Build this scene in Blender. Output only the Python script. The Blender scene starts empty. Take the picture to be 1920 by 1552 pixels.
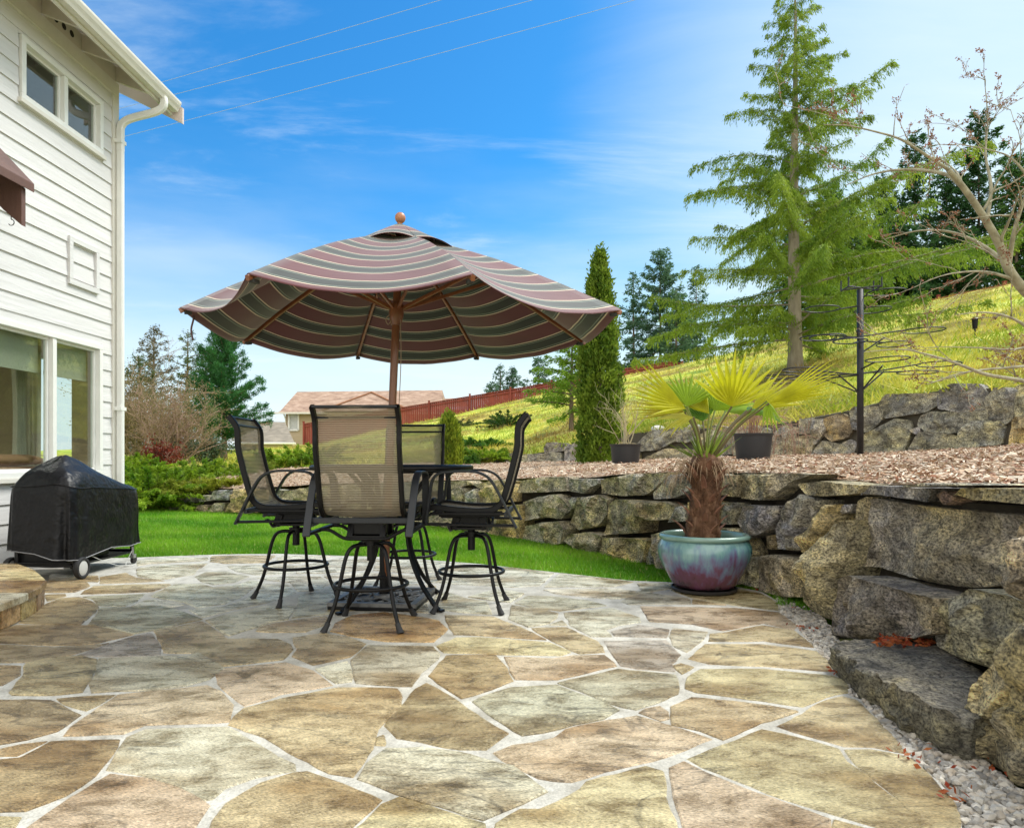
import bpy, bmesh, math, random
import numpy as np
from mathutils import Vector, Matrix, noise
from mathutils.geometry import delaunay_2d_cdt

S = bpy.context.scene
COL = S.collection
R = math.radians

# ------------------------------------------------------------------ camera, sky, sun, exposure
CX, FP, HY, EYE = 960.0, 1280.0, 862.0, 1.03      # photo geometry: centre column, focal length, horizon row, eye height
cam_d = bpy.data.cameras.new("camera")
cam = bpy.data.objects.new("camera", cam_d)
COL.objects.link(cam)
cam.location = (0, 0, EYE)
cam.rotation_euler = (R(90), 0, 0)
cam_d.sensor_width = 36
cam_d.lens = 24
cam_d.shift_y = 0.0448
cam_d.clip_start = 0.05
cam_d.clip_end = 4000
S.camera = cam

SUN_AZ, SUN_EL = 60.0, 56.0                        # degrees to the right of straight ahead, and up
SKY_STR, SUN_STR, EXPO = 0.12, 2.0, 1.10

world = bpy.data.worlds.new("World")
S.world = world
world.use_nodes = True
wt = world.node_tree
wt.nodes.clear()


def wn(t, **kw):
    n = wt.nodes.new(t)
    for k, v in kw.items():
        setattr(n, k, v)
    return n


def wmath(op, a, b=None):
    n = wn('ShaderNodeMath', operation=op)
    for i, v in enumerate((a, b)):
        if v is None:
            continue
        if isinstance(v, (int, float)):
            n.inputs[i].default_value = v
        else:
            wt.links.new(v, n.inputs[i])
    return n.outputs[0]


def wmix(fac, a, b):
    n = wn('ShaderNodeMix', data_type='RGBA')
    for s, v in ((n.inputs[0], fac), (n.inputs[6], a), (n.inputs[7], b)):
        if isinstance(v, (int, float)):
            s.default_value = v
        elif isinstance(v, tuple):
            s.default_value = v
        else:
            wt.links.new(v, s)
    return n.outputs[2]


def wrange(v, a, b, c=0.0, d=1.0):
    n = wn('ShaderNodeMapRange')
    n.interpolation_type = 'SMOOTHSTEP'
    wt.links.new(v, n.inputs[0])
    for i, x in enumerate((a, b, c, d)):
        n.inputs[i + 1].default_value = x
    return n.outputs[0]


sky = wn('ShaderNodeTexSky', sky_type='NISHITA', sun_disc=False, sun_elevation=R(SUN_EL), sun_rotation=R(SUN_AZ))
sky.air_density, sky.dust_density, sky.ozone_density = 1.0, 0.6, 2.5
hsv = wn('ShaderNodeHueSaturation')
hsv.inputs['Saturation'].default_value = 1.28
hsv.inputs['Value'].default_value = 1.0
wt.links.new(sky.outputs[0], hsv.inputs['Color'])
tc = wn('ShaderNodeTexCoord')
sep = wn('ShaderNodeSeparateXYZ')
wt.links.new(tc.outputs['Generated'], sep.inputs[0])
zc = wmath('MAXIMUM', sep.outputs[2], 0.02)
# thin high cloud: the direction projected on a flat layer overhead, stretched along one axis
px_ = wmath('DIVIDE', sep.outputs[0], wmath('ADD', zc, 0.12))
py_ = wmath('DIVIDE', sep.outputs[1], wmath('ADD', zc, 0.12))
cmb = wn('ShaderNodeCombineXYZ')
wt.links.new(px_, cmb.inputs[0])
wt.links.new(py_, cmb.inputs[1])
mp = wn('ShaderNodeMapping')
mp.inputs['Rotation'].default_value = (0, 0, R(28))
mp.inputs['Scale'].default_value = (0.75, 2.1, 1)
mp.inputs['Location'].default_value = (3.1, 0.4, 0)
wt.links.new(cmb.outputs[0], mp.inputs[0])
nz = wn('ShaderNodeTexNoise')
nz.inputs['Scale'].default_value = 1.25
nz.inputs['Detail'].default_value = 9
nz.inputs['Roughness'].default_value = 0.62
nz.inputs['Distortion'].default_value = 0.5
wt.links.new(mp.outputs[0], nz.inputs['Vector'])
wisp = wrange(nz.outputs[0], 0.50, 0.80, 0.0, 0.50)
# bank of pale cloud low over the horizon
nz2 = wn('ShaderNodeTexNoise')
nz2.inputs['Scale'].default_value = 3.2
nz2.inputs['Detail'].default_value = 7
mp2 = wn('ShaderNodeMapping')
mp2.inputs['Scale'].default_value = (1, 1, 4.5)
wt.links.new(tc.outputs['Generated'], mp2.inputs[0])
wt.links.new(mp2.outputs[0], nz2.inputs['Vector'])
lowz = wmath('ADD', sep.outputs[2], wmath('MULTIPLY', wmath('SUBTRACT', nz2.outputs[0], 0.5), -0.20))
bank = wrange(lowz, 0.42, 0.02, 0.0, 0.95)
# veil of bright thin cloud around the sun's side of the sky
gd = Vector((math.sin(R(38)) * math.cos(R(24)), math.cos(R(38)) * math.cos(R(24)), math.sin(R(24))))
vd = wn('ShaderNodeVectorMath', operation='DOT_PRODUCT')
wt.links.new(tc.outputs['Generated'], vd.inputs[0])
vd.inputs[1].default_value = gd
veil = wrange(wmath('ADD', vd.outputs['Value'], wmath('MULTIPLY', wmath('SUBTRACT', nz.outputs[0], 0.5), 0.10)), 0.84, 1.03, 0.0, 0.78)
SKYW = (3.75, 4.25, 4.45, 1)
tint = wn('ShaderNodeMix', data_type='RGBA', blend_type='MULTIPLY')
tint.inputs[0].default_value = 1.0
wt.links.new(hsv.outputs[0], tint.inputs[6])
tint.inputs[7].default_value = (0.29, 0.70, 0.79, 1)
# soften the very bright band of clear sky near the sun and the horizon
lim = wn('ShaderNodeMix', data_type='RGBA', blend_type='DARKEN')
lim.inputs[0].default_value = 1.0
wt.links.new(tint.outputs[2], lim.inputs[6])
lim.inputs[7].default_value = (2.2, 3.75, 4.2, 1)
c1 = wmix(wisp, lim.outputs[2], SKYW)
c2 = wmix(bank, c1, (3.7, 4.15, 4.4, 1))
c3 = wmix(veil, c2, SKYW)
# white cloud added as neutral fill light over the unseen sky behind the viewer
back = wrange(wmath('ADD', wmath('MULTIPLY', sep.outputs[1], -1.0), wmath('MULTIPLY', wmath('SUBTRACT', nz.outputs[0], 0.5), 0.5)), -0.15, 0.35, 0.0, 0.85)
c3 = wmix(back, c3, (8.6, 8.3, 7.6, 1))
bg = wn('ShaderNodeBackground')
bg.inputs[1].default_value = SKY_STR
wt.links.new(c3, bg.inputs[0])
wo = wn('ShaderNodeOutputWorld')
wt.links.new(bg.outputs[0], wo.inputs[0])

sun_d = bpy.data.lights.new("sun", 'SUN')
sun_d.energy = SUN_STR
sun_d.angle = R(22)
sun_d.color = (1.0, 0.965, 0.90)
sun = bpy.data.objects.new("sun", sun_d)
COL.objects.link(sun)
sdir = Vector((math.sin(R(SUN_AZ)) * math.cos(R(SUN_EL)), math.cos(R(SUN_AZ)) * math.cos(R(SUN_EL)), math.sin(R(SUN_EL))))
sun.rotation_euler = sdir.to_track_quat('Z', 'Y').to_euler()
sun.location = sdir * 60

S.view_settings.view_transform = 'Standard'
S.view_settings.look = 'None'
S.view_settings.gamma = 1
S.view_settings.exposure = EXPO
S.render.engine = 'CYCLES'
S.cycles.max_bounces = 8
S.cycles.transparent_max_bounces = 24
S.cycles.use_denoising = True

# ------------------------------------------------------------------ coordinates


def G(px, py, z=0.0):
    """where the ray of a photo pixel meets the level z"""
    y = FP * (EYE - z) / (py - HY)
    return ((px - CX) / FP * y, y)


def D(px, py, y):
    """the point of a photo pixel at distance y"""
    return Vector(((px - CX) / FP * y, y, EYE - (py - HY) * y / FP))


def lerp(a, b, t):
    return a + (b - a) * t


def interp(x, pts):
    if x <= pts[0][0]:
        return pts[0][1]
    for (a, b), (c, d) in zip(pts, pts[1:]):
        if x <= c:
            return b + (d - b) * (x - a) / (c - a)
    return pts[-1][1]


# ------------------------------------------------------------------ naming and linking
def tag(o, label=None, cat=None, group=None, kind=None):
    if label:
        o['label'] = label
    if cat:
        o['category'] = cat
    if group:
        o['group'] = group
    if kind:
        o['kind'] = kind
    return o


def empty(name, loc=(0, 0, 0), rz=0.0):
    o = bpy.data.objects.new(name, None)
    o.empty_display_size = 0.1
    o.location = loc
    o.rotation_euler = (0, 0, rz)
    COL.objects.link(o)
    return o


def link(name, me, mat=None, parent=None):
    o = bpy.data.objects.new(name, me)
    COL.objects.link(o)
    if mat:
        if isinstance(mat, (list, tuple)):
            for m_ in mat:
                me.materials.append(m_)
        elif len(me.materials) == 0:
            me.materials.append(mat)
    if parent is not None:
        o.parent = parent
    return o


def copy_tree(o, parent=None):
    c = o.copy()
    COL.objects.link(c)
    if parent is not None:
        c.parent = parent
    for ch in [x for x in KIDS.get(o.name, [])]:
        copy_tree(ch, c)
    return c


KIDS = {}


def note_kids():
    KIDS.clear()
    for o in COL.objects:
        if o.parent:
            KIDS.setdefault(o.parent.name, []).append(o)


# ------------------------------------------------------------------ mesh building
class MB:
    def __init__(self):
        self.v, self.f, self.c = [], [], []
        self.col = None

    def add(self, vs, fs, col=None):
        n = len(self.v)
        self.v += [tuple(p) for p in vs]
        self.f += [[i + n for i in f] for f in fs]
        self.c += [col or (1, 1, 1)] * len(vs)
        return self

    def box(self, c, s, rz=0.0, rot=None, col=None):
        M_ = rot or Matrix.Rotation(rz, 3, 'Z')
        c = Vector(c)
        vs = [c + M_ @ Vector((x * s[0] / 2, y * s[1] / 2, z * s[2] / 2)) for x in (-1, 1) for y in (-1, 1) for z in (-1, 1)]
        fs = [(0, 1, 3, 2), (4, 6, 7, 5), (0, 4, 5, 1), (2, 3, 7, 6), (0, 2, 6, 4), (1, 5, 7, 3)]
        return self.add(vs, fs, col)

    def quad(self, a, b, c, d, col=None):
        return self.add([a, b, c, d], [(0, 1, 2, 3)], col)

    def sweep(self, pts, prof, closed=False, up=None, scale=None, caps=True, col=None):
        """profile (list of 2D points) swept along pts with little twist"""
        pts = [Vector(p) for p in pts]
        n, k = len(pts), len(prof)
        vs, fs = [], []
        prev = None
        for i, p in enumerate(pts):
            if closed:
                t = pts[(i + 1) % n] - pts[i - 1]
            else:
                t = pts[min(i + 1, n - 1)] - pts[max(i - 1, 0)]
            if t.length < 1e-9:
                t = Vector((0, 0, 1))
            t.normalize()
            if up is not None:
                u = Vector(up) - t * t.dot(Vector(up))
                if u.length < 1e-4:
                    u = prev or t.orthogonal()
            elif prev is None:
                u = t.orthogonal()
                if abs(t.z) < 0.9:
                    u = Vector((0, 0, 1)) - t * t.z
            else:
                u = prev - t * t.dot(prev)
            u.normalize()
            prev = u
            w = t.cross(u)
            s = 1.0 if scale is None else scale[i]
            for a, b in prof:
                vs.append(p + w * a * s + u * b * s)
        m = n if closed else n - 1
        for i in range(m):
            for j in range(k):
                a, b = i * k + j, i * k + (j + 1) % k
                c, d = ((i + 1) % n) * k + (j + 1) % k, ((i + 1) % n) * k + j
                fs.append((a, b, c, d))
        if caps and not closed:
            fs.append(tuple(range(k - 1, -1, -1)))
            fs.append(tuple((n - 1) * k + j for j in range(k)))
        return self.add(vs, fs, col)

    def tube(self, pts, r, n=8, closed=False, col=None):
        prof = [(math.cos(2 * math.pi * j / n), math.sin(2 * math.pi * j / n)) for j in range(n)]
        if isinstance(r, (int, float)):
            sc = [r] * len(pts)
        else:
            sc = list(r)
        return self.sweep(pts, prof, closed, None, sc, True, col)

    def bar(self, pts, w, h, closed=False, up=None, col=None):
        c = min(w, h) * 0.18
        a, b = w / 2, h / 2
        prof = [(-a, -b + c), (-a + c, -b), (a - c, -b), (a, -b + c), (a, b - c), (a - c, b), (-a + c, b), (-a, b - c)]
        return self.sweep(pts, prof, closed, up, None, True, col)

    def lathe(self, prof, c=(0, 0, 0), n=32, cap=False, col=None):
        vs, fs = [], []
        k = len(prof)
        for j in range(n):
            a = 2 * math.pi * j / n
            for r, z in prof:
                vs.append((c[0] + r * math.cos(a), c[1] + r * math.sin(a), c[2] + z))
        for j in range(n):
            for i in range(k - 1):
                a, b = j * k + i, ((j + 1) % n) * k + i
                fs.append((a, b, b + 1, a + 1))
        if cap:
            fs.append(tuple(j * k for j in range(n - 1, -1, -1)))
            fs.append(tuple(j * k + k - 1 for j in range(n)))
        return self.add(vs, fs, col)

    def sphere(self, c, r, n=12, m=8, sc=(1, 1, 1), col=None):
        prof = [(math.sin(math.pi * i / m), -math.cos(math.pi * i / m)) for i in range(m + 1)]
        vs, fs = [], []
        for j in range(n):
            a = 2 * math.pi * j / n
            for x, z in prof:
                vs.append((c[0] + r * sc[0] * x * math.cos(a), c[1] + r * sc[1] * x * math.sin(a), c[2] + r * sc[2] * z))
        k = m + 1
        for j in range(n):
            for i in range(m):
                a, b = j * k + i, ((j + 1) % n) * k + i
                if i == 0:
                    fs.append((a, b + 1, a + 1))
                elif i == m - 1:
                    fs.append((a, b, a + 1))
                else:
                    fs.append((a, b, b + 1, a + 1))
        return self.add(vs, fs, col)

    def build(self, name, mat=None, parent=None, smooth=False, bevel=0.0, colors=False, angle=None):
        me = bpy.data.meshes.new(name)
        me.from_pydata(self.v, [], self.f)
        if colors:
            at = me.color_attributes.new('Col', 'FLOAT_COLOR', 'POINT')
            at.data.foreach_set('color', np.array([(c[0], c[1], c[2], 1) for c in self.c], 'f').ravel())
        me.validate()
        me.update()
        if smooth:
            me.polygons.foreach_set('use_smooth', [True] * len(me.polygons))
        if angle is not None:
            me.polygons.foreach_set('use_smooth', [True] * len(me.polygons))
            me.set_sharp_from_angle(angle=R(angle))
        o = link(name, me, mat, parent)
        if bevel:
            md = o.modifiers.new('bevel', 'BEVEL')
            md.width = bevel
            md.segments = 2
            md.limit_method = 'ANGLE'
        return o


def np_mesh(name, V, col, mat, parent=None, k=4, smooth=False):
    """V: (n,k,3) separate polygons, col: (n,3)"""
    V = np.asarray(V, 'f')
    n = len(V)
    me = bpy.data.meshes.new(name)
    me.vertices.add(n * k)
    me.vertices.foreach_set('co', V.reshape(-1))
    me.loops.add(n * k)
    me.loops.foreach_set('vertex_index', np.arange(n * k, dtype='i'))
    me.polygons.add(n)
    me.polygons.foreach_set('loop_start', np.arange(0, n * k, k, dtype='i'))
    at = me.color_attributes.new('Col', 'FLOAT_COLOR', 'POINT')
    c = np.ones((n, k, 4), 'f')
    c[:, :, :3] = np.asarray(col, 'f')[:, None, :]
    at.data.foreach_set('color', c.reshape(-1))
    me.update(calc_edges=True)
    return link(name, me, mat, parent)


def leaves(C, A, L, W, rng, wide=None):
    """diamond leaves: centres C, axes A, lengths L, widths W -> (n,4,3)"""
    n = len(C)
    A = A / np.maximum(np.linalg.norm(A, axis=1, keepdims=True), 1e-9)
    Q = rng.normal(size=(n, 3))
    B = np.cross(A, Q)
    B /= np.maximum(np.linalg.norm(B, axis=1, keepdims=True), 1e-9)
    L = np.broadcast_to(L, (n,))[:, None]
    W = np.broadcast_to(W, (n,))[:, None]
    return np.stack([C - A * L / 2, C + B * W / 2 - A * L * 0.05, C + A * L / 2, C - B * W / 2 - A * L * 0.05], 1)


def smooth_path(pts, n=8, closed=False):
    pts = [Vector(p) for p in pts]
    out = []
    m = len(pts)
    rng_ = range(m if closed else m - 1)
    for i in rng_:
        p1, p2 = pts[i], pts[(i + 1) % m]
        p0 = pts[i - 1] if (i > 0 or closed) else p1 * 2 - p2
        p3 = pts[(i + 2) % m] if (i + 2 < m or closed) else p2 * 2 - p1
        for j in range(n):
            t = j / n
            out.append(0.5 * ((2 * p1) + (p2 - p0) * t + (2 * p0 - 5 * p1 + 4 * p2 - p3) * t * t + (3 * p1 - p0 - 3 * p2 + p3) * t ** 3))
    if not closed:
        out.append(pts[-1])
    return out


# ------------------------------------------------------------------ materials
def MAT(name, ramp, scale=4.0, detail=6.0, rough=0.6, metal=0.0, bump=0.0, bscale=None, bdist=0.02, stretch=(1, 1, 1), attr=False,
        spec=0.5, dist=0.0, rvar=0.0, sheen=0.0, coat=0.0, trans=0.0, objrand=0.0, rot=(0, 0, 0), bdetail=8.0, ramp2=None, scale2=1.0, grain=0.0, gscale=80.0, gstretch=(1, 1, 1), veins=0.0, vscale=2.0, nrough=0.6):
    m = bpy.data.materials.new(name)
    m.use_nodes = True
    t = m.node_tree
    b = t.nodes['Principled BSDF']
    b.inputs['Roughness'].default_value = rough
    b.inputs['Metallic'].default_value = metal
    b.inputs['Specular IOR Level'].default_value = spec
    if sheen:
        b.inputs['Sheen Weight'].default_value = sheen
        b.inputs['Sheen Roughness'].default_value = 0.4
    if coat:
        b.inputs['Coat Weight'].default_value = coat
        b.inputs['Coat Roughness'].default_value = 0.08
    tcn = t.nodes.new('ShaderNodeTexCoord')
    mpn = t.nodes.new('ShaderNodeMapping')
    mpn.inputs['Scale'].default_value = stretch
    mpn.inputs['Rotation'].default_value = rot
    t.links.new(tcn.outputs['Object'], mpn.inputs[0])
    if objrand:
        oi = t.nodes.new('ShaderNodeObjectInfo')
        ml = t.nodes.new('ShaderNodeMath')
        ml.operation = 'MULTIPLY'
        ml.inputs[1].default_value = 37.0
        t.links.new(oi.outputs['Random'], ml.inputs[0])
        va = t.nodes.new('ShaderNodeVectorMath')
        va.operation = 'ADD'
        t.links.new(mpn.outputs[0], va.inputs[0])
        t.links.new(ml.outputs[0], va.inputs[1])
        vec = va.outputs[0]
    else:
        vec = mpn.outputs[0]
    nzn = t.nodes.new('ShaderNodeTexNoise')
    nzn.inputs['Scale'].default_value = scale
    nzn.inputs['Detail'].default_value = detail
    nzn.inputs['Roughness'].default_value = nrough
    nzn.inputs['Distortion'].default_value = dist
    t.links.new(vec, nzn.inputs['Vector'])
    cr = t.nodes.new('ShaderNodeValToRGB')
    els = cr.color_ramp.elements
    while len(els) > 1:
        els.remove(els[-1])
    for i, (p, c) in enumerate(ramp):
        e = els[0] if i == 0 else els.new(p)
        e.position = p
        e.color = (c[0], c[1], c[2], 1)
    t.links.new(nzn.outputs[0], cr.inputs[0])
    out = cr.outputs[0]
    if ramp2:
        n2 = t.nodes.new('ShaderNodeTexNoise')
        n2.inputs['Scale'].default_value = scale2
        n2.inputs['Detail'].default_value = 5
        t.links.new(vec, n2.inputs['Vector'])
        c2_ = t.nodes.new('ShaderNodeValToRGB')
        e2 = c2_.color_ramp.elements
        while len(e2) > 1:
            e2.remove(e2[-1])
        for i, (p, c) in enumerate(ramp2):
            e = e2[0] if i == 0 else e2.new(p)
            e.position = p
            e.color = (c[0], c[1], c[2], 1)
        t.links.new(n2.outputs[0], c2_.inputs[0])
        mm = t.nodes.new('ShaderNodeMix')
        mm.data_type = 'RGBA'
        mm.blend_type = 'MULTIPLY'
        mm.inputs[0].default_value = 1
        t.links.new(out, mm.inputs[6])
        t.links.new(c2_.outputs[0], mm.inputs[7])
        out = mm.outputs[2]
    def times(a, sock, fac=1.0):
        mm_ = t.nodes.new('ShaderNodeMix')
        mm_.data_type = 'RGBA'
        mm_.blend_type = 'MULTIPLY'
        mm_.inputs[0].default_value = fac
        t.links.new(a, mm_.inputs[6])
        t.links.new(sock, mm_.inputs[7])
        return mm_.outputs[2]
    if grain:
        gm_ = t.nodes.new('ShaderNodeMapping')
        gm_.inputs['Scale'].default_value = gstretch
        t.links.new(vec, gm_.inputs[0])
        gn_ = t.nodes.new('ShaderNodeTexNoise')
        gn_.inputs['Scale'].default_value = gscale
        gn_.inputs['Detail'].default_value = 4
        gn_.inputs['Roughness'].default_value = .7
        t.links.new(gm_.outputs[0], gn_.inputs['Vector'])
        gr_ = t.nodes.new('ShaderNodeMapRange')
        gr_.inputs[1].default_value = .36
        gr_.inputs[2].default_value = .62
        gr_.inputs[3].default_value = 1 - grain
        gr_.inputs[4].default_value = 1 + grain * .8
        t.links.new(gn_.outputs[0], gr_.inputs[0])
        out = times(out, gr_.outputs[0])
    if veins:
        vn_ = t.nodes.new('ShaderNodeTexNoise')
        vn_.inputs['Scale'].default_value = vscale
        vn_.inputs['Detail'].default_value = 5
        vn_.inputs['Distortion'].default_value = .8
        t.links.new(vec, vn_.inputs['Vector'])
        vs_ = t.nodes.new('ShaderNodeMath')
        vs_.operation = 'SUBTRACT'
        vs_.inputs[1].default_value = .5
        t.links.new(vn_.outputs[0], vs_.inputs[0])
        va_ = t.nodes.new('ShaderNodeMath')
        va_.operation = 'ABSOLUTE'
        t.links.new(vs_.outputs[0], va_.inputs[0])
        vr_ = t.nodes.new('ShaderNodeMapRange')
        vr_.inputs[1].default_value = .0
        vr_.inputs[2].default_value = .012
        vr_.inputs[3].default_value = 1 - veins
        vr_.inputs[4].default_value = 1
        t.links.new(va_.outputs[0], vr_.inputs[0])
        vm_ = t.nodes.new('ShaderNodeTexNoise')
        vm_.inputs['Scale'].default_value = vscale * .9
        t.links.new(mpn.outputs[0], vm_.inputs['Vector'])
        vq_ = t.nodes.new('ShaderNodeMapRange')
        vq_.inputs[1].default_value = .44
        vq_.inputs[2].default_value = .54
        vq_.inputs[3].default_value = 1
        vq_.inputs[4].default_value = 0
        t.links.new(vm_.outputs[0], vq_.inputs[0])
        vx_ = t.nodes.new('ShaderNodeMath')
        vx_.operation = 'MAXIMUM'
        t.links.new(vr_.outputs[0], vx_.inputs[0])
        t.links.new(vq_.outputs[0], vx_.inputs[1])
        out = times(out, vx_.outputs[0])
    if attr:
        an = t.nodes.new('ShaderNodeAttribute')
        an.attribute_name = 'Col'
        mx = t.nodes.new('ShaderNodeMix')
        mx.data_type = 'RGBA'
        mx.blend_type = 'MULTIPLY'
        mx.inputs[0].default_value = 1
        t.links.new(out, mx.inputs[6])
        t.links.new(an.outputs['Color'], mx.inputs[7])
        out = mx.outputs[2]
    t.links.new(out, b.inputs['Base Color'])
    if rvar:
        mr = t.nodes.new('ShaderNodeMapRange')
        mr.inputs[1].default_value = 0.3
        mr.inputs[2].default_value = 0.7
        mr.inputs[3].default_value = max(0.03, rough - rvar)
        mr.inputs[4].default_value = min(1, rough + rvar)
        t.links.new(nzn.outputs[0], mr.inputs[0])
        t.links.new(mr.outputs[0], b.inputs['Roughness'])
    if bump:
        n2 = t.nodes.new('ShaderNodeTexNoise')
        n2.inputs['Scale'].default_value = bscale or scale * 3
        n2.inputs['Detail'].default_value = bdetail
        n2.inputs['Roughness'].default_value = 0.65
        t.links.new(vec, n2.inputs['Vector'])
        bp = t.nodes.new('ShaderNodeBump')
        bp.inputs['Strength'].default_value = bump
        bp.inputs['Distance'].default_value = bdist
        t.links.new(n2.outputs[0], bp.inputs['Height'])
        t.links.new(bp.outputs[0], b.inputs['Normal'])
    if trans:
        tr = t.nodes.new('ShaderNodeBsdfTranslucent')
        t.links.new(out, tr.inputs[0])
        mxs = t.nodes.new('ShaderNodeMixShader')
        mxs.inputs[0].default_value = trans
        o_ = t.nodes['Material Output']
        t.links.new(b.outputs[0], mxs.inputs[1])
        t.links.new(tr.outputs[0], mxs.inputs[2])
        t.links.new(mxs.outputs[0], o_.inputs[0])
    return m


def flat(name, c, rough=0.5, metal=0.0, var=0.12, scale=6, **kw):
    lo = tuple(x * (1 - var) for x in c)
    hi = tuple(min(1, x * (1 + var)) for x in c)
    return MAT(name, [(0.3, lo), (0.7, hi)], scale=scale, rough=rough, metal=metal, **kw)


def glass_mat(name, tint=(0.9, 0.95, 0.92), base=.06):
    m = bpy.data.materials.new(name)
    m.use_nodes = True
    t = m.node_tree
    t.nodes.clear()
    o_ = t.nodes.new('ShaderNodeOutputMaterial')
    tr = t.nodes.new('ShaderNodeBsdfTransparent')
    tr.inputs[0].default_value = (*tint, 1)
    gl = t.nodes.new('ShaderNodeBsdfGlossy')
    gl.inputs['Roughness'].default_value = 0.0
    nzn = t.nodes.new('ShaderNodeTexNoise')
    nzn.inputs['Scale'].default_value = 1.5
    bp = t.nodes.new('ShaderNodeBump')
    bp.inputs['Strength'].default_value = 0.012
    t.links.new(nzn.outputs[0], bp.inputs['Height'])
    t.links.new(bp.outputs[0], gl.inputs['Normal'])
    lw = t.nodes.new('ShaderNodeLayerWeight')
    lw.inputs[0].default_value = .5
    pw = t.nodes.new('ShaderNodeMath')
    pw.operation = 'POWER'
    pw.inputs[1].default_value = 3.0
    t.links.new(lw.outputs['Facing'], pw.inputs[0])
    fr = t.nodes.new('ShaderNodeMath')
    fr.operation = 'MULTIPLY_ADD'
    fr.inputs[1].default_value = .75
    fr.inputs[2].default_value = base
    t.links.new(pw.outputs[0], fr.inputs[0])
    mx = t.nodes.new('ShaderNodeMixShader')
    t.links.new(fr.outputs[0], mx.inputs[0])
    t.links.new(tr.outputs[0], mx.inputs[1])
    t.links.new(gl.outputs[0], mx.inputs[2])
    t.links.new(mx.outputs[0], o_.inputs[0])
    return m


W3 = (1, 1, 1)
m_leaf = MAT('foliage', [(0.2, (.75, .75, .75)), (0.8, (1.15, 1.15, 1.15))], scale=2.0, rough=0.6, attr=True, trans=0.45, spec=0.3)
m_blade = MAT('grass_blade', [(0.2, (.8, .8, .8)), (0.8, (1.1, 1.1, 1.1))], scale=1.0, rough=0.55, attr=True, trans=0.35, spec=0.3)
m_bark = MAT('bark', [(0.25, (.09, .065, .045)), (0.75, (.24, .18, .13))], scale=9, rough=0.9, bump=0.6, bscale=30, stretch=(1, 1, .25))
m_palebark = MAT('pale_bark', [(0.25, (.20, .16, .12)), (0.75, (.42, .36, .28))], scale=7, rough=0.85, bump=0.4, bscale=20, stretch=(1, 1, .3))
m_twig = flat('dry_twig', (.30, .23, .17), rough=.85)

# ------------------------------------------------------------------ ground, lawn, hillside
rs = random.Random(11)
m_ground = MAT('meadow', [(0.3, (.10, .13, .03)), (0.7, (.20, .22, .06))], scale=0.6, rough=0.95)
g_ = MB()
g_.quad((-1500, -600, -0.14), (1500, -600, -0.14), (1500, 2500, -0.14), (-1500, 2500, -0.14))
tag(g_.build('ground', m_ground), kind='structure')

# lower wall: foot line in plan, from the far left round to the near right
WALL = [(-8.6, 15.6), (-7.3, 14.2), (-4.8, 12.8), (-2.97, 11.9), (-1.34, 10.7), (.27, 8.6), (1.08, 7.28), (1.42, 6.28), (1.93, 5.36), (2.04, 4.6), (2.03, 4.2), (1.95, 3.4), (2.05, 2.7), (2.1, 1.2), (2.0, -0.6)]


def offset_line(line, d):
    """shift a plan line away from the patio (to its outer, uphill side)"""
    out = []
    for i, p in enumerate(line):
        a = Vector(line[max(i - 1, 0)])
        b = Vector(line[min(i + 1, len(line) - 1)])
        t = (b - a).normalized()
        nrm = Vector((-t.y, t.x))
        out.append((p[0] + nrm.x * d, p[1] + nrm.y * d))
    return out


def on_line(px, line):
    """plan point where the sight line of a photo column meets a plan line"""
    t = (px - CX) / FP
    best = None
    for (x0, y0), (x1, y1) in zip(line, line[1:]):
        d0, d1 = x0 - t * y0, x1 - t * y1
        if d0 * d1 <= 0 and abs(d0 - d1) > 1e-9:
            k = d0 / (d0 - d1)
            x, y = x0 + (x1 - x0) * k, y0 + (y1 - y0) * k
            if y > 0.3 and (best is None or y < best[1]):
                best = (x, y)
    if best is None:
        e = line[0] if px < CX else line[-1]
        y = max(e[1], 1.0)
        best = (t * y, y)
    return best


# patio outline
back_px = [(-60, 1046), (120, 1046), (255, 1044), (330, 1041), (420, 1038), (520, 1037), (620, 1040), (720, 1043), (800, 1048), (900, 1056), (1000, 1067), (1100, 1078), (1180, 1087), (1255, 1090),
           (1340, 1094), (1390, 1100), (1430, 1108), (1459, 1126), (1462, 1146), (1490, 1166), (1500, 1182), (1530, 1214), (1560, 1244), (1566, 1262), (1592, 1280), (1592, 1300), (1612, 1308), (1660, 1362), (1708, 1414), (1758, 1460), (1788, 1492), (1800, 1530), (1812, 1580)]
PATIO = [G(*p) for p in back_px] + [(1.18, 1.2), (1.0, 0.0), (0.8, -2.2), (-5.2, -2.2), (-5.2, 6.0)]
m_grout = MAT('grout', [(0.35, (.33, .31, .26)), (0.6, (.52, .50, .44))], scale=7, detail=10, rough=.85, bump=.6, bscale=70, bdist=.008, grain=.25, gscale=120)


def slab(name, poly, z0, z1, mat, parent=None, colors=None):
    b = MB()
    n = len(poly)
    b.add([(x, y, z1) for x, y in poly] + [(x, y, z0) for x, y in poly], [tuple(range(n))[::-1]] + [(i, (i + 1) % n, n + (i + 1) % n, n + i) for i in range(n)])
    return b.build(name, mat, parent)


patio = slab('patio', PATIO, -.14, -.0045, m_grout)
tag(patio, kind='structure')

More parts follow.
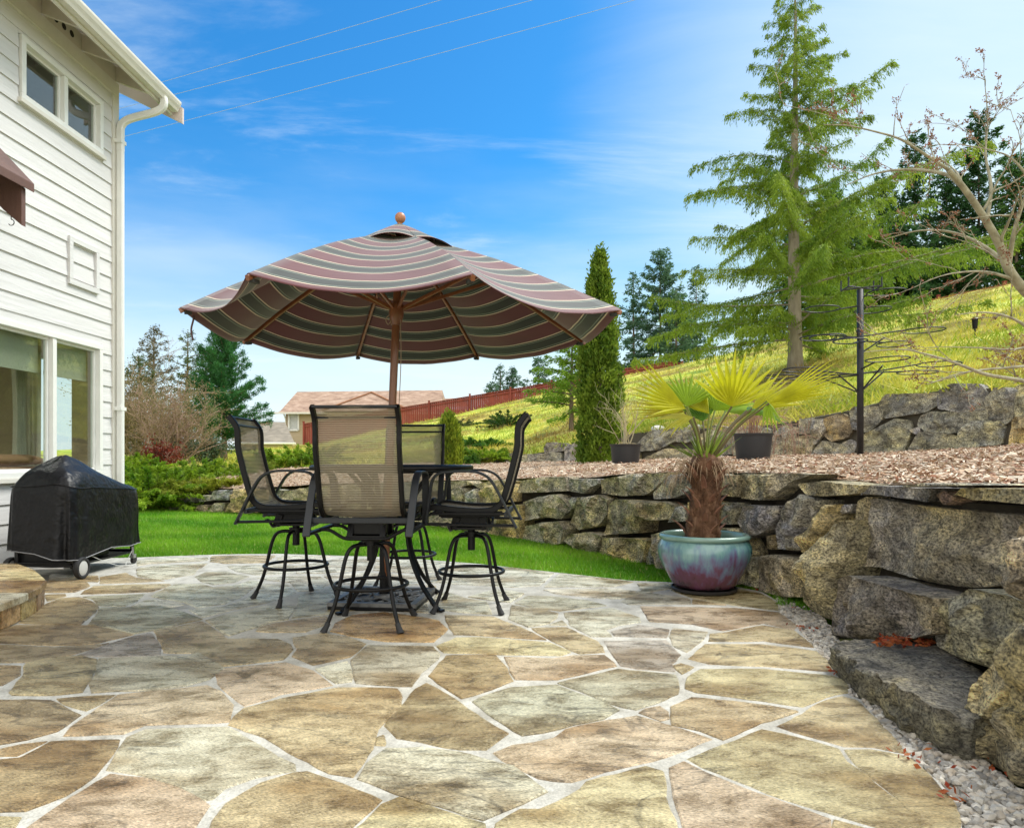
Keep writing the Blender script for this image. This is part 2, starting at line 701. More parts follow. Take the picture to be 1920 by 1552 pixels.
# flagstones, each with its own outline
PALT = {'t': (.37, .29, .165), 'b': (.27, .185, .085), 'g': (.385, .365, .29), 'p': (.29, .26, .25), 'w': (.56, .54, .46), 'o': (.42, .25, .10), 'd': (.25, .19, .10), 'y': (.41, .35, .20), 'k': (.40, .31, .22)}  # pale 'w' mixes stone tone with sky glare painted into the colour
ST = '''b 37,1167 88,1131 115,1121 148,1119 172,1127 184,1139 162,1160 149,1170 100,1169
b -40,1190 32,1171 165,1172 207,1179 247,1189 175,1206 100,1209 50,1206 -40,1202
d -40,1206 50,1210 100,1213 180,1208 202,1205 135,1226 62,1239 -40,1241
g 190,1139 250,1138 300,1136 322,1140 350,1150 376,1160 290,1180 252,1187 207,1176 168,1171
p 146,1227 208,1205 252,1191 282,1185 301,1214 298,1226 212,1229
t 290,1182 377,1164 405,1180 425,1195 390,1210 357,1223 308,1222 305,1208
g 186,1234 300,1230 357,1228 370,1223 400,1240 420,1252 390,1272 350,1284 280,1291 176,1296 171,1280 181,1262
t 50,1243 90,1234 150,1229 178,1236 178,1254 162,1280 152,1296 100,1301 26,1301 20,1296 46,1265
b -40,1246 36,1248 34,1265 4,1283 -40,1290
b 85,1090 160,1090 167,1098 140,1109 85,1110
b 86,1114 121,1113 121,1117 90,1126
t 177,1098 250,1095 317,1094 320,1096 287,1108 220,1111 152,1113 161,1106
g 157,1118 269,1113 255,1126 235,1135 189,1135 176,1122
t 188,1081 235,1073 254,1082 308,1088 250,1091 189,1093
t 96,1075 150,1079 182,1079 184,1090 170,1089 92,1088
w 258,1050 330,1046 390,1044 388,1050 280,1056 258,1060
t 398,1042 470,1041 515,1042 498,1054 420,1055 395,1052
w 287,1061 388,1056 368,1068 362,1076 302,1086 260,1080 257,1066
g 368,1080 387,1072 420,1071 466,1080 438,1091 400,1095 377,1089
w 427,1061 500,1058 557,1060 548,1074 480,1077 442,1070
w 328,1095 375,1094 400,1101 440,1097 473,1087 487,1091 453,1117 420,1131 370,1138 347,1128 285,1117 293,1111
w 264,1128 282,1122 338,1129 343,1133 330,1136 247,1136
w 356,1142 420,1136 460,1123 495,1094 538,1095 553,1110 500,1129 440,1141 382,1156
g 387,1162 440,1147 500,1135 553,1136 538,1160 510,1165 430,1190 405,1174
w 557,1062 640,1046 697,1047 688,1067 600,1074 557,1074
w 530,1042 620,1042 562,1055 507,1056
w 484,1083 555,1079 598,1080 618,1091 600,1104 560,1107 546,1091 502,1086
w 706,1048 800,1051 868,1057 858,1069 780,1074 702,1068
w 607,1079 690,1072 778,1079 788,1094 700,1099 627,1091
g 562,1113 605,1109 626,1097 700,1105 718,1129 690,1139 620,1149 548,1157 560,1135
t 482,1182 486,1176 515,1168 545,1163 610,1154 610,1169 572,1183 500,1184
o 622,1182 630,1168 662,1153 720,1147 800,1158 821,1163 838,1178 812,1202 725,1201 657,1191
w 732,1131 790,1098 816,1098 800,1128 802,1148 724,1142
w 822,1112 845,1112 875,1122 910,1127 922,1150 880,1148 820,1141 808,1130
t 835,1153 925,1156 943,1164 975,1176 1022,1198 900,1190 853,1188 840,1165
y 855,1195 900,1194 1030,1204 1068,1221 1050,1227 940,1225 835,1222 821,1210
t 998,1177 1060,1175 1106,1196 1119,1201 1133,1221 1088,1224 1037,1201
b 838,1229 928,1228 947,1250 959,1275 920,1291 866,1307 806,1266
k 947,1231 1035,1234 1075,1229 1133,1228 1155,1247 1100,1259 1045,1272 968,1272 957,1250
p 1133,1201 1248,1199 1266,1220 1274,1226 1257,1243 1264,1257 1200,1253 1165,1247
p 1148,1183 1200,1171 1252,1180 1248,1194 1154,1191
w 1058,1148 1145,1139 1197,1156 1200,1165 1158,1171 1134,1180 1146,1192 1110,1192 1072,1172
g 960,1134 1025,1144 1044,1149 1043,1157 1025,1168 990,1174 957,1160
g 1053,1162 1062,1171 1031,1170
g 967,1130 990,1116 1035,1117 1102,1125 1136,1134 1050,1144 1000,1138
w 880,1118 925,1106 958,1107 982,1112 955,1128 915,1123
w 872,1060 960,1063 1038,1073 1010,1097 960,1100 875,1095 804,1090 799,1079
w 1050,1075 1110,1081 1186,1090 1150,1099 1022,1099
w 1020,1105 1150,1102 1196,1108 1130,1121 1042,1112
w 1195,1093 1252,1093 1253,1103 1228,1107 1162,1121 1142,1121 1205,1107
y 1256,1094 1340,1097 1386,1103 1425,1111 1456,1128 1457,1143 1375,1133 1300,1120 1260,1106
g 1202,1108 1290,1121 1294,1131 1180,1132 1164,1127
b 1299,1123 1360,1133 1299,1131
k 1202,1136 1380,1139 1459,1147 1494,1172 1486,1179 1430,1167 1355,1181 1300,1169 1220,1164
g 1264,1177 1325,1184 1313,1200 1287,1221 1267,1212 1257,1192
t 1334,1188 1358,1186 1430,1172 1489,1182 1525,1212 1430,1200 1330,1201
t 1324,1207 1430,1207 1530,1220 1554,1240 1556,1257 1430,1247 1330,1243 1293,1233
y 1314,1254 1430,1254 1560,1267 1585,1276 1586,1296 1545,1304 1502,1322 1380,1305 1307,1296 1287,1289 1293,1268
t 1264,1247 1278,1244 1297,1250 1280,1262
g 1050,1279 1160,1254 1265,1265 1272,1280 1268,1299 1230,1316 1192,1328 1150,1318 1100,1297
g 888,1314 897,1308 960,1289 1043,1284 1070,1295 1136,1318 1158,1330 1130,1345 1075,1356 1020,1370 980,1376 917,1336
d 780,1290 800,1280 820,1290 858,1314 900,1345 950,1373 920,1393 910,1402 862,1402 790,1388 747,1381 724,1358 733,1346 759,1318
t 362,1225 372,1213 400,1202 427,1197 520,1197 543,1207 547,1216 530,1235 423,1247 380,1238
t 550,1195 607,1187 650,1194 684,1206 654,1230 588,1245 551,1229 559,1213
g 692,1209 810,1211 823,1225 818,1234 788,1260 770,1285 670,1279 662,1245 660,1236
w 595,1253 651,1240 658,1256 658,1276 632,1280
k 424,1252 535,1241 585,1256 621,1283 525,1300 460,1321 447,1313 412,1280 407,1263
t 442,1341 457,1327 525,1310 635,1289 743,1291 752,1305 750,1322 723,1347 708,1365 695,1390 695,1402 663,1453 620,1446 560,1416 500,1380 432,1357
t 709,1380 716,1377 723,1390 721,1395 707,1395
g 724,1403 790,1402 855,1410 903,1421 960,1437 1022,1482 975,1503 905,1533 800,1500 740,1483 675,1457 692,1430
t 402,1535 430,1505 488,1467 550,1449 575,1446 615,1460 693,1489 711,1498 653,1552 630,1580 390,1580
y 720,1507 750,1495 800,1509 906,1542 910,1580 652,1580 664,1557
y 927,1580 932,1541 977,1516 1012,1517 1047,1502 1092,1477 1102,1464 1210,1435 1241,1444 1246,1490 1260,1535 1272,1580
k 928,1410 962,1396 1000,1391 1040,1382 1064,1366 1135,1349 1195,1341 1275,1364 1333,1383 1280,1403 1220,1423 1130,1445 1070,1463 1012,1456 967,1435
k 1200,1335 1211,1329 1237,1324 1248,1333 1250,1345 1240,1349
t 1261,1324 1299,1308 1371,1314 1444,1324 1493,1332 1425,1353 1380,1374 1354,1383 1314,1368 1263,1356 1261,1341
y 1293,1421 1355,1395 1380,1387 1427,1366 1473,1376 1570,1402 1585,1424 1674,1494 1742,1556 1690,1558 1560,1521 1473,1495 1386,1461 1320,1435
t 1459,1360 1508,1337 1535,1317 1578,1304 1605,1310 1655,1362 1702,1411 1634,1397 1582,1396
y 1588,1405 1634,1405 1702,1418 1751,1461 1781,1493 1793,1528 1800,1580 1765,1580 1682,1490 1611,1434
k 1257,1438 1284,1428 1318,1446 1386,1475 1553,1533 1548,1580 1297,1580 1281,1530 1265,1480
t 1567,1537 1690,1570 1560,1582
b -60,1428 37,1421 97,1390 220,1387 210,1412 173,1454 120,1490 50,1517 -60,1519
d -60,1312 95,1313 146,1340 119,1360 104,1369 50,1384 -60,1402
t 112,1308 213,1302 184,1320 162,1330 126,1319
k 222,1302 388,1284 410,1294 435,1320 428,1351 270,1357 230,1373 123,1377 137,1360 162,1343
t -60,1416 40,1394 86,1388 30,1414
g 242,1380 270,1366 425,1362 480,1392 520,1417 548,1431 556,1441 480,1454 420,1475 393,1495 385,1496 330,1468 270,1450 205,1439 227,1400
k 207,1450 265,1456 325,1474 365,1491 387,1509 362,1545 338,1580 24,1580 49,1552 88,1525 132,1496 181,1466
y -60,1526 35,1531 18,1560 -60,1580'''


def jitter_outline(poly, step, amp, seed):
    out = []
    n = len(poly)
    for i in range(n):
        a, b = Vector(poly[i]), Vector(poly[(i + 1) % n])
        L = (b - a).length
        k = max(1, int(L / step))
        t = (b - a) / max(L, 1e-6)
        nr = Vector((-t.y, t.x))
        for j in range(k):
            p = a + (b - a) * (j / k)
            h = noise.noise(Vector((p.x * 9 + seed, p.y * 9, 0))) * amp + noise.noise(Vector((p.x * 30 + seed, p.y * 30, 3))) * amp * .5
            out.append(p + nr * h)
    return out


def area(poly):
    return sum(p[0] * q[1] - q[0] * p[1] for p, q in zip(poly, poly[1:] + poly[:1])) / 2


def inside(p, poly):
    c = False
    n = len(poly)
    for i in range(n):
        x0, y0 = poly[i][0], poly[i][1]
        x1, y1 = poly[i - 1][0], poly[i - 1][1]
        if (y0 > p[1]) != (y1 > p[1]) and p[0] < (x1 - x0) * (p[1] - y0) / (y1 - y0) + x0:
            c = not c
    return c


def add_stone(b, poly, zt, col, seed, step=.05, amp=.009, bev=.006, drop=.03, out=.0095):
    if area(poly) < 0:
        poly = poly[::-1]
    o = jitter_outline(poly, step, amp, seed)
    n = len(o)
    ins, o2 = [], []
    for i in range(n):
        t = (o[(i + 1) % n] - o[i - 1])
        t = t.normalized() if t.length > 1e-6 else Vector((1, 0))
        nl = Vector((-t.y, t.x))
        ins.append(o[i] + nl * (bev - out))
        o2.append(o[i] - nl * out)
    o = o2
    tx, ty = rs.uniform(-.002, .002), rs.uniform(-.002, .002)
    c0 = o[0]
    vs = [(p.x, p.y, zt + (p.x - c0.x) * tx + (p.y - c0.y) * ty) for p in ins]
    vs += [(p.x, p.y, zt - bev * .7) for p in o] + [(p.x, p.y, zt - drop) for p in o]
    fs = [tuple(range(n))]
    for i in range(n):
        j = (i + 1) % n
        fs += [(i + n, j + n, j, i), (i + 2 * n, j + 2 * n, j + n, i + n)]
    b.add(vs, fs, col)


m_flag = MAT('flagstone', [(0.37, (.50, .43, .31)), (0.46, (.92, .87, .76)), (0.53, (1.20, 1.16, 1.06)), (0.62, (1.48, 1.44, 1.34))], scale=5.0, detail=15, nrough=.72, rough=.28, rvar=.15, bump=1.0, bscale=30, bdist=.016, bdetail=12, attr=True,
             stretch=(1, 1.9, 1), dist=.5, rot=(0, 0, .5), ramp2=[(.38, (.66, .56, .42)), (.48, (1, .98, .94)), (.60, (1.14, 1.17, 1.19))], scale2=1.7, spec=.6, grain=.62, gscale=75, gstretch=(1, 2.2, 1), veins=.5, vscale=1.1)
fb = MB()
stones = []
for k, ln in enumerate(ST.strip().split('\n')):
    w = ln.split()
    poly = [G(*map(float, q.split(','))) for q in w[1:]]
    stones.append(poly)
    c = tuple(lerp(a_, m_, .28) for a_, m_ in zip(PALT[w[0]], (.355, .31, .225)))
    v = rs.uniform(.9, 1.12)
    add_stone(fb, poly, rs.uniform(-.001, .003), (c[0] * v, c[1] * v * rs.uniform(.98, 1.03), c[2] * v), k * 3.7)
# the paving carries on outside the frame
for iy in range(-4, 14):
    for ix in range(-10, 5):
        x = ix * .58 + (iy % 2) * .29 + rs.uniform(-.1, .1) + 0.1
        y = iy * .46 + rs.uniform(-.06, .06)
        if y > 1.62 and x > -0.765 * y - .1:
            continue
        if y > 5 or not inside((x, y), PATIO) or x < -4.7:
            continue
        for k_ in (1.0, .72, .48):
          q = [(x + k_ * .29 * math.cos(a) * rs.uniform(.92, 1.04), y + k_ * .235 * math.sin(a) * rs.uniform(.92, 1.04)) for a in [R(20), R(62), R(118), R(160), R(200), R(242), R(298), R(340)]]
          if any(not inside(p, PATIO) for p in q) or any(inside(p, s_) for p in q for s_ in stones):
            continue
          add_stone(fb, q, rs.uniform(-.001, .003), PALT[rs.choice('tbgwyk')], ix * 7 + iy, step=.09)
          break
fb.build('flagstone_paving', m_flag, patio, colors=True)

# lawn between patio and wall
m_lawn = MAT('lawn_turf', [(0.3, (.08, .22, .012)), (0.7, (.17, .38, .02))], scale=2.2, rough=.9, bump=.6, bscale=60)
lawn_poly = [G(*p) for p in back_px[1:18]] + [(1.86, 4.86)] + offset_line(WALL, .25)[1:10][::-1] + [(-9.6, 14.6), (-9.6, 8.2), (-4.9, 7.4)]
tag(slab('lawn', lawn_poly, -.13, -.012, m_lawn), kind='structure')

# planting terrace between the two walls (wood chips)
TOPY = [(200, 935), (300, 925), (480, 913), (640, 905), (800, 901), (960, 897), (1100, 893), (1250, 884), (1400, 886), (1500, 888), (1600, 902), (1740, 910), (1920, 916), (2200, 925)]
back_top = offset_line(WALL, .42)
UPPER = [(200, 905, 14.9), (300, 899, 15.4), (480, 880, 17), (640, 872, 18), (800, 868, 19), (920, 868, 20), (1080, 864, 18), (1250, 861, 16), (1400, 856, 14), (1640, 850, 12), (1920, 834, 10), (2200, 818, 8.2), (2600, 800, 6.6)]


def upper_at(px):
    y = interp(px, [(a, b) for a, b, c in UPPER])
    z = interp(px, [(a, c) for a, b, c in UPPER])
    return D(px, y, z)


def lower_at(px):
    x, y = on_line(px, back_top)
    yy = interp(px, TOPY)
    z = EYE - (yy - HY) * y / FP
    return Vector((x, y, max(.45, min(z, .98))))


def grid(name, rows, mat, parent=None, smooth=True):
    b = MB()
    n, k = len(rows), len(rows[0])
    vs = [p for r in rows for p in r]
    fs = [(i * k + j, i * k + j + 1, (i + 1) * k + j + 1, (i + 1) * k + j) for i in range(n - 1) for j in range(k - 1)]
    b.add(vs, fs)
    return b.build(name, mat, parent, smooth=smooth)


m_mulch = MAT('wood_chips', [(0.25, (.20, .11, .06)), (0.5, (.42, .30, .19)), (0.72, (.66, .54, .40))], scale=26, detail=4, rough=.95, bump=.9, bscale=40, bdist=.03, stretch=(1, 2, 1))
rows = []
pxs = list(range(200, 2001, 25)) + [2060, 2140, 2240, 2400, 2600]
for px in pxs:
    a, b_ = lower_at(min(px, 1985)), upper_at(px)
    if px > 1985:
        a = Vector((2.34, 2.55 - (px - 1985) * .0056, .83))
    r = []
    for i in range(13):
        t = i / 12
        p = a.lerp(b_, t)
        p.z += .03 * noise.noise(Vector((p.x * 1.5, p.y * 1.5, 0))) + .03 * math.sin(t * math.pi)
        r.append(p)
    rows.append(r)
MULCH = rows
tag(grid('mulch_bed', rows, m_mulch), kind='structure')

# hillside rising behind the upper wall to a crest
HILLA = [(200, 900), (300, 893), (480, 874), (640, 866), (800, 862), (920, 854), (990, 850), (1080, 834), (1200, 808), (1310, 800), (1400, 800), (1500, 786), (1600, 767), (1700, 742), (1800, 725), (1920, 723), (2200, 690), (2600, 650)]
CREST = [(200, 850, 40), (400, 846, 40), (520, 838, 42), (600, 832, 44), (740, 800, 46), (860, 776, 46), (1000, 743, 45), (1160, 706, 43), (1255, 688, 42), (1460, 640, 38), (1620, 598, 35), (1740, 565, 32), (1850, 541, 30), (1920, 528, 28), (2100, 500, 25), (2600, 440, 20)]


def crest_at(px):
    return D(px, interp(px, [(a, b) for a, b, c in CREST]), interp(px, [(a, c) for a, b, c in CREST]))


def hill_base(px):
    u = upper_at(px)
    y = interp(px, HILLA)
    return D(px, y, u.y + .35)


def hill_pt(px, t):
    a, c = hill_base(px), crest_at(px)
    p = a.lerp(c, t)
    w = math.sin(t * math.pi)
    p.z += .18 * w * noise.noise(Vector((p.x * .25, p.y * .25, 2))) + .05 * noise.noise(Vector((p.x * 1.1, p.y * 1.1, 5))) * min(1, t * 6)
    return p


def hill_at(px, py):
    """point of the hillside seen at a photo pixel"""
    best = None
    for i in range(101):
        p = hill_pt(px, i / 100)
        yy = HY - (p.z - EYE) * FP / p.y
        if best is None or abs(yy - py) < best[0]:
            best = (abs(yy - py), p)
    return best[1]


m_hill = MAT('hill_grass', [(0.34, (.17, .21, .02)), (0.45, (.34, .34, .03)), (0.55, (.52, .47, .06)), (0.66, (.66, .56, .15))], scale=.55, detail=9, rough=.95, bump=.5, bscale=14, bdist=.08, stretch=(1, 1.4, 1), dist=1.0,
             ramp2=[(.40, (.50, .42, .28)), (.48, (1, 1, 1)), (.62, (.86, 1.12, .7))], scale2=.28)
rows = []
for px in list(range(200, 2101, 20)) + [2160, 2240, 2340, 2460, 2600]:
    a = hill_base(px)
    r = [Vector((a.x, a.y - .12, a.z - .9)), Vector((a.x, a.y - .1, a.z - .12))]
    r += [hill_pt(px, (i / 32) ** 1.15) for i in range(33)]
    c = crest_at(px)
    for d, dz in ((1.5, -.25), (5, -1.2), (14, -2.2), (45, -3), (90, -9)):
        r.append(Vector((c.x * (1 + d / c.y), c.y + d, c.z + dz)))
    rows.append(r)
tag(grid('hillside', rows, m_hill), kind='structure')

# bank on the left, behind the low wall and the junipers
rows = []
for i in range(20):
    x = -26 + i * 1.2
    rows.append([Vector((x, y, z + .15 * noise.noise(Vector((x * .3, y * .3, 0))))) for y, z in ((14.8, -.2), (15.4, .35), (17, .6), (20, .8), (26, 1.1), (40, 1.6), (60, 1.2), (120, -1))])
tag(grid('bank', rows, m_hill), kind='structure')

# ------------------------------------------------------------------ boulders
def rock_mat(name, stops, scale=3.2):
    return MAT(name, stops, scale=scale, detail=15, nrough=.74, rough=.80, bump=1.0, bscale=16, bdist=.10, attr=True, stretch=(1, 1, 1.5), dist=.25, objrand=1, bdetail=14, grain=.8, gscale=60, gstretch=(1, 1, 1.0), veins=.7, vscale=1.9,
               ramp2=[(.38, (.62, .61, .58)), (.48, (1, 1, 1)), (.62, (1.22, 1.2, 1.1))], scale2=9.0)


m_rock = rock_mat('boulder_stone', [(.36, (.40, .39, .37)), (.45, (.82, .80, .77)), (.53, (1.05, 1.02, .94)), (.64, (1.5, 1.4, 1.08))])
ROCKC = {'t': (.53, .475, .335), 'g': (.45, .445, .41), 'd': (.37, .35, .29), 'o': (.60, .50, .28), 'b': (.42, .34, .23), 'c': (.66, .58, .43), 'k': (.37, .365, .345), 'r': (.50, .37, .32)}


def build_rock(pts, kind, seed, parent, depth, grid_step, bulge, name='boulder', face=None):
    """a boulder from the outline of its visible face: pts are 3D points; the face is chiselled, the back goes into the bank"""
    rr = random.Random(seed)
    a, b = min(pts, key=lambda p: p.x - p.y * .0), max(pts, key=lambda p: p.x)
    if face is None:
        l = pts[0]
        u = Vector((0, 0, 0))
        mx = 0
        for p in pts:
            for q in pts:
                d = Vector((q.x - p.x, q.y - p.y, 0))
                if d.length > mx:
                    mx, u = d.length, d.copy()
        u.normalize()
    else:
        u = Vector(face).normalized()
    n = Vector((0, 0, 1)).cross(u)
    c = sum(pts, Vector()) / len(pts)
    if n.dot(Vector((0, 0, EYE)) - c) < 0:
        n = -n
    if n.cross(Vector((0, 0, 1))).dot(u) > 0:
        u = -u
    w = Vector((0, 0, 1))
    P2 = [Vector(((p - c).dot(u), (p - c).z)) for p in pts]
    if area(P2) < 0:
        P2 = P2[::-1]
    O = jitter_outline(P2, grid_step * .9, grid_step * .30, seed)
    for _ in range(1):
        m = len(O)
        O = [O[i] * .7 + (O[i - 1] + O[(i + 1) % m]) * .15 for i in range(m)]
        Nn = [(O[(i + 1) % m] - O[i - 1]).normalized() if (O[(i + 1) % m] - O[i - 1]).length > 1e-6 else Vector((0, 0)) for i in range(m)]
        O = [O[i] + Vector((-Nn[i].y, Nn[i].x)) * min(.45 * grid_step, .010) for i in range(m)]
    m = len(O)
    xs, ys = [p.x for p in O], [p.y for p in O]
    sx, sy = max(xs) - min(xs), max(ys) - min(ys)
    ins = []
    gx = int(sx / grid_step) + 2
    gy = int(sy / grid_step) + 2
    On = np.array([(p.x, p.y) for p in O])
    segA, segB = On, np.roll(On, -1, 0)

    def edge_d(x, y):
        P = np.array((x, y))
        ab = segB - segA
        t = np.clip(((P - segA) * ab).sum(1) / np.maximum((ab * ab).sum(1), 1e-9), 0, 1)
        return float(np.sqrt((((segA + ab * t[:, None]) - P) ** 2).sum(1)).min())
    for i in range(gx):
        for j in range(gy):
            p = (min(xs) + (i + rr.uniform(-.25, .25)) * grid_step, min(ys) + (j + rr.uniform(-.25, .25)) * grid_step)
            if inside(p, O) and edge_d(*p) > grid_step * .45:
                ins.append(Vector(p))
    allp = list(O) + ins
    res = delaunay_2d_cdt(allp, [(i, (i + 1) % m) for i in range(m)], [], 1, 1e-5)
    V2, F2 = res[0], res[2]
    size = min(sx, sy)
    planes = []
    for k in range(8):
        an = rr.uniform(0, 6.28)
        sl = rr.uniform(.08, .62)
        planes.append((Vector((math.cos(an), math.sin(an))) * sl, bulge * rr.uniform(.5, 1.35) * size))
    cells = []
    for k in range(11):
        an = rr.uniform(0, 6.28)
        cells.append((Vector((rr.uniform(min(xs), max(xs)), rr.uniform(min(ys), max(ys)))), Vector((math.cos(an), math.sin(an))) * rr.uniform(.1, .62), rr.uniform(-.085, .05) * size, rr.uniform(.70, 1.28), rr.random()))
    vcol = []
    V3 = []
    rim = max(size * .10, .010)
    for p in V2:
        d = edge_d(p.x, p.y)
        k = min(1, d / rim)
        h = min([o_ + s_.dot(p) for s_, o_ in planes])
        wp = p + Vector((noise.noise(Vector((p.x * 5 / size, p.y * 5 / size, seed))), noise.noise(Vector((p.x * 5 / size, p.y * 5 / size, seed + 9))))) * size * .10
        cl_ = min(cells, key=lambda c__: (c__[0] - wp).length_squared)
        h += cl_[2] + max(-.13, min(.13, cl_[1].dot(p - cl_[0]) / size * .6)) * size
        vcol.append((cl_[3], cl_[4]))
        h = h * .95 + .05 * bulge * size
        q = c + u * p.x + w * p.y
        nz_ = noise.fractal(q * (2.2 / max(size, .15)) + Vector((seed, 0, 0)), .9, 2.1, 5) * size * .07
        rd = noise.ridged_multi_fractal(q * (1.6 / max(size, .15)) + Vector((0, seed, 0)), .8, 2.2, 4, .9, 2) * size * .035
        # thin ledges where layers of the rock have split away
        st_ = (q.z * 1.0 + .35 * q.dot(u) * math.sin(seed)) / max(size, .12) * 3.2 + 1.1 * noise.noise(q * (1.5 / max(size, .15)) + Vector((seed, 1, 2)))
        rd += (st_ - math.floor(st_) - .5) * size * .035 * (1 if noise.noise(q * 2.2 + Vector((3, seed, 0))) > -.05 else .15)
        prof = math.sqrt(max(0, 1 - (1 - k) ** 2))
        V3.append(q + n * (prof * max(h, -.05 * size) + (nz_ + rd - size * .04) * (.35 + .65 * k)))
    mb = MB()
    base = ROCKC[kind]
    f_ = rr.uniform(.88, 1.15)
    col = (base[0] * f_, base[1] * f_ * rr.uniform(.97, 1.03), base[2] * f_ * rr.uniform(.9, 1.1))
    mb.add(V3, [tuple(f) for f in F2], col)
    # every split face gets its own random grey or tan, setting the facets apart
    mb.c = [(col[0] * a_ * lerp(1, 1.06, t_), col[1] * a_ * lerp(1, 1.0, t_), col[2] * a_ * lerp(1.12, .82, t_)) for a_, t_ in vcol]
    # sides and back
    nb = len(mb.v)
    bound = {}
    for f in F2:
        for i in range(len(f)):
            e = (f[i], f[(i + 1) % len(f)])
            if (e[1], e[0]) in bound:
                del bound[(e[1], e[0])]
            else:
                bound[e] = 1
    nxt = {e[0]: e[1] for e in bound}
    if nxt:
        st = next(iter(nxt))
        loop = [st]
        while nxt[loop[-1]] != st and len(loop) <= len(nxt):
            loop.append(nxt[loop[-1]])
        k1 = len(loop)
        cc = c.copy()
        ring1 = [V3[i] - n * (depth * .45) + (cc - V3[i]).dot(u) * u * .03 for i in loop]
        ring2 = [V3[i] - n * depth + ((cc - V3[i]).dot(u) * u + (cc - V3[i]).z * w) * .25 for i in loop]
        mb.add(ring1, [], col)
        mb.add(ring2, [], col)
        for i in range(k1):
            j = (i + 1) % k1
            mb.f.append([loop[j], loop[i], nb + i, nb + j])
            mb.f.append([nb + j, nb + i, nb + k1 + i, nb + k1 + j])
        mb.f.append([nb + k1 + i for i in range(k1)][::-1])
    o = mb.build(name, m_rock, parent, colors=True, angle=26)
    # fix facing
    bm = bmesh.new()
    bm.from_mesh(o.data)
    bmesh.ops.recalc_face_normals(bm, faces=bm.faces)
    bm.to_mesh(o.data)
    bm.free()
    return o


def parse(s):
    out = []
    for ln in s.strip().split('\n'):
        w = ln.split()
        out.append((w[0], float(w[1]), [tuple(map(float, q.split(','))) for q in w[2:]]))
    return out


wall = empty('retaining_wall', (2.0, 4.5, 0))
wall_inv = wall.matrix_basis.inverted()
tag(wall, 'lower dry stone retaining wall of big grey and tan boulders curving behind lawn and glazed pot', 'stone wall')
# colour, set back, outline
LW = '''t .16 967,925 975,900 1010,894 1060,892 1064,922 1022,924
g .16 1064,897 1100,896 1122,897 1121,908 1107,915 1095,927 1067,922
t .16 1122,898 1185,887 1250,885 1243,902 1225,920 1210,930 1172,931 1124,926
g .16 1225,922 1240,905 1255,888 1307,884 1311,908 1285,925 1260,936 1226,937
t .16 1310,888 1332,886 1350,890 1346,930 1312,925
t .14 1345,890 1382,888 1382,934 1348,930
t .16 1380,888 1485,885 1528,888 1484,905 1458,930 1445,940 1382,936
t .08 978,975 979,940 1010,930 1042,925 1058,938 1070,955 1052,975 1022,970 985,977
g .08 1065,940 1072,929 1081,940 1073,956
t .08 1082,932 1120,926 1140,935 1139,965 1120,988 1085,995 1068,980 1075,960
t .08 1140,947 1160,934 1242,939 1265,948 1257,975 1230,977 1205,976 1200,1000 1135,1004 1128,1000 1137,980
g .08 1251,980 1265,948 1285,945 1286,979
o .08 1287,940 1310,935 1345,940 1348,980 1310,984 1288,978
g .08 1352,940 1376,942 1372,985 1350,984
k .08 1378,978 1392,945 1462,947 1456,974 1433,1000 1404,1012
g .08 1453,990 1471,948 1497,924 1515,933 1512,976 1497,1035 1456,1030
g .12 1512,974 1519,937 1541,936 1537,953 1518,977
o .04 1497,1006 1523,977 1547,944 1564,943 1553,982 1514,1041 1499,1035
g .12 1558,970 1576,944 1602,943 1592,962
t .14 1488,906 1546,900 1613,908 1604,927 1546,933 1511,930
t .03 1512,1058 1550,1006 1566,980 1588,972 1582,1045 1572,1090 1565,1166 1540,1155 1503,1128
t .02 1421,1041 1448,1037 1506,1047 1511,1058 1503,1122 1462,1120 1422,1108
g .02 1385,1092 1400,1042 1420,1046 1421,1104 1400,1100
b .10 1436,1003 1450,1000 1448,1032 1436,1030
t 0 978,1012 985,985 1015,978 1047,976 1056,992 1050,1020 1036,1024
t 0 1056,1014 1067,1000 1100,996 1127,1002 1122,1025 1115,1043 1080,1034
o 0 1122,1034 1130,1007 1185,1007 1212,1012 1202,1056 1160,1056 1120,1046
g .06 1210,1034 1221,1028 1221,1060 1210,1060
t 0 1219,1000 1244,995 1250,1072 1228,1066 1222,1040
t 0 1250,1000 1300,985 1338,1000 1330,1090 1252,1076
t 0 1340,988 1372,990 1400,1040 1385,1098 1338,1094
t .08 830,925 860,912 868,920 866,944 832,948
o .08 896,920 913,908 958,905 958,942 900,944
t .16 800,908 826,903 878,900 886,908 850,918 806,922
t .16 884,908 925,899 966,900 960,908 900,918
g .08 870,925 893,913 894,944 872,946
t 0 850,950 905,947 910,1000 855,994
o 0 912,947 975,945 974,1012 915,1002
t 0 800,950 846,950 850,992 800,986
g .08 392,937 399,919 433,918 429,939
o .04 418,961 433,940 437,916 471,914 469,940 461,965
t .04 388,960 401,942 424,942 416,963
k .08 373,942 377,927 391,927 390,940
k .08 340,944 350,930 364,928 360,944
t .08 324,938 326,926 343,926 339,940
g 0 332,958 356,946 361,957 350,962
t 0 305,952 320,941 337,946 330,960 312,958
b 0 362,960 370,946 386,946 386,962
t .08 525,937 533,920 580,912 592,925 582,940
g .10 503,930 516,916 530,918 520,945 503,947
t .08 594,912 640,908 645,945 594,945
o .08 474,920 500,916 503,957 478,962
t 0 504,950 582,942 587,970 507,970
t .12 648,907 720,903 725,936 650,940
t 0 650,943 732,940 735,978 655,976
g .12 728,905 798,903 800,946 735,946
t 0 738,950 798,950 800,984 738,982
t 0 590,950 645,948 650,976 592,974
k 0 468,964 506,968 504,972 466,972'''
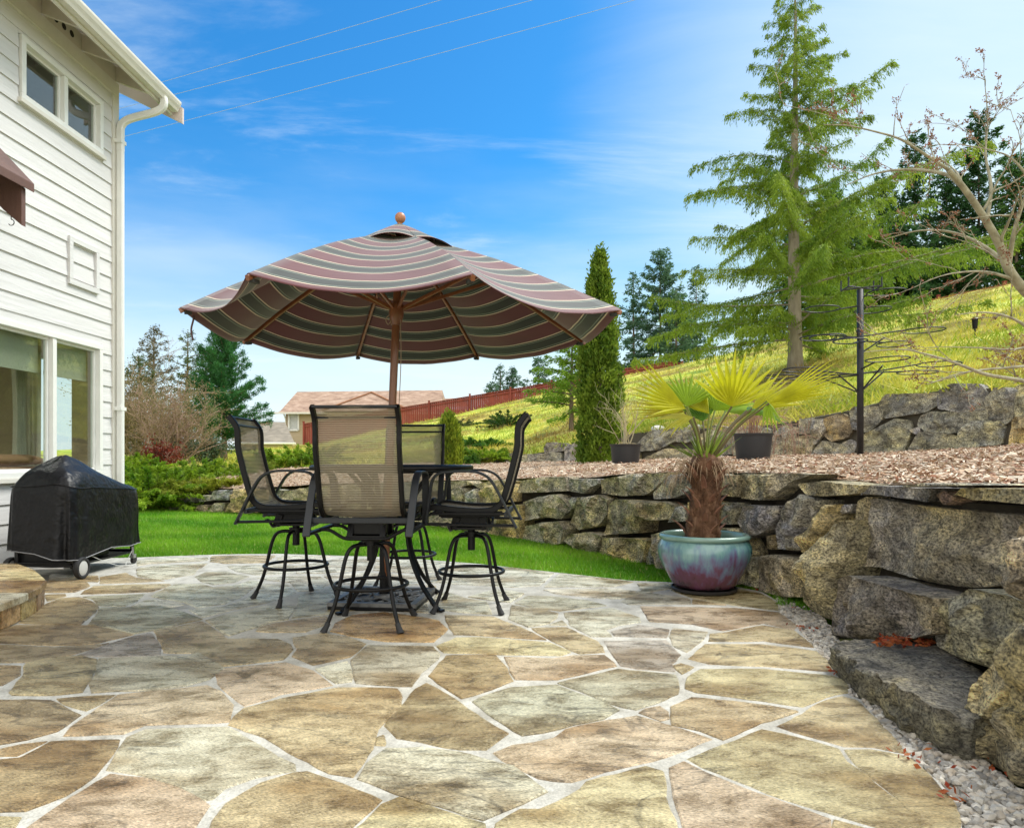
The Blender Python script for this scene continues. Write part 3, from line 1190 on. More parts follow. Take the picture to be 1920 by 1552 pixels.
for i, (c_, sb, pl) in enumerate(parse(LW)):
    line = offset_line(WALL, sb)
    pts = []
    for px, py in pl:
        x, y = on_line(px, line)
        pts.append(Vector((x, y, EYE - (py - HY) * y / FP)))
    dist_ = sum(p.y for p in pts) / len(pts)
    o = build_rock(pts, c_, 100 + i * 1.7, wall, .42, max(.017, .0034 * dist_), .26)
    o.matrix_parent_inverse = wall_inv
# the near right end, where the wall turns along the patio
RW = '''d 2.20 1600,1062 1622,936 1640,932 1740,948 1900,962 1985,968 1985,1040 1900,1092 1873,1102 1806,1103 1740,1093 1652,1066
c 2.17 1584,1062 1606,936 1623,929 1605,1066
g 2.16 1610,927 1631,908 1748,913 1736,943 1637,928
r 2.16 1750,927 1768,916 1796,935 1768,949
t 2.16 1786,929 1802,911 1930,915 1985,920 1985,954 1926,949 1826,939
g 2.05 1690,912 1730,903 1790,905 1800,912 1740,914
d 1.93 1553,1197 1572,1085 1588,1076 1657,1095 1749,1120 1746,1190 1702,1200 1630,1202
d 1.99 1746,1178 1751,1132 1797,1112 1816,1100 1886,1112 1932,1132 1990,1150 1990,1245 1930,1262 1862,1256 1800,1236 1756,1212
c 1.90 1878,1088 1902,1040 1914,984 1950,960 2060,960 2060,1170 1960,1150 1915,1127 1890,1112'''
for i, (c_, xx, pl) in enumerate(parse(RW)):
    pts = []
    for px, py in pl:
        t = (px - CX) / FP
        y = xx / t
        pts.append(Vector((xx + .02 * math.sin(px), y, EYE - (py - HY) * y / FP)))
    o = build_rock(pts, c_, 400 + i * 2.3, wall, .5, .0155, .20 if i else .13, face=(0.0, 1, 0))
    o.matrix_parent_inverse = wall_inv
# earth core of the wall, dark between the boulders
m_soil = MAT('dark_soil', [(0.3, (.022, .018, .013)), (0.7, (.05, .042, .03))], scale=9, rough=1, bump=.5)
core = MB()
lnA = offset_line(WALL, .30)
ring = []
for (x, y) in lnA:
    px = CX + FP * x / max(y, .5)
    zt = lower_at(max(200, min(1985, px))).z - .07 if y > 2.4 else .74
    ring.append((x, y, zt))
for (a, b_) in zip(ring, ring[1:]):
    core.quad((a[0], a[1], -.1), (b_[0], b_[1], -.1), b_, a)
bk = offset_line(WALL, .75)
for (a, b_, p, q) in zip(ring, ring[1:], bk, bk[1:]):
    core.quad(a, b_, (q[0], q[1], b_[2]), (p[0], p[1], a[2]))
oc = core.build('soil_core', m_soil, wall)
oc.matrix_parent_inverse = wall_inv
# unseen near end of the wall
i = 0
for course, (zc, hh, xx) in enumerate(((.20, .44, 2.12), (.62, .42, 2.2))):
    y = 2.62 - .2 * course
    while y > -.9:
        w_ = rs.uniform(.55, .85)
        yc = y - w_ / 2
        pts = [Vector((xx, yc + w_ * .5 * math.copysign(abs(math.cos(a)) ** .45, math.cos(a)) * rs.uniform(.9, 1), zc + hh * .5 * math.copysign(abs(math.sin(a)) ** .45, math.sin(a)) * rs.uniform(.9, 1))) for a in [R(k * 36 + 8) for k in range(10)]]
        o = build_rock(pts, rs.choice('tdgk'), 700 + i, wall, .5, .045, .2, face=(0, 1, 0))
        o.matrix_parent_inverse = wall_inv
        y -= w_ + .02
        i += 1

# step slab below the wall, and the leaning boulder in the foreground
SL = [G(px, py, .135) for px, py in ((1560, 1207), (1600, 1200), (1640, 1197), (1720, 1203), (1775, 1222), (1850, 1262), (1900, 1300), (1880, 1345), (1815, 1348), (1765, 1338), (1700, 1302), (1640, 1262), (1590, 1227))]
sb_ = MB()
so = [Vector(p) for p in jitter_outline(SL if area(SL) > 0 else SL[::-1], .014, .022, 5)]
nn = len(so)
cc_ = sum(so, Vector((0, 0))) / nn
res = delaunay_2d_cdt(so + [Vector((cc_.x + rs.uniform(-.5, .5), cc_.y + rs.uniform(-.7, .7))) for _ in range(2600)], [(i, (i + 1) % nn) for i in range(nn)], [], 1, 1e-5)
top = []
for p in res[0]:
    q = Vector((p.x, p.y, 0))
    top.append((p.x, p.y, .135 + .026 * noise.fractal(q * 3, .8, 2, 5) + .012 * noise.noise(q * 14) + .006 * noise.noise(q * 33)))
sb_.add(top, [tuple(f) for f in res[2]], (.20, .185, .155))
b0 = len(sb_.v)
lay = [(.004, .115), (.012, .09), (.006, .065), (.016, .04), (.0, .01), (-.01, -.03), (-.03, -.12)]
for k_, (e, z) in enumerate(lay):
    for i, p in enumerate(so):
        d = (p - cc_).normalized()
        e2 = e + .05 * noise.noise(Vector((p.x * 11, p.y * 11, z * 22))) + .016 * noise.noise(Vector((p.x * 37, p.y * 37, z * 60)))
        sb_.v.append((p.x + d.x * e2, p.y + d.y * e2, z + .01 * noise.noise(Vector((p.x * 20, p.y * 20, 1)))))
        sb_.c.append((.22, .21, .165))
for k_ in range(len(lay)):
    for i in range(nn):
        j = (i + 1) % nn
        up_i, up_j = (i, j) if k_ == 0 else (b0 + (k_ - 1) * nn + i, b0 + (k_ - 1) * nn + j)
        sb_.f.append([up_j, up_i, b0 + k_ * nn + i, b0 + k_ * nn + j])
step = sb_.build('stone_step', m_rock, None, colors=True, angle=50)
tag(step, 'flat dark rock slab used as a low step beside the gravel strip', 'stone step')
FR = [(1800, 1340), (1836, 1265), (1866, 1238), (1876, 1212), (1925, 1165), (2000, 1110), (2080, 1150), (2120, 1300), (2110, 1590), (2000, 1520), (1950, 1492), (1861, 1436), (1806, 1379)]
pts = [Vector((1.66, 1.66 / ((px - CX) / FP), EYE - (py - HY) * (1.66 / ((px - CX) / FP)) / FP)) for px, py in FR]
fo = build_rock(pts, 't', 911, None, .55, .0135, .22, name='leaning_boulder', face=(0, 1, 0))
tag(fo, 'large leaning tan and brown boulder with layered grain at the end of the gravel strip', 'boulder')

# upper wall
UP = '''k 0 1650,755 1665,740 1755,737 1760,757 1728,772 1660,783
g 0 1595,772 1602,765 1650,763 1651,785 1625,807 1600,802
k 0 1760,748 1765,732 1785,722 1832,722 1847,738 1845,765 1805,770 1762,765
g 0 1622,848 1620,815 1677,788 1702,790 1705,803 1692,845
g 0 1722,797 1730,780 1745,774 1797,774 1802,797 1790,810 1747,812
g 0 1702,845 1727,810 1772,814 1795,820 1790,840
g 0 1795,840 1800,805 1825,792 1870,791 1880,800 1875,830
g 0 1850,782 1850,750 1865,730 1905,730 1897,782 1877,795
g 0 1905,778 1907,725 1960,718 1960,778
o 0 1892,838 1902,784 1940,780 1960,782 1960,835
b 0 1545,815 1547,785 1580,778 1592,787 1595,805 1587,817 1562,825
g 0 1520,853 1545,827 1580,835 1602,852
t 0 1472,854 1485,822 1520,816 1522,832 1517,854
g 0 1522,812 1522,790 1540,787 1544,807 1527,832
g 0 1499,812 1500,787 1520,785 1521,810
g .05 1580,832 1595,825 1604,832 1600,844
k 0 1197,829 1220,810 1260,803 1268,824 1232,841 1201,845
g 0 1261,806 1277,803 1279,826 1268,826
g 0 1280,810 1294,797 1306,800 1304,822 1284,828
t 0 1203,860 1250,843 1302,842 1302,860 1230,866
g 0 1310,817 1340,800 1372,803 1370,850 1315,852
g 0 1374,806 1410,800 1440,805 1440,850 1376,852
g 0 1444,820 1470,800 1496,805 1484,825 1470,850 1446,852
k 0 1021,838 1027,830 1057,831 1059,844 1023,850
g 0 1059,863 1061,838 1082,830 1100,836 1102,864
g 0 990,867 991,852 1027,850 1028,867
g 0 1030,865 1032,849 1050,849 1052,864
g 0 929,868 932,854 959,850 957,868
g 0 960,867 960,853 988,852 988,868
t 0 1104,863 1106,838 1150,830 1196,832 1196,862
g 0 1706,806 1722,800 1724,809 1716,814
g 0 1804,775 1846,770 1848,785 1806,800'''
uw = empty('retaining_wall', (6, 12, 1.1))
tag(uw, 'upper low wall of grey boulders holding back the grassy hill above the wood chips', 'stone wall')
uinv = uw.matrix_basis.inverted()
for i, (c_, sb, pl) in enumerate(parse(UP)):
    pts = []
    for px, py in pl:
        u_ = upper_at(px)
        pts.append(D(px, py, u_.y + .02 + sb))
    c_0 = sum(pts, Vector()) / len(pts)
    pts = [c_0 + (p - c_0) * (1 + .05 / max(.12, (p - c_0).length)) for p in pts]
    o = build_rock(pts, c_, 1200 + i * 1.3, uw, .5, .06, .18)
    o.matrix_parent_inverse = uinv
core = MB()
prv = None
for px in range(925, 2000, 25):
    u_ = upper_at(px)
    hb = hill_base(px)
    cur = [Vector((u_.x, u_.y + .22, u_.z - .15)), Vector((u_.x, u_.y + .22, hb.z - .05)), Vector((hb.x, hb.y + .3, hb.z + .0))]
    if prv:
        core.quad(prv[0], cur[0], cur[1], prv[1])
        core.quad(prv[1], cur[1], cur[2], prv[2])
    prv = cur
oc = core.build('soil_core', flat('grey_soil', (.085, .075, .055), rough=1, scale=12, bump=.6), uw)
oc.matrix_parent_inverse = uinv

# ------------------------------------------------------------------ the house on the left
# house frame: s runs along the wall from its far corner towards the viewer, o stands out from the wall
HC = Vector((-4.60, 7.9, 0))
hd = Vector((-.027, -1, 0)).normalized()
hn = Vector((1, -.027, 0)).normalized()
HR = Matrix(((hd.x, hn.x, 0), (hd.y, hn.y, 0), (0, 0, 1)))


def hp(s, o, z):
    return HC + hd * s + hn * o + Vector((0, 0, z))


def hbox(b, s0, s1, o0, o1, z0, z1, col=None):
    return b.box(hp((s0 + s1) / 2, (o0 + o1) / 2, (z0 + z1) / 2), (abs(s1 - s0), abs(o1 - o0), abs(z1 - z0)), rot=HR, col=col)


house = empty('house', HC)
tag(house, 'two storey house with cream lap siding, white framed windows and a gutter under its eaves', 'house')
hinv = house.matrix_basis.inverted()


def hput(o):
    o.matrix_parent_inverse = hinv
    return o


m_siding = MAT('lap_siding', [(0.25, (.61, .60, .585)), (0.75, (.71, .70, .69))], scale=6, rough=.62, bump=.45, bscale=9, bdist=.012, stretch=(1, .22, 3.2), dist=1.2)
m_trim = flat('cream_trim', (.68, .655, .585), rough=.5, var=.05)
m_white = flat('white_vinyl', (.78, .78, .74), rough=.35, var=.04)
m_soffit = flat('soffit_paint', (.60, .55, .46), rough=.7, var=.06)
m_pink = flat('barge_paint', (.66, .56, .52), rough=.6, var=.06)
m_brown = MAT('brown_stain', [(.3, (.085, .04, .03)), (.7, (.15, .075, .055))], scale=5, rough=.6, bump=.4, bscale=12, stretch=(1, 1, .3))
m_dark = flat('dark_void', (.02, .017, .014), rough=.9)
m_glass = glass_mat('window_glass')

OPEN = [(.27, 2.75, .86, 2.31), (.26, 1.485, 4.43, 5.03)]        # s0, s1, z0, z1 of the two windows
EXPH = .178
b = MB()
z = .10
k = 0
while z < 5.34:
    z1 = min(z + EXPH, 5.36)
    segs = [(.07, 7.0)]
    for (s0, s1, w0, w1) in OPEN:
        if z1 > w0 - .02 and z < w1 + .02:
            nsg = []
            for a, c in segs:
                if z >= w0 - .001 and z1 <= w1 + .001 or True:
                    if s0 > a:
                        nsg.append((a, s0 - .012))
                    if s1 < c:
                        nsg.append((s1 + .012, c))
            segs = nsg
    for a, c in segs:
        # each board: thicker at its lower edge, lapping over the one below
        vs = [hp(s, o, zz) for s in (a, c) for (o, zz) in ((-.03, z - .0), (.019, z - .012), (.004, z1 + .004), (-.03, z1 + .004))]
        b.add(vs, [(0, 1, 2, 3), (7, 6, 5, 4), (1, 5, 6, 2), (0, 4, 5, 1), (2, 6, 7, 3), (3, 7, 4, 0)])
    z += EXPH
    k += 1
# boards between course edges and the openings
for (s0, s1, w0, w1) in OPEN:
    za = .10 + EXPH * math.floor((w0 - .10 - .02) / EXPH)
    if w0 - za > .02:
        hbox(b, s0 - .013, s1 + .013, -.03, .012, za - .004, w0 - .008)
    zb = .10 + EXPH * math.ceil((w1 - .10 + .02) / EXPH)
    if zb - w1 > .02:
        hbox(b, s0 - .013, s1 + .013, -.03, .010, w1 + .008, zb + .004)
# the gable end wall round the corner and the concrete foot
for (o0_, o1_, q0_, q1_) in ((-4.6, -1.0, .1, 5.4), (-1.0, -.45, .1, .9), (-1.0, -.45, 2.2, 5.4), (-.45, -.04, .1, 5.4)):
    hbox(b, -.02, 0.06, o0_, o1_, q0_, q1_)
hput(b.build('wall', m_siding, house))
b = MB()
hbox(b, -.02, 7, -.04, .0, -.1, .095)
hput(b.build('foundation', flat('foundation', (.42, .40, .36), rough=.9), house))
b = MB()
hbox(b, -.035, .075, -.06, .032, .1, 5.36)
hput(b.build('corner_board', m_trim, house))


def hwindow(s0, s1, z0, z1, mull, sashes, name='window'):
    fr = MB()
    w = .055
    for (a, c, p, q) in ((s0, s1, z1 - w, z1), (s0, s1, z0, z0 + w), (s0, s0 + w, z0 + w, z1 - w), (s1 - w, s1, z0 + w, z1 - w)):
        hbox(fr, a, c, -.07, .040, p, q)
    hbox(fr, mull - .028, mull + .028, -.065, .030, z0 + w, z1 - w)
    f = hput(fr.build(name, m_white, house, bevel=.004))
    sb = MB()
    hbox(sb, s0 - .03, s1 + .03, -.02, .055, z0 - .045, z0 - .001)
    sl = sb.build('sill', m_trim, f, bevel=.004)
    for (a, c) in sashes:
        st = MB()
        ww = .028
        for (p, q, r_, t_) in ((a, c, z1 - w - ww, z1 - w), (a, c, z0 + w, z0 + w + ww), (a, a + ww, z0 + w + ww, z1 - w - ww), (c - ww, c, z0 + w + ww, z1 - w - ww)):
            hbox(st, p, q, -.05, -.012, r_, t_)
        so_ = st.build('sash', m_white, f, bevel=.003)
        gb = MB()
        hbox(gb, a + ww, c - ww, -.034, -.030, z0 + w + ww, z1 - w - ww)
        go = gb.build('pane', m_glass, f)
    return f


hwindow(.27, 2.75, .86, 2.31, 1.03, [(.325, 1.0), (1.06, 2.695)])
hwindow(.26, 1.485, 4.43, 5.03, .86, [(.315, .83), (.89, 1.43)])
# rooms behind the windows
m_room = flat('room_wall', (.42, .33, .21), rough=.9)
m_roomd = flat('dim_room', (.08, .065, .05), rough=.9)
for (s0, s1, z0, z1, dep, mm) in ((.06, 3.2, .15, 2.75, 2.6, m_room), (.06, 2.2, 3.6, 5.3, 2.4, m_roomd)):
    rb = MB()
    hbox(rb, s0, s1, -dep - .05, -dep, z0, z1)
    for (o0_, o1_, q0_, q1_) in ((-dep, -1.0, z0, z1), (-1.0, -.45, z0, .9 if z0 < 1 else z1), (-1.0, -.45, 2.2, z1), (-.45, -.08, z0, z1)):
        if q1_ > q0_ and not (z0 > 1 and o0_ == -1.0 and q0_ == 2.2):
            hbox(rb, s0 + .002, s0 + .02, o0_, o1_, q0_, q1_)
    if z0 > 1:
        hbox(rb, s1, s1 + .05, -dep, -.08, z0, z1)
    hbox(rb, s0, s1, -dep, -.08, z0 - .05, z0)
    hbox(rb, s0, s1, -dep, -.08, z1, z1 + .05)
    hput(rb.build('room', mm, house))
# roller shades
m_shade = flat('shade_cloth', (.42, .40, .31), rough=.9, var=.06)
for (a, c) in ((.34, .99), (1.08, 2.68)):
    rb = MB()
    hbox(rb, a, c, -.115, -.11, 1.93, 2.24)
    hbox(rb, a, c, -.123, -.104, 1.895, 1.93)
    o = rb.build('roller_shade', m_shade, None)
    tag(o, 'half lowered cloth shade behind the ' + ('narrow far pane' if a < 1 else 'wide near pane') + ' of the lower window', 'shade', 'roller shades in the lower window')
# curtains
m_curt = flat('curtain_cloth', (.50, .46, .36), rough=.9, var=.1)
for (sc_, oc_, zt, w_, lb) in ((.66, -.62, 2.05, .17, 'cream curtain hanging in folds behind the narrow far pane'), (1.42, -.50, 2.05, .13, 'narrow gathered curtain seen through the wide pane above the cushions'), (0, 0, 2.25, .27, 'pale hanging drape just inside the mullion of the wide pane')):
    cb = MB()
    nseg = 26
    vs, fs = [], []
    for i in range(nseg + 1):
        for j in range(9):
            t = j / 8
            gather = 1 - .35 * math.sin(t * 2.6) ** 2
            s = sc_ + (i / nseg - .5) * w_ * gather
            if sc_ == 0:
                vs.append(hp(.16 + .025 * math.sin(i * 1.35 + t), -.90 + (i / nseg - .5) * w_, .60 + t * (zt - .60)))
            else:
                vs.append(hp(s, oc_ + .03 * math.sin(i * 1.35 + t), .75 + t * (zt - .75)))
    for i in range(nseg):
        for j in range(8):
            fs.append((i * 9 + j, (i + 1) * 9 + j, (i + 1) * 9 + j + 1, i * 9 + j + 1))
    cb.add(vs, fs)
    o = cb.build('curtain', m_curt, None, smooth=True)
    tag(o, lb, 'curtain')
# cushions of a sofa by the window
m_cush = MAT('sofa_cloth', [(.3, (.20, .095, .045)), (.7, (.34, .17, .09))], scale=4, rough=.85, bump=.5, bscale=7, bdist=.03)
for (zc_, ht, s0, s1, lb) in ((1.025, .105, .80, 2.2, 'plump brown cushion lying on top behind the wide pane'), (.925, .085, .74, 2.25, 'flatter brown cushion underneath the plump one behind the wide pane')):
    cb = MB()
    c = hp((s0 + s1) / 2, -.33, zc_)
    n, m = 26, 12
    vs, fs = [], []
    for i in range(n):
        a = 2 * math.pi * i / n
        for j in range(m + 1):
            ph = -math.pi / 2 + math.pi * j / m
            ca, sa = math.cos(a), math.sin(a)
            ex = .45
            x = math.copysign(abs(ca) ** ex, ca) * max(0, math.cos(ph)) ** .5 * (s1 - s0) / 2
            y = math.copysign(abs(sa) ** ex, sa) * max(0, math.cos(ph)) ** .5 * .19
            zz = math.sin(ph) * ht * .55 + .012 * noise.noise(Vector((x * 6, y * 6, zc_ * 9)))
            vs.append(c + hd * x + hn * y + Vector((0, 0, zz)))
    k = m + 1
    for i in range(n):
        for j in range(m):
            fs.append((i * k + j, ((i + 1) % n) * k + j, ((i + 1) % n) * k + j + 1, i * k + j + 1))
    cb.add(vs, fs)
    o = cb.build('cushion', m_cush, None, smooth=True)
    tag(o, lb, 'cushion')

# blank framed vent on the wall
vb = MB()
s0, s1, z0, z1 = .33, .82, 2.86, 3.36
w = .055
for (a, c, p, q) in ((s0, s1, z1 - w, z1), (s0, s1, z0, z0 + w), (s0, s0 + w, z0 + w, z1 - w), (s1 - w, s1, z0 + w, z1 - w)):
    hbox(vb, a, c, -.0, .040, p, q)
hput(vb.build('vent_frame', m_siding, house, bevel=.003))

# eaves: frieze, rafters, blocking with vent holes, sheathing, fascia, gutter
b = MB()
hbox(b, -.03, 7, -.02, .036, 5.23, 5.38)
hput(b.build('frieze_board', m_trim, house))
OV = .46
PIT = .50


def roof_z(o):
    return 5.60 - PIT * o


for s in (-.0, .6, 1.2, 1.8, 2.4, 3.0, 3.6, 4.2, 4.8, 5.4):
    rb = MB()
    a, c = s - .02, s + .02
    prof = [(-.05, roof_z(-.05) - .17), (.02, roof_z(.02) - .19), (OV - .02, roof_z(OV) - .13), (OV - .02, roof_z(OV - .02) - .005), (-.05, roof_z(-.05) - .005)]
    vs = [hp(a, o, z) for o, z in prof] + [hp(c, o, z) for o, z in prof]
    n = len(prof)
    rb.add(vs, [tuple(range(n)), tuple(range(2 * n - 1, n - 1, -1))] + [(i, i + n, (i + 1) % n + n, (i + 1) % n) for i in range(n)])
    hput(rb.build('rafter', m_soffit, house))
for i, s in enumerate((.02, .62, 1.22, 1.82, 2.42, 3.02)):
    bb = MB()
    hbox(bb, s + .002, s + .556, .004, .030, 5.385, 5.565)
    o = hput(bb.build('eave_blocking', m_soffit, house))
    if i in (1, 3):
        for q in (-.12, 0, .12):
            hb_ = MB()
            cpt = hp(s + .28 + q, .0315, 5.47)
            ringv = [cpt + hd * (.034 * math.cos(a)) + Vector((0, 0, .034 * math.sin(a))) for a in [2 * math.pi * t / 18 for t in range(18)]]
            hb_.add(ringv, [tuple(range(18))])
            hb_.build('vent_hole', m_dark, o)
b = MB()
vs = [hp(s, o, roof_z(o) + d) for s in (-.42, 7) for (o, d) in ((OV + .02, 0), (-4.6, 0), (-4.6, .04), (OV + .02, .04))]
b.add(vs, [(0, 1, 2, 3), (7, 6, 5, 4), (0, 4, 5, 1), (1, 5, 6, 2), (2, 6, 7, 3), (3, 7, 4, 0)])
roof = hput(b.build('roof', m_soffit, house))
b = MB()
vs = [hp(s, o, roof_z(o) + d) for s in (-.45, 7) for (o, d) in ((OV + .06, .042), (-4.6, .042), (-4.6, .07), (OV + .06, .07))]
b.add(vs, [(0, 1, 2, 3), (7, 6, 5, 4), (0, 4, 5, 1), (1, 5, 6, 2), (2, 6, 7, 3), (3, 7, 4, 0)])
sh = b.build('shingles', flat('roof_shingles', (.16, .14, .12), rough=.95, scale=20), roof)
b = MB()
hbox(b, -.40, 7, OV - .018, OV + .004, roof_z(OV) - .16, roof_z(OV) - .002)
hput(b.build('fascia', m_trim, house))
# barge board of the gable end
b = MB()
for (o0, o1) in ((OV + .12, -4.5),):
    vs = [hp(s, o, roof_z(o) + d) for s in (-.455, -.42) for (o, d) in ((o0, -.19), (o1, -.19), (o1, -.0), (o0, -.0))]
    b.add(vs, [(0, 1, 2, 3), (7, 6, 5, 4), (0, 4, 5, 1), (1, 5, 6, 2), (2, 6, 7, 3), (3, 7, 4, 0)])
hput(b.build('barge_board', m_pink, house))
# gutter: a K shaped trough
gp = [(.006, .0), (.006, -.115), (.075, -.115), (.088, -.085), (.105, -.055), (.118, -.02), (.118, .004), (.108, .004), (.106, -.015), (.094, -.05), (.078, -.078), (.068, -.105), (.016, -.105), (.016, 0)]
b = MB()
zg = roof_z(OV) - .01
vs = [hp(s, OV + o, zg + d) for s in (-.40, 7) for o, d in gp]
n = len(gp)
b.add(vs, [(i, i + n, (i + 1) % n + n, (i + 1) % n) for i in range(n)])
endp = [hp(-.40, OV + o, zg + d) for o, d in gp[:7]]
b.add(endp, [tuple(range(7))])
hput(b.build('gutter', m_trim, house))
# downspout with its two elbows
path = smooth_path([hp(-.10, OV + .06, zg - .09), hp(-.10, OV + .06, zg - .19), hp(-.08, OV - .02, zg - .27), hp(-.02, .17, 4.98), hp(.0, .085, 4.90), hp(.005, .072, 4.80), hp(.005, .072, 4.6)], 5)
b = MB()
b.bar(path, .078, .062, up=hd)
b.bar([hp(.005, .072, 4.64), hp(.005, .072, 3.0), hp(.005, .072, 1.2), hp(.005, .072, .12)], .074, .056, up=hd)
ds = hput(b.build('downspout', m_white, house))
for z in (4.70, 1.62):
    b = MB()
    hbox(b, -.048, .058, .03, .112, z - .02, z + .02)
    st = b.build('strap', m_white, ds)

# brown canopy over the door at the very left
cn = empty('door_canopy', hp(2.4, .4, 3.3))
tag(cn, 'dark brown timber canopy end with a hook, fixed to the house siding', 'canopy')
cinv = cn.matrix_basis.inverted()


def cput(o):
    o.matrix_parent_inverse = cinv
    return o


def cz(o):
    return 3.99 - 1.05 * o


b = MB()
vs = [hp(s, o, cz(o) + d) for s in (2.26, 4.4) for (o, d) in ((.0, 0), (.73, 0), (.73, .075), (0, .075))]
b.add(vs, [(0, 1, 2, 3), (7, 6, 5, 4), (0, 4, 5, 1), (1, 5, 6, 2), (2, 6, 7, 3), (3, 7, 4, 0)])
cput(b.build('roof_board', m_brown, cn, bevel=.006))
for s in (2.32, 4.2):
    b = MB()
    prof = [(.0, cz(0) - .33), (.34, cz(.34) - .36), (.55, cz(.55) - .36), (.70, cz(.70) - .33), (.70, cz(.70) - .02), (0, cz(0) - .02)]
    n = len(prof)
    vs = [hp(s, o, z) for o, z in prof] + [hp(s + .045, o, z) for o, z in prof]
    b.add(vs, [tuple(range(n)), tuple(range(2 * n - 1, n - 1, -1))] + [(i, i + n, (i + 1) % n + n, (i + 1) % n) for i in range(n)])
    cput(b.build('side_board', m_brown, cn))
hkc = hp(2.345, .60, cz(.60) - .36)
hk = [hkc + Vector((0, 0, .01)), hkc + Vector((0, 0, -.02))] + [hkc + Vector((0, 0, -.045)) + hn * (.024 * math.sin(a)) + Vector((0, 0, .024 * math.cos(a))) for a in [R(x) for x in range(20, 250, 20)]]
b = MB()
b.tube(smooth_path(hk, 3), .0035, 6)
cput(b.build('hook', flat('iron', (.05, .045, .04), rough=.5, metal=.6), cn))

# stone landing at the lower left
L0 = [G(30, 1056, .165), G(62, 1068, .165), G(85, 1088, .165), G(72, 1101, .165), G(40, 1116, .165), G(0, 1131, .165)]
LP = L0 + [(-3.02, 3.7), (-3.15, 2.6), (-4.55, 2.6), (-4.55, 5.72)]
if area(LP) < 0:
    LP = LP[::-1]
cl = sum((Vector(p) for p in LP), Vector((0, 0))) / len(LP)


def shrink(poly, d):
    return [tuple(Vector(p) + (cl - Vector(p)).normalized() * d) for p in poly]


land = slab('stone_landing', shrink(LP, .045), -.1, .13, m_grout)
tag(land, 'raised flagstone landing with a stone riser beside the covered grill', 'landing')
b = MB()
rsn = random.Random(3)
riser = shrink(LP, .028)
n = len(riser)
for i in range(n):
    a, c = Vector(riser[i]), Vector(riser[(i + 1) % n])
    L = (c - a).length
    k = max(1, int(L / .26))
    for j in range(k):
        p, q = a + (c - a) * ((j + .03) / k), a + (c - a) * ((j + .97) / k)
        m_ = (p + q) / 2
        d = (q - p)
        cc = PALT[rsn.choice('tybk')]
        b.box((m_.x, m_.y, .062), (d.length, .045, .124), rz=math.atan2(d.y, d.x), col=tuple(x * rsn.uniform(.7, 1) for x in cc))
b.build('riser_stone', m_flag, land, bevel=.006, colors=True)
fb = MB()
ys = [2.6, 3.25, 3.9, 4.45, 4.9, 5.3, 5.75]


def clip_y(poly, lo, hi):
    for (s, v) in ((1, lo), (-1, hi)):
        out = []
        for i in range(len(poly)):
            p, q = poly[i], poly[(i + 1) % len(poly)]
            dp, dq = s * (p[1] - v), s * (q[1] - v)
            if dp >= 0:
                out.append(p)
            if dp * dq < 0:
                t = dp / (dp - dq)
                out.append((p[0] + (q[0] - p[0]) * t, p[1] + (q[1] - p[1]) * t))
        poly = out
    return poly


for i, (a, c) in enumerate(zip(ys, ys[1:])):
    q = clip_y(LP, a + .006, c - .006)
    if len(q) > 2:
        add_stone(fb, q, .165, PALT['tygbyt'[i % 6]], 40 + i * 5, step=.06, amp=.006, drop=.045)
fb.build('cap_stone', m_flag, land, colors=True)

# ------------------------------------------------------------------ covered grill
m_cover = MAT('grill_cover_vinyl', [(.3, (.002, .002, .003)), (.7, (.005, .005, .0065))], scale=7, rough=.42, bump=.45, bscale=5, bdist=.07, bdetail=3, spec=.28, rvar=.08)
m_black = flat('black_enamel', (.012, .012, .013), rough=.4)
grill = empty('covered_grill', (-4.03, 6.35, 0))
tag(grill, 'kettle grill cart under a loose black cover with pale hem beside the house wall', 'grill')
b = MB()
GC = Vector((0, 0, 0))
NR = 96
rings = [  # z, centre y, half x, half y, squareness, lift
    (.20, .0, .30, .56, .26), (.34, .0, .302, .56, .25), (.50, .0, .300, .555, .25), (.66, .0, .294, .55, .25), (.765, .0, .286, .545, .27), (.80, -.0, .27, .525, .30)]
vs, fs = [], []
cols = len(rings) + 7


def sup(a, hx, hy, e):
    c, s = math.cos(a), math.sin(a)
    return math.copysign(abs(c) ** e, c) * hx, math.copysign(abs(s) ** e, s) * hy


for i in range(NR):
    a = 2 * math.pi * i / NR
    for k, (z, cy, hx, hy, e) in enumerate(rings):
        x, y = sup(a, hx, hy, e)
        t = 1 - k / (len(rings) - 1)
        side = math.sin(a * 7 + .6) * .6 + math.sin(a * 13 + 1.9) * .5 + noise.noise(Vector((x * 5, y * 5, z * 3))) * 1.6 + noise.noise(Vector((x * 11, y * 11, z * 8))) * .7
        f = 1 + .045 * t * side
        zz = z
        if k == 0:
            zz = .225 - .055 * math.exp(-((x - .30) ** 2 + (y + .45) ** 2) / .10) - .03 * (y > 0) + .03 * (x < 0)
        if k >= 4:
            zz += -.035 * (y / .55) + .03 * noise.noise(Vector((x * 4, y * 4, 7)))
        vs.append((x * f, y * f, zz))
    for k in range(7):
        u = (k + 1) / 7
        # the cover rises in soft folds to the lid of the kettle, towards the near end
        hx, hy = .27 * (1 - u) ** .85, .525 * (1 - u) ** .9
        cy = -.17 * u
        x, y = sup(a, max(hx, .006), max(hy, .006), .3 + .7 * min(1, u * 1.6))
        y += cy
        d = math.sqrt((x / .27) ** 2 + ((y + .20) / .36) ** 2)
        dome = .255 * math.exp(-(d ** 1.55) * 1.15)
        base = .805 - .035 * (y / .55)
        fold = .014 * math.sin(a * 5 + .7) * math.sin(u * math.pi) + .018 * noise.noise(Vector((x * 7, y * 7, 3)))
        vs.append((x, y, base + dome + fold))
for i in range(NR):
    j = (i + 1) % NR
    for k in range(cols - 1):
        fs.append((i * cols + k, j * cols + k, j * cols + k + 1, i * cols + k + 1))
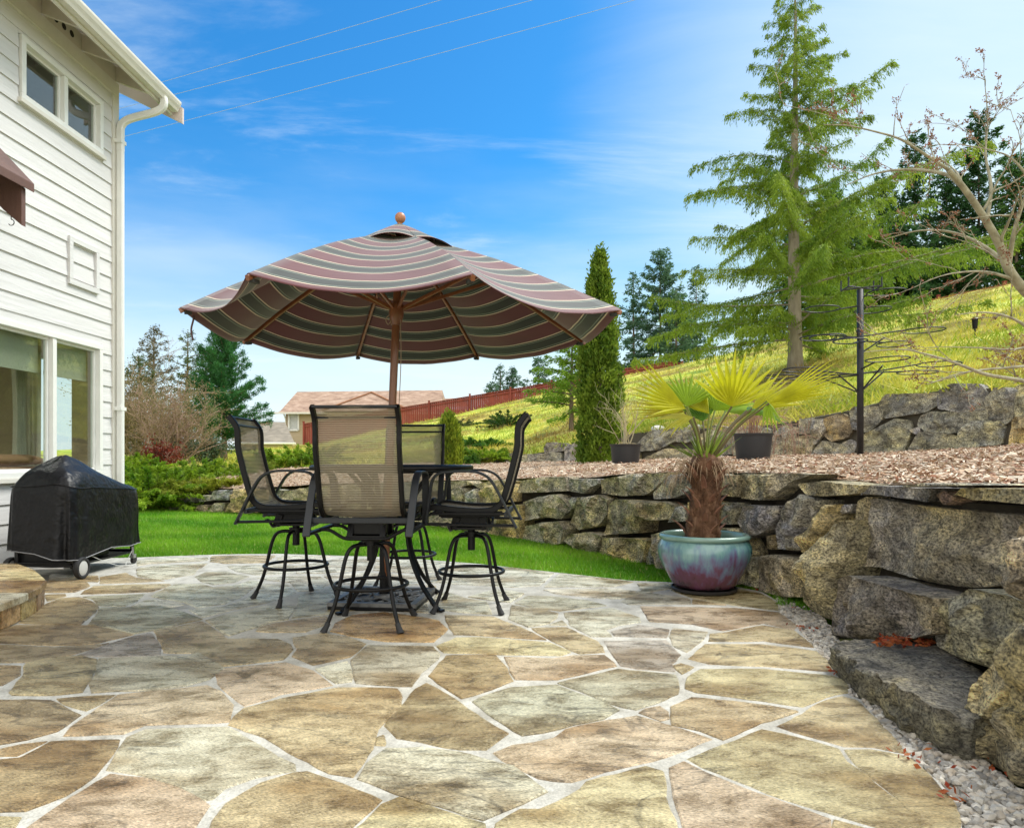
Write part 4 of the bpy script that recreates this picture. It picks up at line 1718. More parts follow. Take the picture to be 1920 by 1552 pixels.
fs.append(tuple(i * cols + cols - 1 for i in range(NR)))
b.add(vs, fs)
cv = b.build('cover', m_cover, grill, smooth=True)
md = cv.modifiers.new('sub', 'SUBSURF')
md.levels = md.render_levels = 1
hem = [Vector(vs[i * cols]) * 1.004 for i in range(NR)]
b = MB()
b.tube(hem, .004, 6, closed=True)
b.build('hem', flat('grey_hem', (.26, .26, .27), rough=.7), cv)
b = MB()
b.tube([Vector(vs[i * cols + 4]) * 1.006 for i in range(NR)], .0042, 5, closed=True)
b.build('seam', m_cover, cv)
b = MB()
for (x, y) in ((-.24, -.46), (.24, -.46), (-.24, .46), (.24, .46)):
    b.box((x, y, .22), (.03, .03, .26))
b.box((0, 0, .115), (.50, .98, .02))
b.box((0, -.46, .13), (.50, .03, .03))
b.box((0, .46, .13), (.50, .03, .03))
b.box((-.05, -.12, .21), (.44, .62, .16))
b.build('cart_frame', m_black, grill, bevel=.004)
m_tyre = flat('black_rubber', (.016, .016, .017), rough=.7)
m_hub = flat('grey_hub', (.50, .50, .48), rough=.45, var=.05)
for x in (.305, -.305):
    w_ = MB()
    prof = [(.070, -.022), (.088, -.022), (.094, -.012), (.094, .012), (.088, .022), (.070, .022), (.066, .016), (.066, -.016)]
    n = 36
    vs2, fs2 = [], []
    for i in range(n):
        a = 2 * math.pi * i / n
        for (r_, t_) in prof:
            vs2.append((x + t_, -.44 + r_ * math.cos(a), .095 + r_ * math.sin(a)))
    kk = len(prof)
    for i in range(n):
        for q in range(kk):
            fs2.append((i * kk + q, i * kk + (q + 1) % kk, ((i + 1) % n) * kk + (q + 1) % kk, ((i + 1) % n) * kk + q))
    w_.add(vs2, fs2)
    wo_ = w_.build('wheel', m_tyre, grill, angle=40)
    h_ = MB()
    pr = [(.0, .020), (.03, .0195), (.055, .017), (.068, .012), (.068, -.012), (.0, -.012)]
    vs2, fs2 = [], []
    sg = 1 if x > 0 else -1
    for i in range(n):
        a = 2 * math.pi * i / n
        for (r_, t_) in pr:
            vs2.append((x + sg * t_, -.44 + r_ * math.cos(a), .095 + r_ * math.sin(a)))
    kk = len(pr)
    for i in range(n):
        for q in range(kk - 1):
            fs2.append((i * kk + q, i * kk + q + 1, ((i + 1) % n) * kk + q + 1, ((i + 1) % n) * kk + q))
    h_.add(vs2, fs2)
    h_.build('hub', m_hub, wo_, angle=40)
for x in (.25, -.25):
    w_ = MB()
    w_.tube([(x, .45, .17), (x, .45, .085)], .011, 8)
    w_.box((x, .462, .072), (.034, .05, .036))
    co = w_.build('caster', flat('steel', (.35, .35, .35), rough=.4, metal=.7), grill)
    w_ = MB()
    w_.tube([(x - .014, .47, .036), (x + .014, .47, .036)], .036, 16)
    w_.build('tyre', m_tyre, co)
b = MB()
b.tube([(-.30, -.56, .115), (-.05, -.575, .105), (.22, -.555, .112)], .006, 6)
b.tube([(-.30, -.555, .13), (-.05, -.57, .118), (.22, -.55, .106)], .005, 6)
b.build('bottom_wire', flat('white_wire', (.6, .6, .6), rough=.5), grill)
b = MB()
b.tube(smooth_path([(.28, -.30, .19), (.30, -.1, .10), (.30, .12, .03), (.31, .24, .012), (.36, .28, .012), (.34, .22, .012), (.27, .3, .02), (.26, .42, .13)], 8), .003, 5)
b.build('cord', flat('pale_cord', (.55, .55, .52), rough=.6), grill)

# ------------------------------------------------------------------ table, umbrella base, umbrella
m_iron = MAT('black_powdercoat', [(.3, (.002, .002, .0025)), (.7, (.005, .005, .006))], scale=20, rough=.40, bump=.08, bscale=90, bdist=.003, spec=.25)
TC = Vector((-.86, 4.93, 0))
table = empty('patio_table', TC, R(4))
tag(table, 'round black metal bar height patio table with curved legs under the umbrella', 'table')
b = MB()
b.lathe([(.545, .962), (.565, .957), (.578, .963), (.582, .975), (.578, .988), (.562, .993), (.545, .990)], n=64)
b.build('table_rim', m_iron, table, smooth=True)
b = MB()
for k in range(-9, 10):
    w_ = math.sqrt(max(0, .55 ** 2 - (k * .058) ** 2))
    b.bar([(k * .058, -w_, .972), (k * .058, w_, .972)], .010, .008)
    b.bar([(-w_, k * .058, .979), (w_, k * .058, .979)], .010, .006)
b.lathe([(.035, .968), (.06, .968), (.06, .986), (.035, .986), (.035, .968)], n=24)
b.build('lattice_top', m_iron, table)
lp = [(.40, .955), (.30, .86), (.20, .74), (.155, .60), (.16, .46), (.20, .32), (.29, .17), (.40, .055), (.455, .012)]
for k in range(4):
    a = R(45 + 90 * k + 3)
    b = MB()
    d = Vector((math.cos(a), math.sin(a), 0))
    pth = smooth_path([d * r_ + Vector((0, 0, z)) for r_, z in lp], 6)
    tn = Vector((-d.y, d.x, 0))
    b.bar(pth, .020, .036, up=tn)
    b.bar(smooth_path([d * .28 + Vector((0, 0, .955)), d * .22 + Vector((0, 0, .89)), d * .245 + Vector((0, 0, .80))], 6), .016, .026, up=tn)
    b.box(d * .462 + Vector((0, 0, .008)), (.07, .04, .016), rz=a)
    b.build('leg', m_iron, table, bevel=.002)
for (r_, z) in ((.175, .62), (.40, .948)):
    b = MB()
    b.tube([(r_ * math.cos(R(t)), r_ * math.sin(R(t)), z) for t in range(0, 360, 10)], .009, 8, closed=True)
    b.build('brace_ring', m_iron, table, smooth=True)

base = empty('umbrella_stand', (-.93, 4.97, 0), R(-6))
tag(base, 'square cast iron umbrella stand with scrollwork under the table', 'umbrella stand')
m_cast = MAT('worn_cast_iron', [(.35, (.05, .05, .05)), (.6, (.16, .16, .155))], scale=9, rough=.5, metal=.2, bump=.3, bscale=40)
hs = .31
b = MB()
b.box((0, 0, .014), (hs * 2, hs * 2, .026))
b.build('plate', m_iron, base, bevel=.004)
b = MB()
for s in (-1, 1):
    b.box((0, s * (hs - .022), .038), (hs * 2, .044, .026))
    b.box((s * (hs - .022), 0, .0385), (.044, hs * 2 - .089, .026))
for k in range(4):
    a0 = R(90 * k)
    M_ = Matrix.Rotation(a0, 3, 'Z')

    def tr(q):
        return M_ @ Vector((q[0], q[1], .040))
    for sx in (-1, 1):
        b.tube([tr(p) for p in smooth_path([(sx * .02, .10, 0), (sx * .07, .14, 0), (sx * .10, .21, 0), (sx * .06, .25, 0), (sx * .025, .22, 0), (sx * .05, .19, 0)], 5)], .009, 6)
        b.tube([tr(p) for p in smooth_path([(sx * .06, .09, 0), (sx * .14, .15, 0), (sx * .20, .19, 0), (sx * .26, .27, 0)], 5)], .009, 6)
        b.tube([tr(p) for p in smooth_path([(sx * .11, .26, 0), (sx * .15, .20, 0), (sx * .12, .15, 0)], 5)], .008, 6)
b.lathe([(.045, .036), (.08, .036), (.075, .055), (.05, .062), (.045, .062)], n=24)
b.build('scrollwork', m_cast, base)
b = MB()
b.lathe([(.026, .05), (.034, .05), (.034, .40), (.031, .42), (.026, .42)], n=20)
b.tube([(.03, 0, .36), (.06, 0, .36)], .006, 8)
b.build('sleeve', m_iron, base, angle=40)

UCX, UCY, UH = -.777, 4.90, 1.986
umb = empty('patio_umbrella', (-.93, 4.97, .3))
tag(umb, 'large octagonal market umbrella with maroon and green striped canopy on a wooden pole', 'umbrella')
uinv_ = umb.matrix_basis.inverted()


def uput(o):
    o.matrix_parent_inverse = uinv_
    return o


m_teak = MAT('teak_pole', [(.3, (.17, .055, .02)), (.7, (.30, .115, .045))], scale=3, rough=.35, bump=.15, bscale=20, stretch=(3, 3, .25), coat=.3)
p0, p1 = Vector((-.93, 4.97, .07)), Vector((-.805, 4.90, 2.655))
b = MB()
b.tube([p0.lerp(p1, t / 10) for t in range(11)], .028, 18)
uput(b.build('pole', m_teak, umb, smooth=True))
b = MB()
b.sphere(p1 + Vector((.003, 0, .11)), .038, 20, 14, (1, 1, 1.05))
b.tube([p1 + Vector((0, 0, -.02)), p1 + Vector((0, 0, .075))], .018, 12)
uput(b.build('finial', flat('finial_wood', (.40, .17, .08), rough=.4), umb, smooth=True))
# canopy fabric: stripes follow each panel's edge
APEX = Vector((p1.x, p1.y, 2.655))
UR = 1.50
TH = 3.552
corners = []
for k in range(8):
    a = TH - k * math.pi / 4
    corners.append(Vector((UCX + UR * math.cos(a), UCY + UR * math.sin(a), UH)))
for k_, dx_ in enumerate((.057, .030, -.050, -.085, -.010, .078, -.022, -.033)):
    corners[k_].x += dx_


def canopy_pt(k, u, v):
    """u from the apex to the edge, v across the panel from rib to rib"""
    A, B = corners[k], corners[(k + 1) % 8]
    e = A.lerp(B, v)
    p = APEX.lerp(e, u)
    w = 1 - (2 * v - 1) ** 2
    p.z += .05 * math.sin(u * math.pi) * (1 - .5 * w)
    p.z -= (.085 * u ** 2.2 + .03 * u * (1 - u)) * w
    cen = Vector((UCX, UCY, p.z))
    d = cen - p
    if d.length > 1e-4:
        p += d.normalized() * .055 * u * u * w
    p.z += .006 * noise.noise(Vector((p.x * 5, p.y * 5, 1))) * u
    return p


m_can = bpy.data.materials.new('striped_canvas')
m_can.use_nodes = True
t_ = m_can.node_tree
bs = t_.nodes['Principled BSDF']
bs.inputs['Roughness'].default_value = .75
bs.inputs['Sheen Weight'].default_value = .30
bs.inputs['Sheen Roughness'].default_value = .5
an = t_.nodes.new('ShaderNodeAttribute')
an.attribute_name = 'stripe'
ml = t_.nodes.new('ShaderNodeMath')
ml.operation = 'FRACT'
t_.links.new(an.outputs['Fac'], ml.inputs[0])
rp = t_.nodes.new('ShaderNodeValToRGB')
rp.color_ramp.interpolation = 'CONSTANT'
MAR, CRE, GRN, LGR = (.105, .026, .030), (.60, .50, .36), (.022, .026, .021), (.17, .21, .16)
st_ = [(0, MAR), (.50, CRE), (.530, GRN), (.575, LGR), (.60, GRN), (.885, LGR), (.91, GRN), (.955, CRE), (.985, MAR)]
el = rp.color_ramp.elements
while len(el) > 1:
    el.remove(el[-1])
for i, (p, c) in enumerate(st_):
    e = el[0] if i == 0 else el.new(p)
    e.position = p
    e.color = (*c, 1)
t_.links.new(ml.outputs[0], rp.inputs[0])
wv = t_.nodes.new('ShaderNodeTexNoise')
wv.inputs['Scale'].default_value = 9
mx = t_.nodes.new('ShaderNodeMix')
mx.data_type = 'RGBA'
mx.blend_type = 'MULTIPLY'
mx.inputs[0].default_value = .35
t_.links.new(rp.outputs[0], mx.inputs[6])
t_.links.new(wv.outputs[0], mx.inputs[7])
gn = t_.nodes.new('ShaderNodeHueSaturation')
gn.inputs['Value'].default_value = 1.25
t_.links.new(mx.outputs[2], gn.inputs['Color'])
t_.links.new(gn.outputs[0], bs.inputs['Base Color'])
bw = t_.nodes.new('ShaderNodeTexNoise')
bw.inputs['Scale'].default_value = 5
bw.inputs['Detail'].default_value = 6
bpn = t_.nodes.new('ShaderNodeBump')
bpn.inputs['Strength'].default_value = .25
bpn.inputs['Distance'].default_value = .03
t_.links.new(bw.outputs[0], bpn.inputs['Height'])
t_.links.new(bpn.outputs[0], bs.inputs['Normal'])


def fabric(name, ptf, u0, u1, nu, nv, sfun, parent, thick=.003):
    vs, fs, st = [], [], []
    for k in range(8):
        n0 = len(vs)
        for i in range(nu + 1):
            u = u0 + (u1 - u0) * i / nu
            for j in range(nv + 1):
                vs.append(tuple(ptf(k, u, j / nv)))
                st.append(sfun(u))
        for i in range(nu):
            for j in range(nv):
                a = n0 + i * (nv + 1) + j
                fs.append((a, a + 1, a + nv + 2, a + nv + 1))
    me = bpy.data.meshes.new(name)
    me.from_pydata(vs, [], fs)
    at = me.attributes.new('stripe', 'FLOAT', 'POINT')
    at.data.foreach_set('value', st)
    me.polygons.foreach_set('use_smooth', [True] * len(me.polygons))
    bm = bmesh.new()
    bm.from_mesh(me)
    bmesh.ops.recalc_face_normals(bm, faces=bm.faces)
    bm.to_mesh(me)
    bm.free()
    o = uput(link(name, me, m_can, parent))
    sd = o.modifiers.new('thick', 'SOLIDIFY')
    sd.thickness = thick
    sd.offset = 0
    return o


can = fabric('canopy', canopy_pt, .13, 1.0, 60, 16, lambda u: (1.0 - u) * 6.35 + .30, umb)


def vent_pt(k, u, v):
    A, B = corners[k], corners[(k + 1) % 8]
    e = A.lerp(B, v)
    top = APEX + Vector((0, 0, .07))
    d = Vector((e.x - APEX.x, e.y - APEX.y, 0))
    w = 1 - (2 * v - 1) ** 2
    p = top + d * (u * .27) + Vector((0, 0, -.225 * u ** 1.12 - .010 * u * math.sin(k * 2.4 + 1) * w + .040 * w * u * u * (1.0 if k in (5, 6) else .25)))
    return p


fabric('vent', vent_pt, .03, 1.0, 14, 12, lambda u: (1 - u) * 1.5 + .42, umb)
hub_lo = p0.lerp(p1, .785)
for k in range(8):
    A = corners[k]
    b = MB()
    pts = []
    for i in range(13):
        u = .06 + .945 * i / 12
        q = canopy_pt(k, min(u, 1), 0.0)
        pts.append(q + Vector((0, 0, -.022)))
    b.bar(pts, .022, .030)
    rb = uput(b.build('rib', m_teak, umb))
    b = MB()
    q = canopy_pt(k, .44, 0.0) + Vector((0, 0, -.045))
    b.bar([hub_lo + (q - hub_lo).normalized() * .045, q], .018, .024)
    so_ = b.build('strut', m_teak, rb)
    b = MB()
    tip = pts[-1]
    b.box(tip + (Vector((UCX, UCY, tip.z)) - tip).normalized() * .05 + Vector((0, 0, -.006)), (.045, .03, .018), rz=TH - k * math.pi / 4)
    po = b.build('tip_pocket', flat('pocket_cloth', (.045, .045, .04), rough=.9), rb)
b = MB()
ax = (p1 - p0).normalized()
b.tube([hub_lo - ax * .10, hub_lo - ax * .06, hub_lo - ax * .02, hub_lo + ax * .05], [.036, .046, .055, .05], 16)
uput(b.build('runner_hub', m_teak, umb, angle=40))
b = MB()
b.tube([APEX + Vector((0, 0, -.14)), APEX + Vector((0, 0, -.05))], .055, 16)
uput(b.build('top_hub', m_teak, umb, angle=40))
b = MB()
b.tube(smooth_path([hub_lo + Vector((.03, -.02, .0)), hub_lo + Vector((.036, -.03, -.4)), p0.lerp(p1, .42) + Vector((.04, -.02, 0)), p0.lerp(p1, .40) + Vector((-.02, -.036, 0))], 8), .003, 5)
b.tube(smooth_path([hub_lo + Vector((-.03, -.03, -.02)), hub_lo + Vector((-.07, -.03, -.06)), hub_lo + Vector((-.055, -.03, -.10)), hub_lo + Vector((-.03, -.03, -.07))], 6), .004, 5)
uput(b.build('pulley_cord', flat('cord', (.38, .28, .2), rough=.8), umb))
b = MB()
tq = corners[0].lerp(corners[1], .12)
b.tube(smooth_path([tq + Vector((.03, 0, .02)), tq + Vector((.035, -.01, -.04)), tq + Vector((.02, -.01, -.11)), tq + Vector((.03, -.01, -.18))], 6), .006, 6)
uput(b.build('tie', flat('tie_cloth', (.12, .07, .07), rough=.9), umb))

# ------------------------------------------------------------------ swivel bar chairs
def sling_mat():
    m = bpy.data.materials.new('sling_mesh')
    m.use_nodes = True
    t = m.node_tree
    bs = t.nodes['Principled BSDF']
    bs.inputs['Roughness'].default_value = .6
    tcn = t.nodes.new('ShaderNodeTexCoord')
    sp = t.nodes.new('ShaderNodeAttribute')
    sp.attribute_name = 'weave'
    spx = t.nodes.new('ShaderNodeSeparateXYZ')
    t.links.new(sp.outputs['Vector'], spx.inputs[0])

    def sine(sock, freq):
        a = t.nodes.new('ShaderNodeMath')
        a.operation = 'MULTIPLY'
        a.inputs[1].default_value = freq
        t.links.new(sock, a.inputs[0])
        s = t.nodes.new('ShaderNodeMath')
        s.operation = 'SINE'
        t.links.new(a.outputs[0], s.inputs[0])
        return s.outputs[0]
    # fine weft lines along the length, finer warp across
    a = sine(spx.outputs[1], 2 * math.pi / .0105)
    c = sine(spx.outputs[0], 2 * math.pi / .006)
    mx_ = t.nodes.new('ShaderNodeMath')
    mx_.operation = 'MULTIPLY_ADD'
    mx_.inputs[1].default_value = .25
    t.links.new(c, mx_.inputs[0])
    t.links.new(a, mx_.inputs[2])
    mr = t.nodes.new('ShaderNodeMapRange')
    mr.inputs[1].default_value = -1.1
    mr.inputs[2].default_value = 1.1
    mr.inputs[3].default_value = .36
    mr.inputs[4].default_value = .14
    t.links.new(mx_.outputs[0], mr.inputs[0])
    cr = t.nodes.new('ShaderNodeValToRGB')
    cr.color_ramp.elements[0].position = .2
    cr.color_ramp.elements[0].color = (.19, .15, .095, 1)
    cr.color_ramp.elements[1].position = .75
    cr.color_ramp.elements[1].color = (.44, .38, .275, 1)
    mr2 = t.nodes.new('ShaderNodeMapRange')
    mr2.inputs[1].default_value = -1.1
    mr2.inputs[2].default_value = 1.1
    t.links.new(mx_.outputs[0], mr2.inputs[0])
    t.links.new(mr2.outputs[0], cr.inputs[0])
    t.links.new(cr.outputs[0], bs.inputs['Base Color'])
    tl = t.nodes.new('ShaderNodeBsdfTranslucent')
    t.links.new(cr.outputs[0], tl.inputs[0])
    m1 = t.nodes.new('ShaderNodeMixShader')
    m1.inputs[0].default_value = .35
    t.links.new(bs.outputs[0], m1.inputs[1])
    t.links.new(tl.outputs[0], m1.inputs[2])
    tp = t.nodes.new('ShaderNodeBsdfTransparent')
    m2 = t.nodes.new('ShaderNodeMixShader')
    t.links.new(mr.outputs[0], m2.inputs[0])
    t.links.new(m1.outputs[0], m2.inputs[1])
    t.links.new(tp.outputs[0], m2.inputs[2])
    t.links.new(m2.outputs[0], t.nodes['Material Output'].inputs[0])
    return m


m_sling = sling_mat()
m_iron_grey = MAT('flat_arm_metal', [(.3, (.010, .012, .015)), (.7, (.018, .021, .026))], scale=8, rough=.42, spec=.4)
BACK = [(-.40, 1.335), (-.375, 1.305), (-.345, 1.255), (-.338, 1.18), (-.335, 1.11), (-.30, .96), (-.255, .80), (-.225, .735), (-.17, .70), (-.08, .690), (.06, .697), (.19, .712), (.245, .708), (.265, .69)]


def make_chair():
    ch = empty('bar_chair', (0, 0, 0))
    prof = smooth_path([(0, y, z) for y, z in BACK], 5)
    # side rails with the sling stretched between
    for s in (-1, 1):
        b = MB()
        b.bar([p + Vector((s * .245, 0, 0)) for p in prof], .040, .026, up=(1, 0, 0))
        b.build('side_rail', m_iron, ch)
    n, k = len(prof), 12
    vs, fs, wv_ = [], [], []
    L = 0
    for i, p in enumerate(prof):
        if i:
            L += (p - prof[i - 1]).length
        for j in range(k + 1):
            x = -.228 + .456 * j / k
            sag = .012 * (1 - (2 * j / k - 1) ** 2)
            nrm = Vector((0, 0, -1)) if i > 35 else Vector((0, -1, -.1))
            q = p + nrm * sag
            vs.append((x, q.y, q.z))
            wv_ += [x, L, 0]
    for i in range(n - 1):
        for j in range(k):
            a = i * (k + 1) + j
            fs.append((a, a + 1, a + k + 2, a + k + 1))
    me = bpy.data.meshes.new('sling')
    me.from_pydata(vs, [], fs)
    at = me.attributes.new('weave', 'FLOAT_VECTOR', 'POINT')
    at.data.foreach_set('vector', wv_)
    me.polygons.foreach_set('use_smooth', [True] * len(me.polygons))
    link('sling', me, m_sling, ch)
    for (x, y, z, r_) in ((.245, -.40, 1.333, .010), (.235, -.352, 1.275, .008), (.245, .262, .69, .011)):
        b = MB()
        b.tube([(-x, y, z), (x, y, z)], r_, 8)
        b.build('cross_rail', m_iron_grey, ch, angle=40)
    b = MB()
    b.bar([(-.30, -.265, .672), (.30, -.265, .672)], .022, .034)
    b.build('cross_rail', m_iron_grey, ch)
    # arms: flat bars rising from behind, over, and down to the front
    arm = [(-.335, .585), (-.29, .67), (-.225, .80), (-.165, .90), (-.10, .942), (-.02, .955), (.12, .950), (.185, .935), (.222, .885), (.235, .80), (.255, .66), (.262, .60)]
    for s in (-1, 1):
        b = MB()
        pth = smooth_path([(s * (.300 + .012 * math.sin(i * .3)), y, z) for i, (y, z) in enumerate(arm)], 4)
        b.bar(pth, .016, .044, up=(1, 0, 0))
        b.build('arm', m_iron_grey, ch)
        for (q0, q1, w_, h_) in (((s * .292, -.325, .598), (s * .292, .262, .606), .034, .018), ((s * .278, -.26, .675), (s * .265, .24, .672), .020, .020)):
            b = MB()
            b.bar([q0, q1], w_, h_)
            b.build('base_rail', m_iron, ch)
    # rocker and swivel under the seat
    b = MB()
    for y in (-.13, .13):
        b.tube(smooth_path([(-.285, y, .606), (-.22, y, .60), (-.14, y, .555), (-.07, y, .548), (.07, y, .548), (.14, y, .555), (.22, y, .60), (.285, y, .606)], 4), .011, 8)
    b.box((0, 0, .625), (.20, .22, .10))
    b.box((0, 0, .560), (.25, .27, .016))
    for s in (-1, 1):
        for y in (-.10, .10):
            b.box((s * .10, y, .595), (.035, .05, .09), rot=Matrix.Rotation(R(18 * (1 if y > 0 else -1)), 3, 'X'))
            b.tube([(s * .125, y, .572), (s * .095, y, .572)], .012, 8)
        b.box((s * .11, 0, .652), (.03, .42, .024))
    b.build('swivel_rocker', m_iron, ch, bevel=.002)
    b = MB()
    b.tube([(0, 0, .555), (0, 0, .40)], .026, 16)
    b.tube([(0, 0, .53), (0, 0, .495)], .05, 16)
    b.build('swivel_post', m_iron, ch, angle=40)
    for q in range(4):
        a = R(45 + 90 * q)
        d = Vector((math.cos(a), math.sin(a), 0))
        b = MB()
        pth = smooth_path([d * .03 + Vector((0, 0, .502)), d * .10 + Vector((0, 0, .502)), d * .148 + Vector((0, 0, .483)), d * .178 + Vector((0, 0, .43)), d * .200 + Vector((0, 0, .35)), d * .224 + Vector((0, 0, .25)), d * .258 + Vector((0, 0, .14)), d * .318 + Vector((0, 0, .012))], 5)
        b.tube(pth, .0125, 10)
        lg = b.build('leg', m_iron, ch, smooth=True)
        b = MB()
        b.tube([d * .296 + Vector((0, 0, .055)), d * .306 + Vector((0, 0, .035)), d * .330 + Vector((0, 0, .0))], [.0165, .0165, .022], 10)
        b.build('foot_cap', m_tyre, lg, angle=40)
    b = MB()
    b.tube([(.226 * math.cos(R(t)), .226 * math.sin(R(t)), .252) for t in range(0, 360, 6)], .0115, 10, closed=True)
    b.build('foot_ring', m_iron, ch, smooth=True)
    return ch


chair = make_chair()
note_kids()
GRP = 'tan mesh swivel bar chairs round the patio table'
spots = [((-.885, 4.29), -2, 'tan mesh bar chair with its back to the viewer, nearest of the four', 3),
         ((-1.60, 5.06), -88, 'tan mesh bar chair in profile on the house side of the table, facing right', 42),
         ((-.285, 4.79), 86, 'tan mesh bar chair in profile on the wall side of the table, facing left', 12),
         ((-.86, 5.64), 178, 'tan mesh bar chair behind the table, facing the viewer and partly hidden', 10)]
for i, ((x, y), rz, lb, _) in enumerate(spots):
    o = chair if i == 0 else copy_tree(chair)
    o.location = (x, y, 0)
    o.rotation_euler = (0, 0, R(rz))
    tag(o, lb, 'bar chair', GRP)
    if i == 1:
        # this one has its foot frame swivelled a half step under the seat
        for c in [c for c in COL.objects if c.parent == o and c.name.split('.')[0] in ('leg',)]:
            c.rotation_euler = (0, 0, R(40))

# ------------------------------------------------------------------ glazed pot and palm
PX, PY = (1320 - CX) / FP * 5.39, 5.39
pot = empty('glazed_pot', (PX, PY, 0))
tag(pot, 'big round ceramic pot with running blue and purple glaze, holding the palm', 'plant pot')
m_glaze = bpy.data.materials.new('running_glaze')
m_glaze.use_nodes = True
t = m_glaze.node_tree
bs = t.nodes['Principled BSDF']
bs.inputs['Roughness'].default_value = .22
bs.inputs['Coat Weight'].default_value = .5
bs.inputs['Coat Roughness'].default_value = .12
tcn = t.nodes.new('ShaderNodeTexCoord')
mpn = t.nodes.new('ShaderNodeMapping')
mpn.inputs['Scale'].default_value = (1, 1, .16)
t.links.new(tcn.outputs['Object'], mpn.inputs[0])
n1 = t.nodes.new('ShaderNodeTexNoise')
n1.inputs['Scale'].default_value = 26
n1.inputs['Detail'].default_value = 8
t.links.new(mpn.outputs[0], n1.inputs['Vector'])
n2 = t.nodes.new('ShaderNodeTexNoise')
n2.inputs['Scale'].default_value = 5.5
n2.inputs['Detail'].default_value = 4
mp3 = t.nodes.new('ShaderNodeMapping')
mp3.inputs['Location'].default_value = (.7, .25, .3)
mp3.inputs['Scale'].default_value = (1, 1, .7)
t.links.new(tcn.outputs['Object'], mp3.inputs[0])
t.links.new(mp3.outputs[0], n2.inputs['Vector'])
sx = t.nodes.new('ShaderNodeSeparateXYZ')
t.links.new(tcn.outputs['Object'], sx.inputs[0])


def gm(op, a, b_):
    n = t.nodes.new('ShaderNodeMath')
    n.operation = op
    for i, v in enumerate((a, b_)):
        if isinstance(v, (int, float)):
            n.inputs[i].default_value = v
        else:
            t.links.new(v, n.inputs[i])
    return n.outputs[0]


hgt = gm('DIVIDE', sx.outputs[2], .45)
v_ = gm('ADD', hgt, gm('ADD', gm('MULTIPLY', gm('SUBTRACT', n1.outputs[0], .5), .85), gm('MULTIPLY', gm('SUBTRACT', n2.outputs[0], .5), .9)))
cr = t.nodes.new('ShaderNodeValToRGB')
stops = [(0.0, (.05, .022, .03)), (.16, (.11, .04, .06)), (.34, (.13, .045, .09)), (.46, (.13, .10, .19)), (.60, (.13, .17, .27)), (.76, (.14, .26, .30)), (.92, (.20, .35, .34))]
el = cr.color_ramp.elements
while len(el) > 1:
    el.remove(el[-1])
for i, (p, c) in enumerate(stops):
    e = el[0] if i == 0 else el.new(p)
    e.position = p
    e.color = (*c, 1)
t.links.new(v_, cr.inputs[0])
n3 = t.nodes.new('ShaderNodeTexNoise')
n3.inputs['Scale'].default_value = 4.2
t.links.new(mpn.outputs[0], n3.inputs['Vector'])
mr = t.nodes.new('ShaderNodeMapRange')
mr.inputs[1].default_value = .56
mr.inputs[2].default_value = .70
mr.inputs[4].default_value = .7
t.links.new(n3.outputs[0], mr.inputs[0])
mxg = t.nodes.new('ShaderNodeMix')
mxg.data_type = 'RGBA'
t.links.new(mr.outputs[0], mxg.inputs[0])
t.links.new(cr.outputs[0], mxg.inputs[6])
mxg.inputs[7].default_value = (.025, .20, .16, 1)
t.links.new(mxg.outputs[2], bs.inputs['Base Color'])
b = MB()
prof = [(0, .035), (.20, .035), (.225, .04), (.245, .06), (.275, .11), (.315, .18), (.347, .25), (.362, .31), (.358, .355), (.338, .395), (.325, .412)]
b.lathe(prof, n=72)
b.build('pot_body', m_glaze, pot, smooth=True)
b = MB()
rim = [(.325, .410), (.345, .414), (.352, .428), (.346, .444), (.330, .452), (.312, .448), (.302, .436), (.300, .40), (.305, .30)]
b.lathe(rim, n=72)
b.build('rim', flat('rim_glaze', (.17, .28, .235), rough=.25, var=.15, coat=.4), pot, smooth=True)
b = MB()
b.lathe([(0, .378), (.15, .385), (.30, .376)], n=48)
b.build('potting_soil', MAT('mossy_soil', [(.4, (.05, .035, .02)), (.55, (.10, .16, .02))], scale=14, rough=.95, bump=.8), pot)
b = MB()
b.lathe([(.0, .006), (.235, .006), (.25, .012), (.255, .030), (.247, .034), (.243, .020), (0, .018)], n=48)
sau = b.build('saucer', flat('dark_plastic', (.025, .024, .024), rough=.4), None, angle=40)
sau.location = (PX, PY, 0)
tag(sau, 'dark shallow plant saucer under the glazed pot', 'saucer')

rng = np.random.default_rng(5)


def V_(a):
    return np.array(a, 'f')


palm = empty('fan_palm', (PX - .02, PY, .385))
tag(palm, 'small windmill palm with shaggy brown trunk and yellow green fan leaves in the pot', 'palm')
# trunk wrapped in fibre and old leaf bases (local coordinates)
tp = smooth_path([(.0, 0, -.02), (.015, 0, .16), (.03, 0, .34), (.035, 0, .52), (.03, 0, .64), (.03, 0, .72)], 8)
b = MB()
rad = [lerp(.135, .108, min(1, i / 14)) if i < 24 else lerp(.108, .140, (i - 24) / 6) if i < 30 else lerp(.14, .03, (i - 30) / (len(tp) - 31)) for i in range(len(tp))]
n = 28
vs, fs = [], []
for i, p in enumerate(tp):
    for j in range(n):
        a = 2 * math.pi * j / n
        r_ = rad[i] * (1 + .13 * noise.noise(Vector((math.cos(a) * 3, math.sin(a) * 3, i * .35))) + .07 * math.sin(a * 5 + i * .9))
        vs.append((p.x + r_ * math.cos(a), p.y + r_ * math.sin(a), p.z))
for i in range(len(tp) - 1):
    for j in range(n):
        fs.append((i * n + j, i * n + (j + 1) % n, (i + 1) * n + (j + 1) % n, (i + 1) * n + j))
b.add(vs, fs)
m_fibre = MAT('palm_fibre', [(.3, (.06, .028, .014)), (.55, (.15, .075, .04)), (.75, (.28, .17, .10))], scale=20, detail=8, rough=.95, bump=1.0, bscale=60, bdist=.012, stretch=(1, 1, .35), dist=1.2)
b.build('trunk', m_fibre, palm, smooth=True)
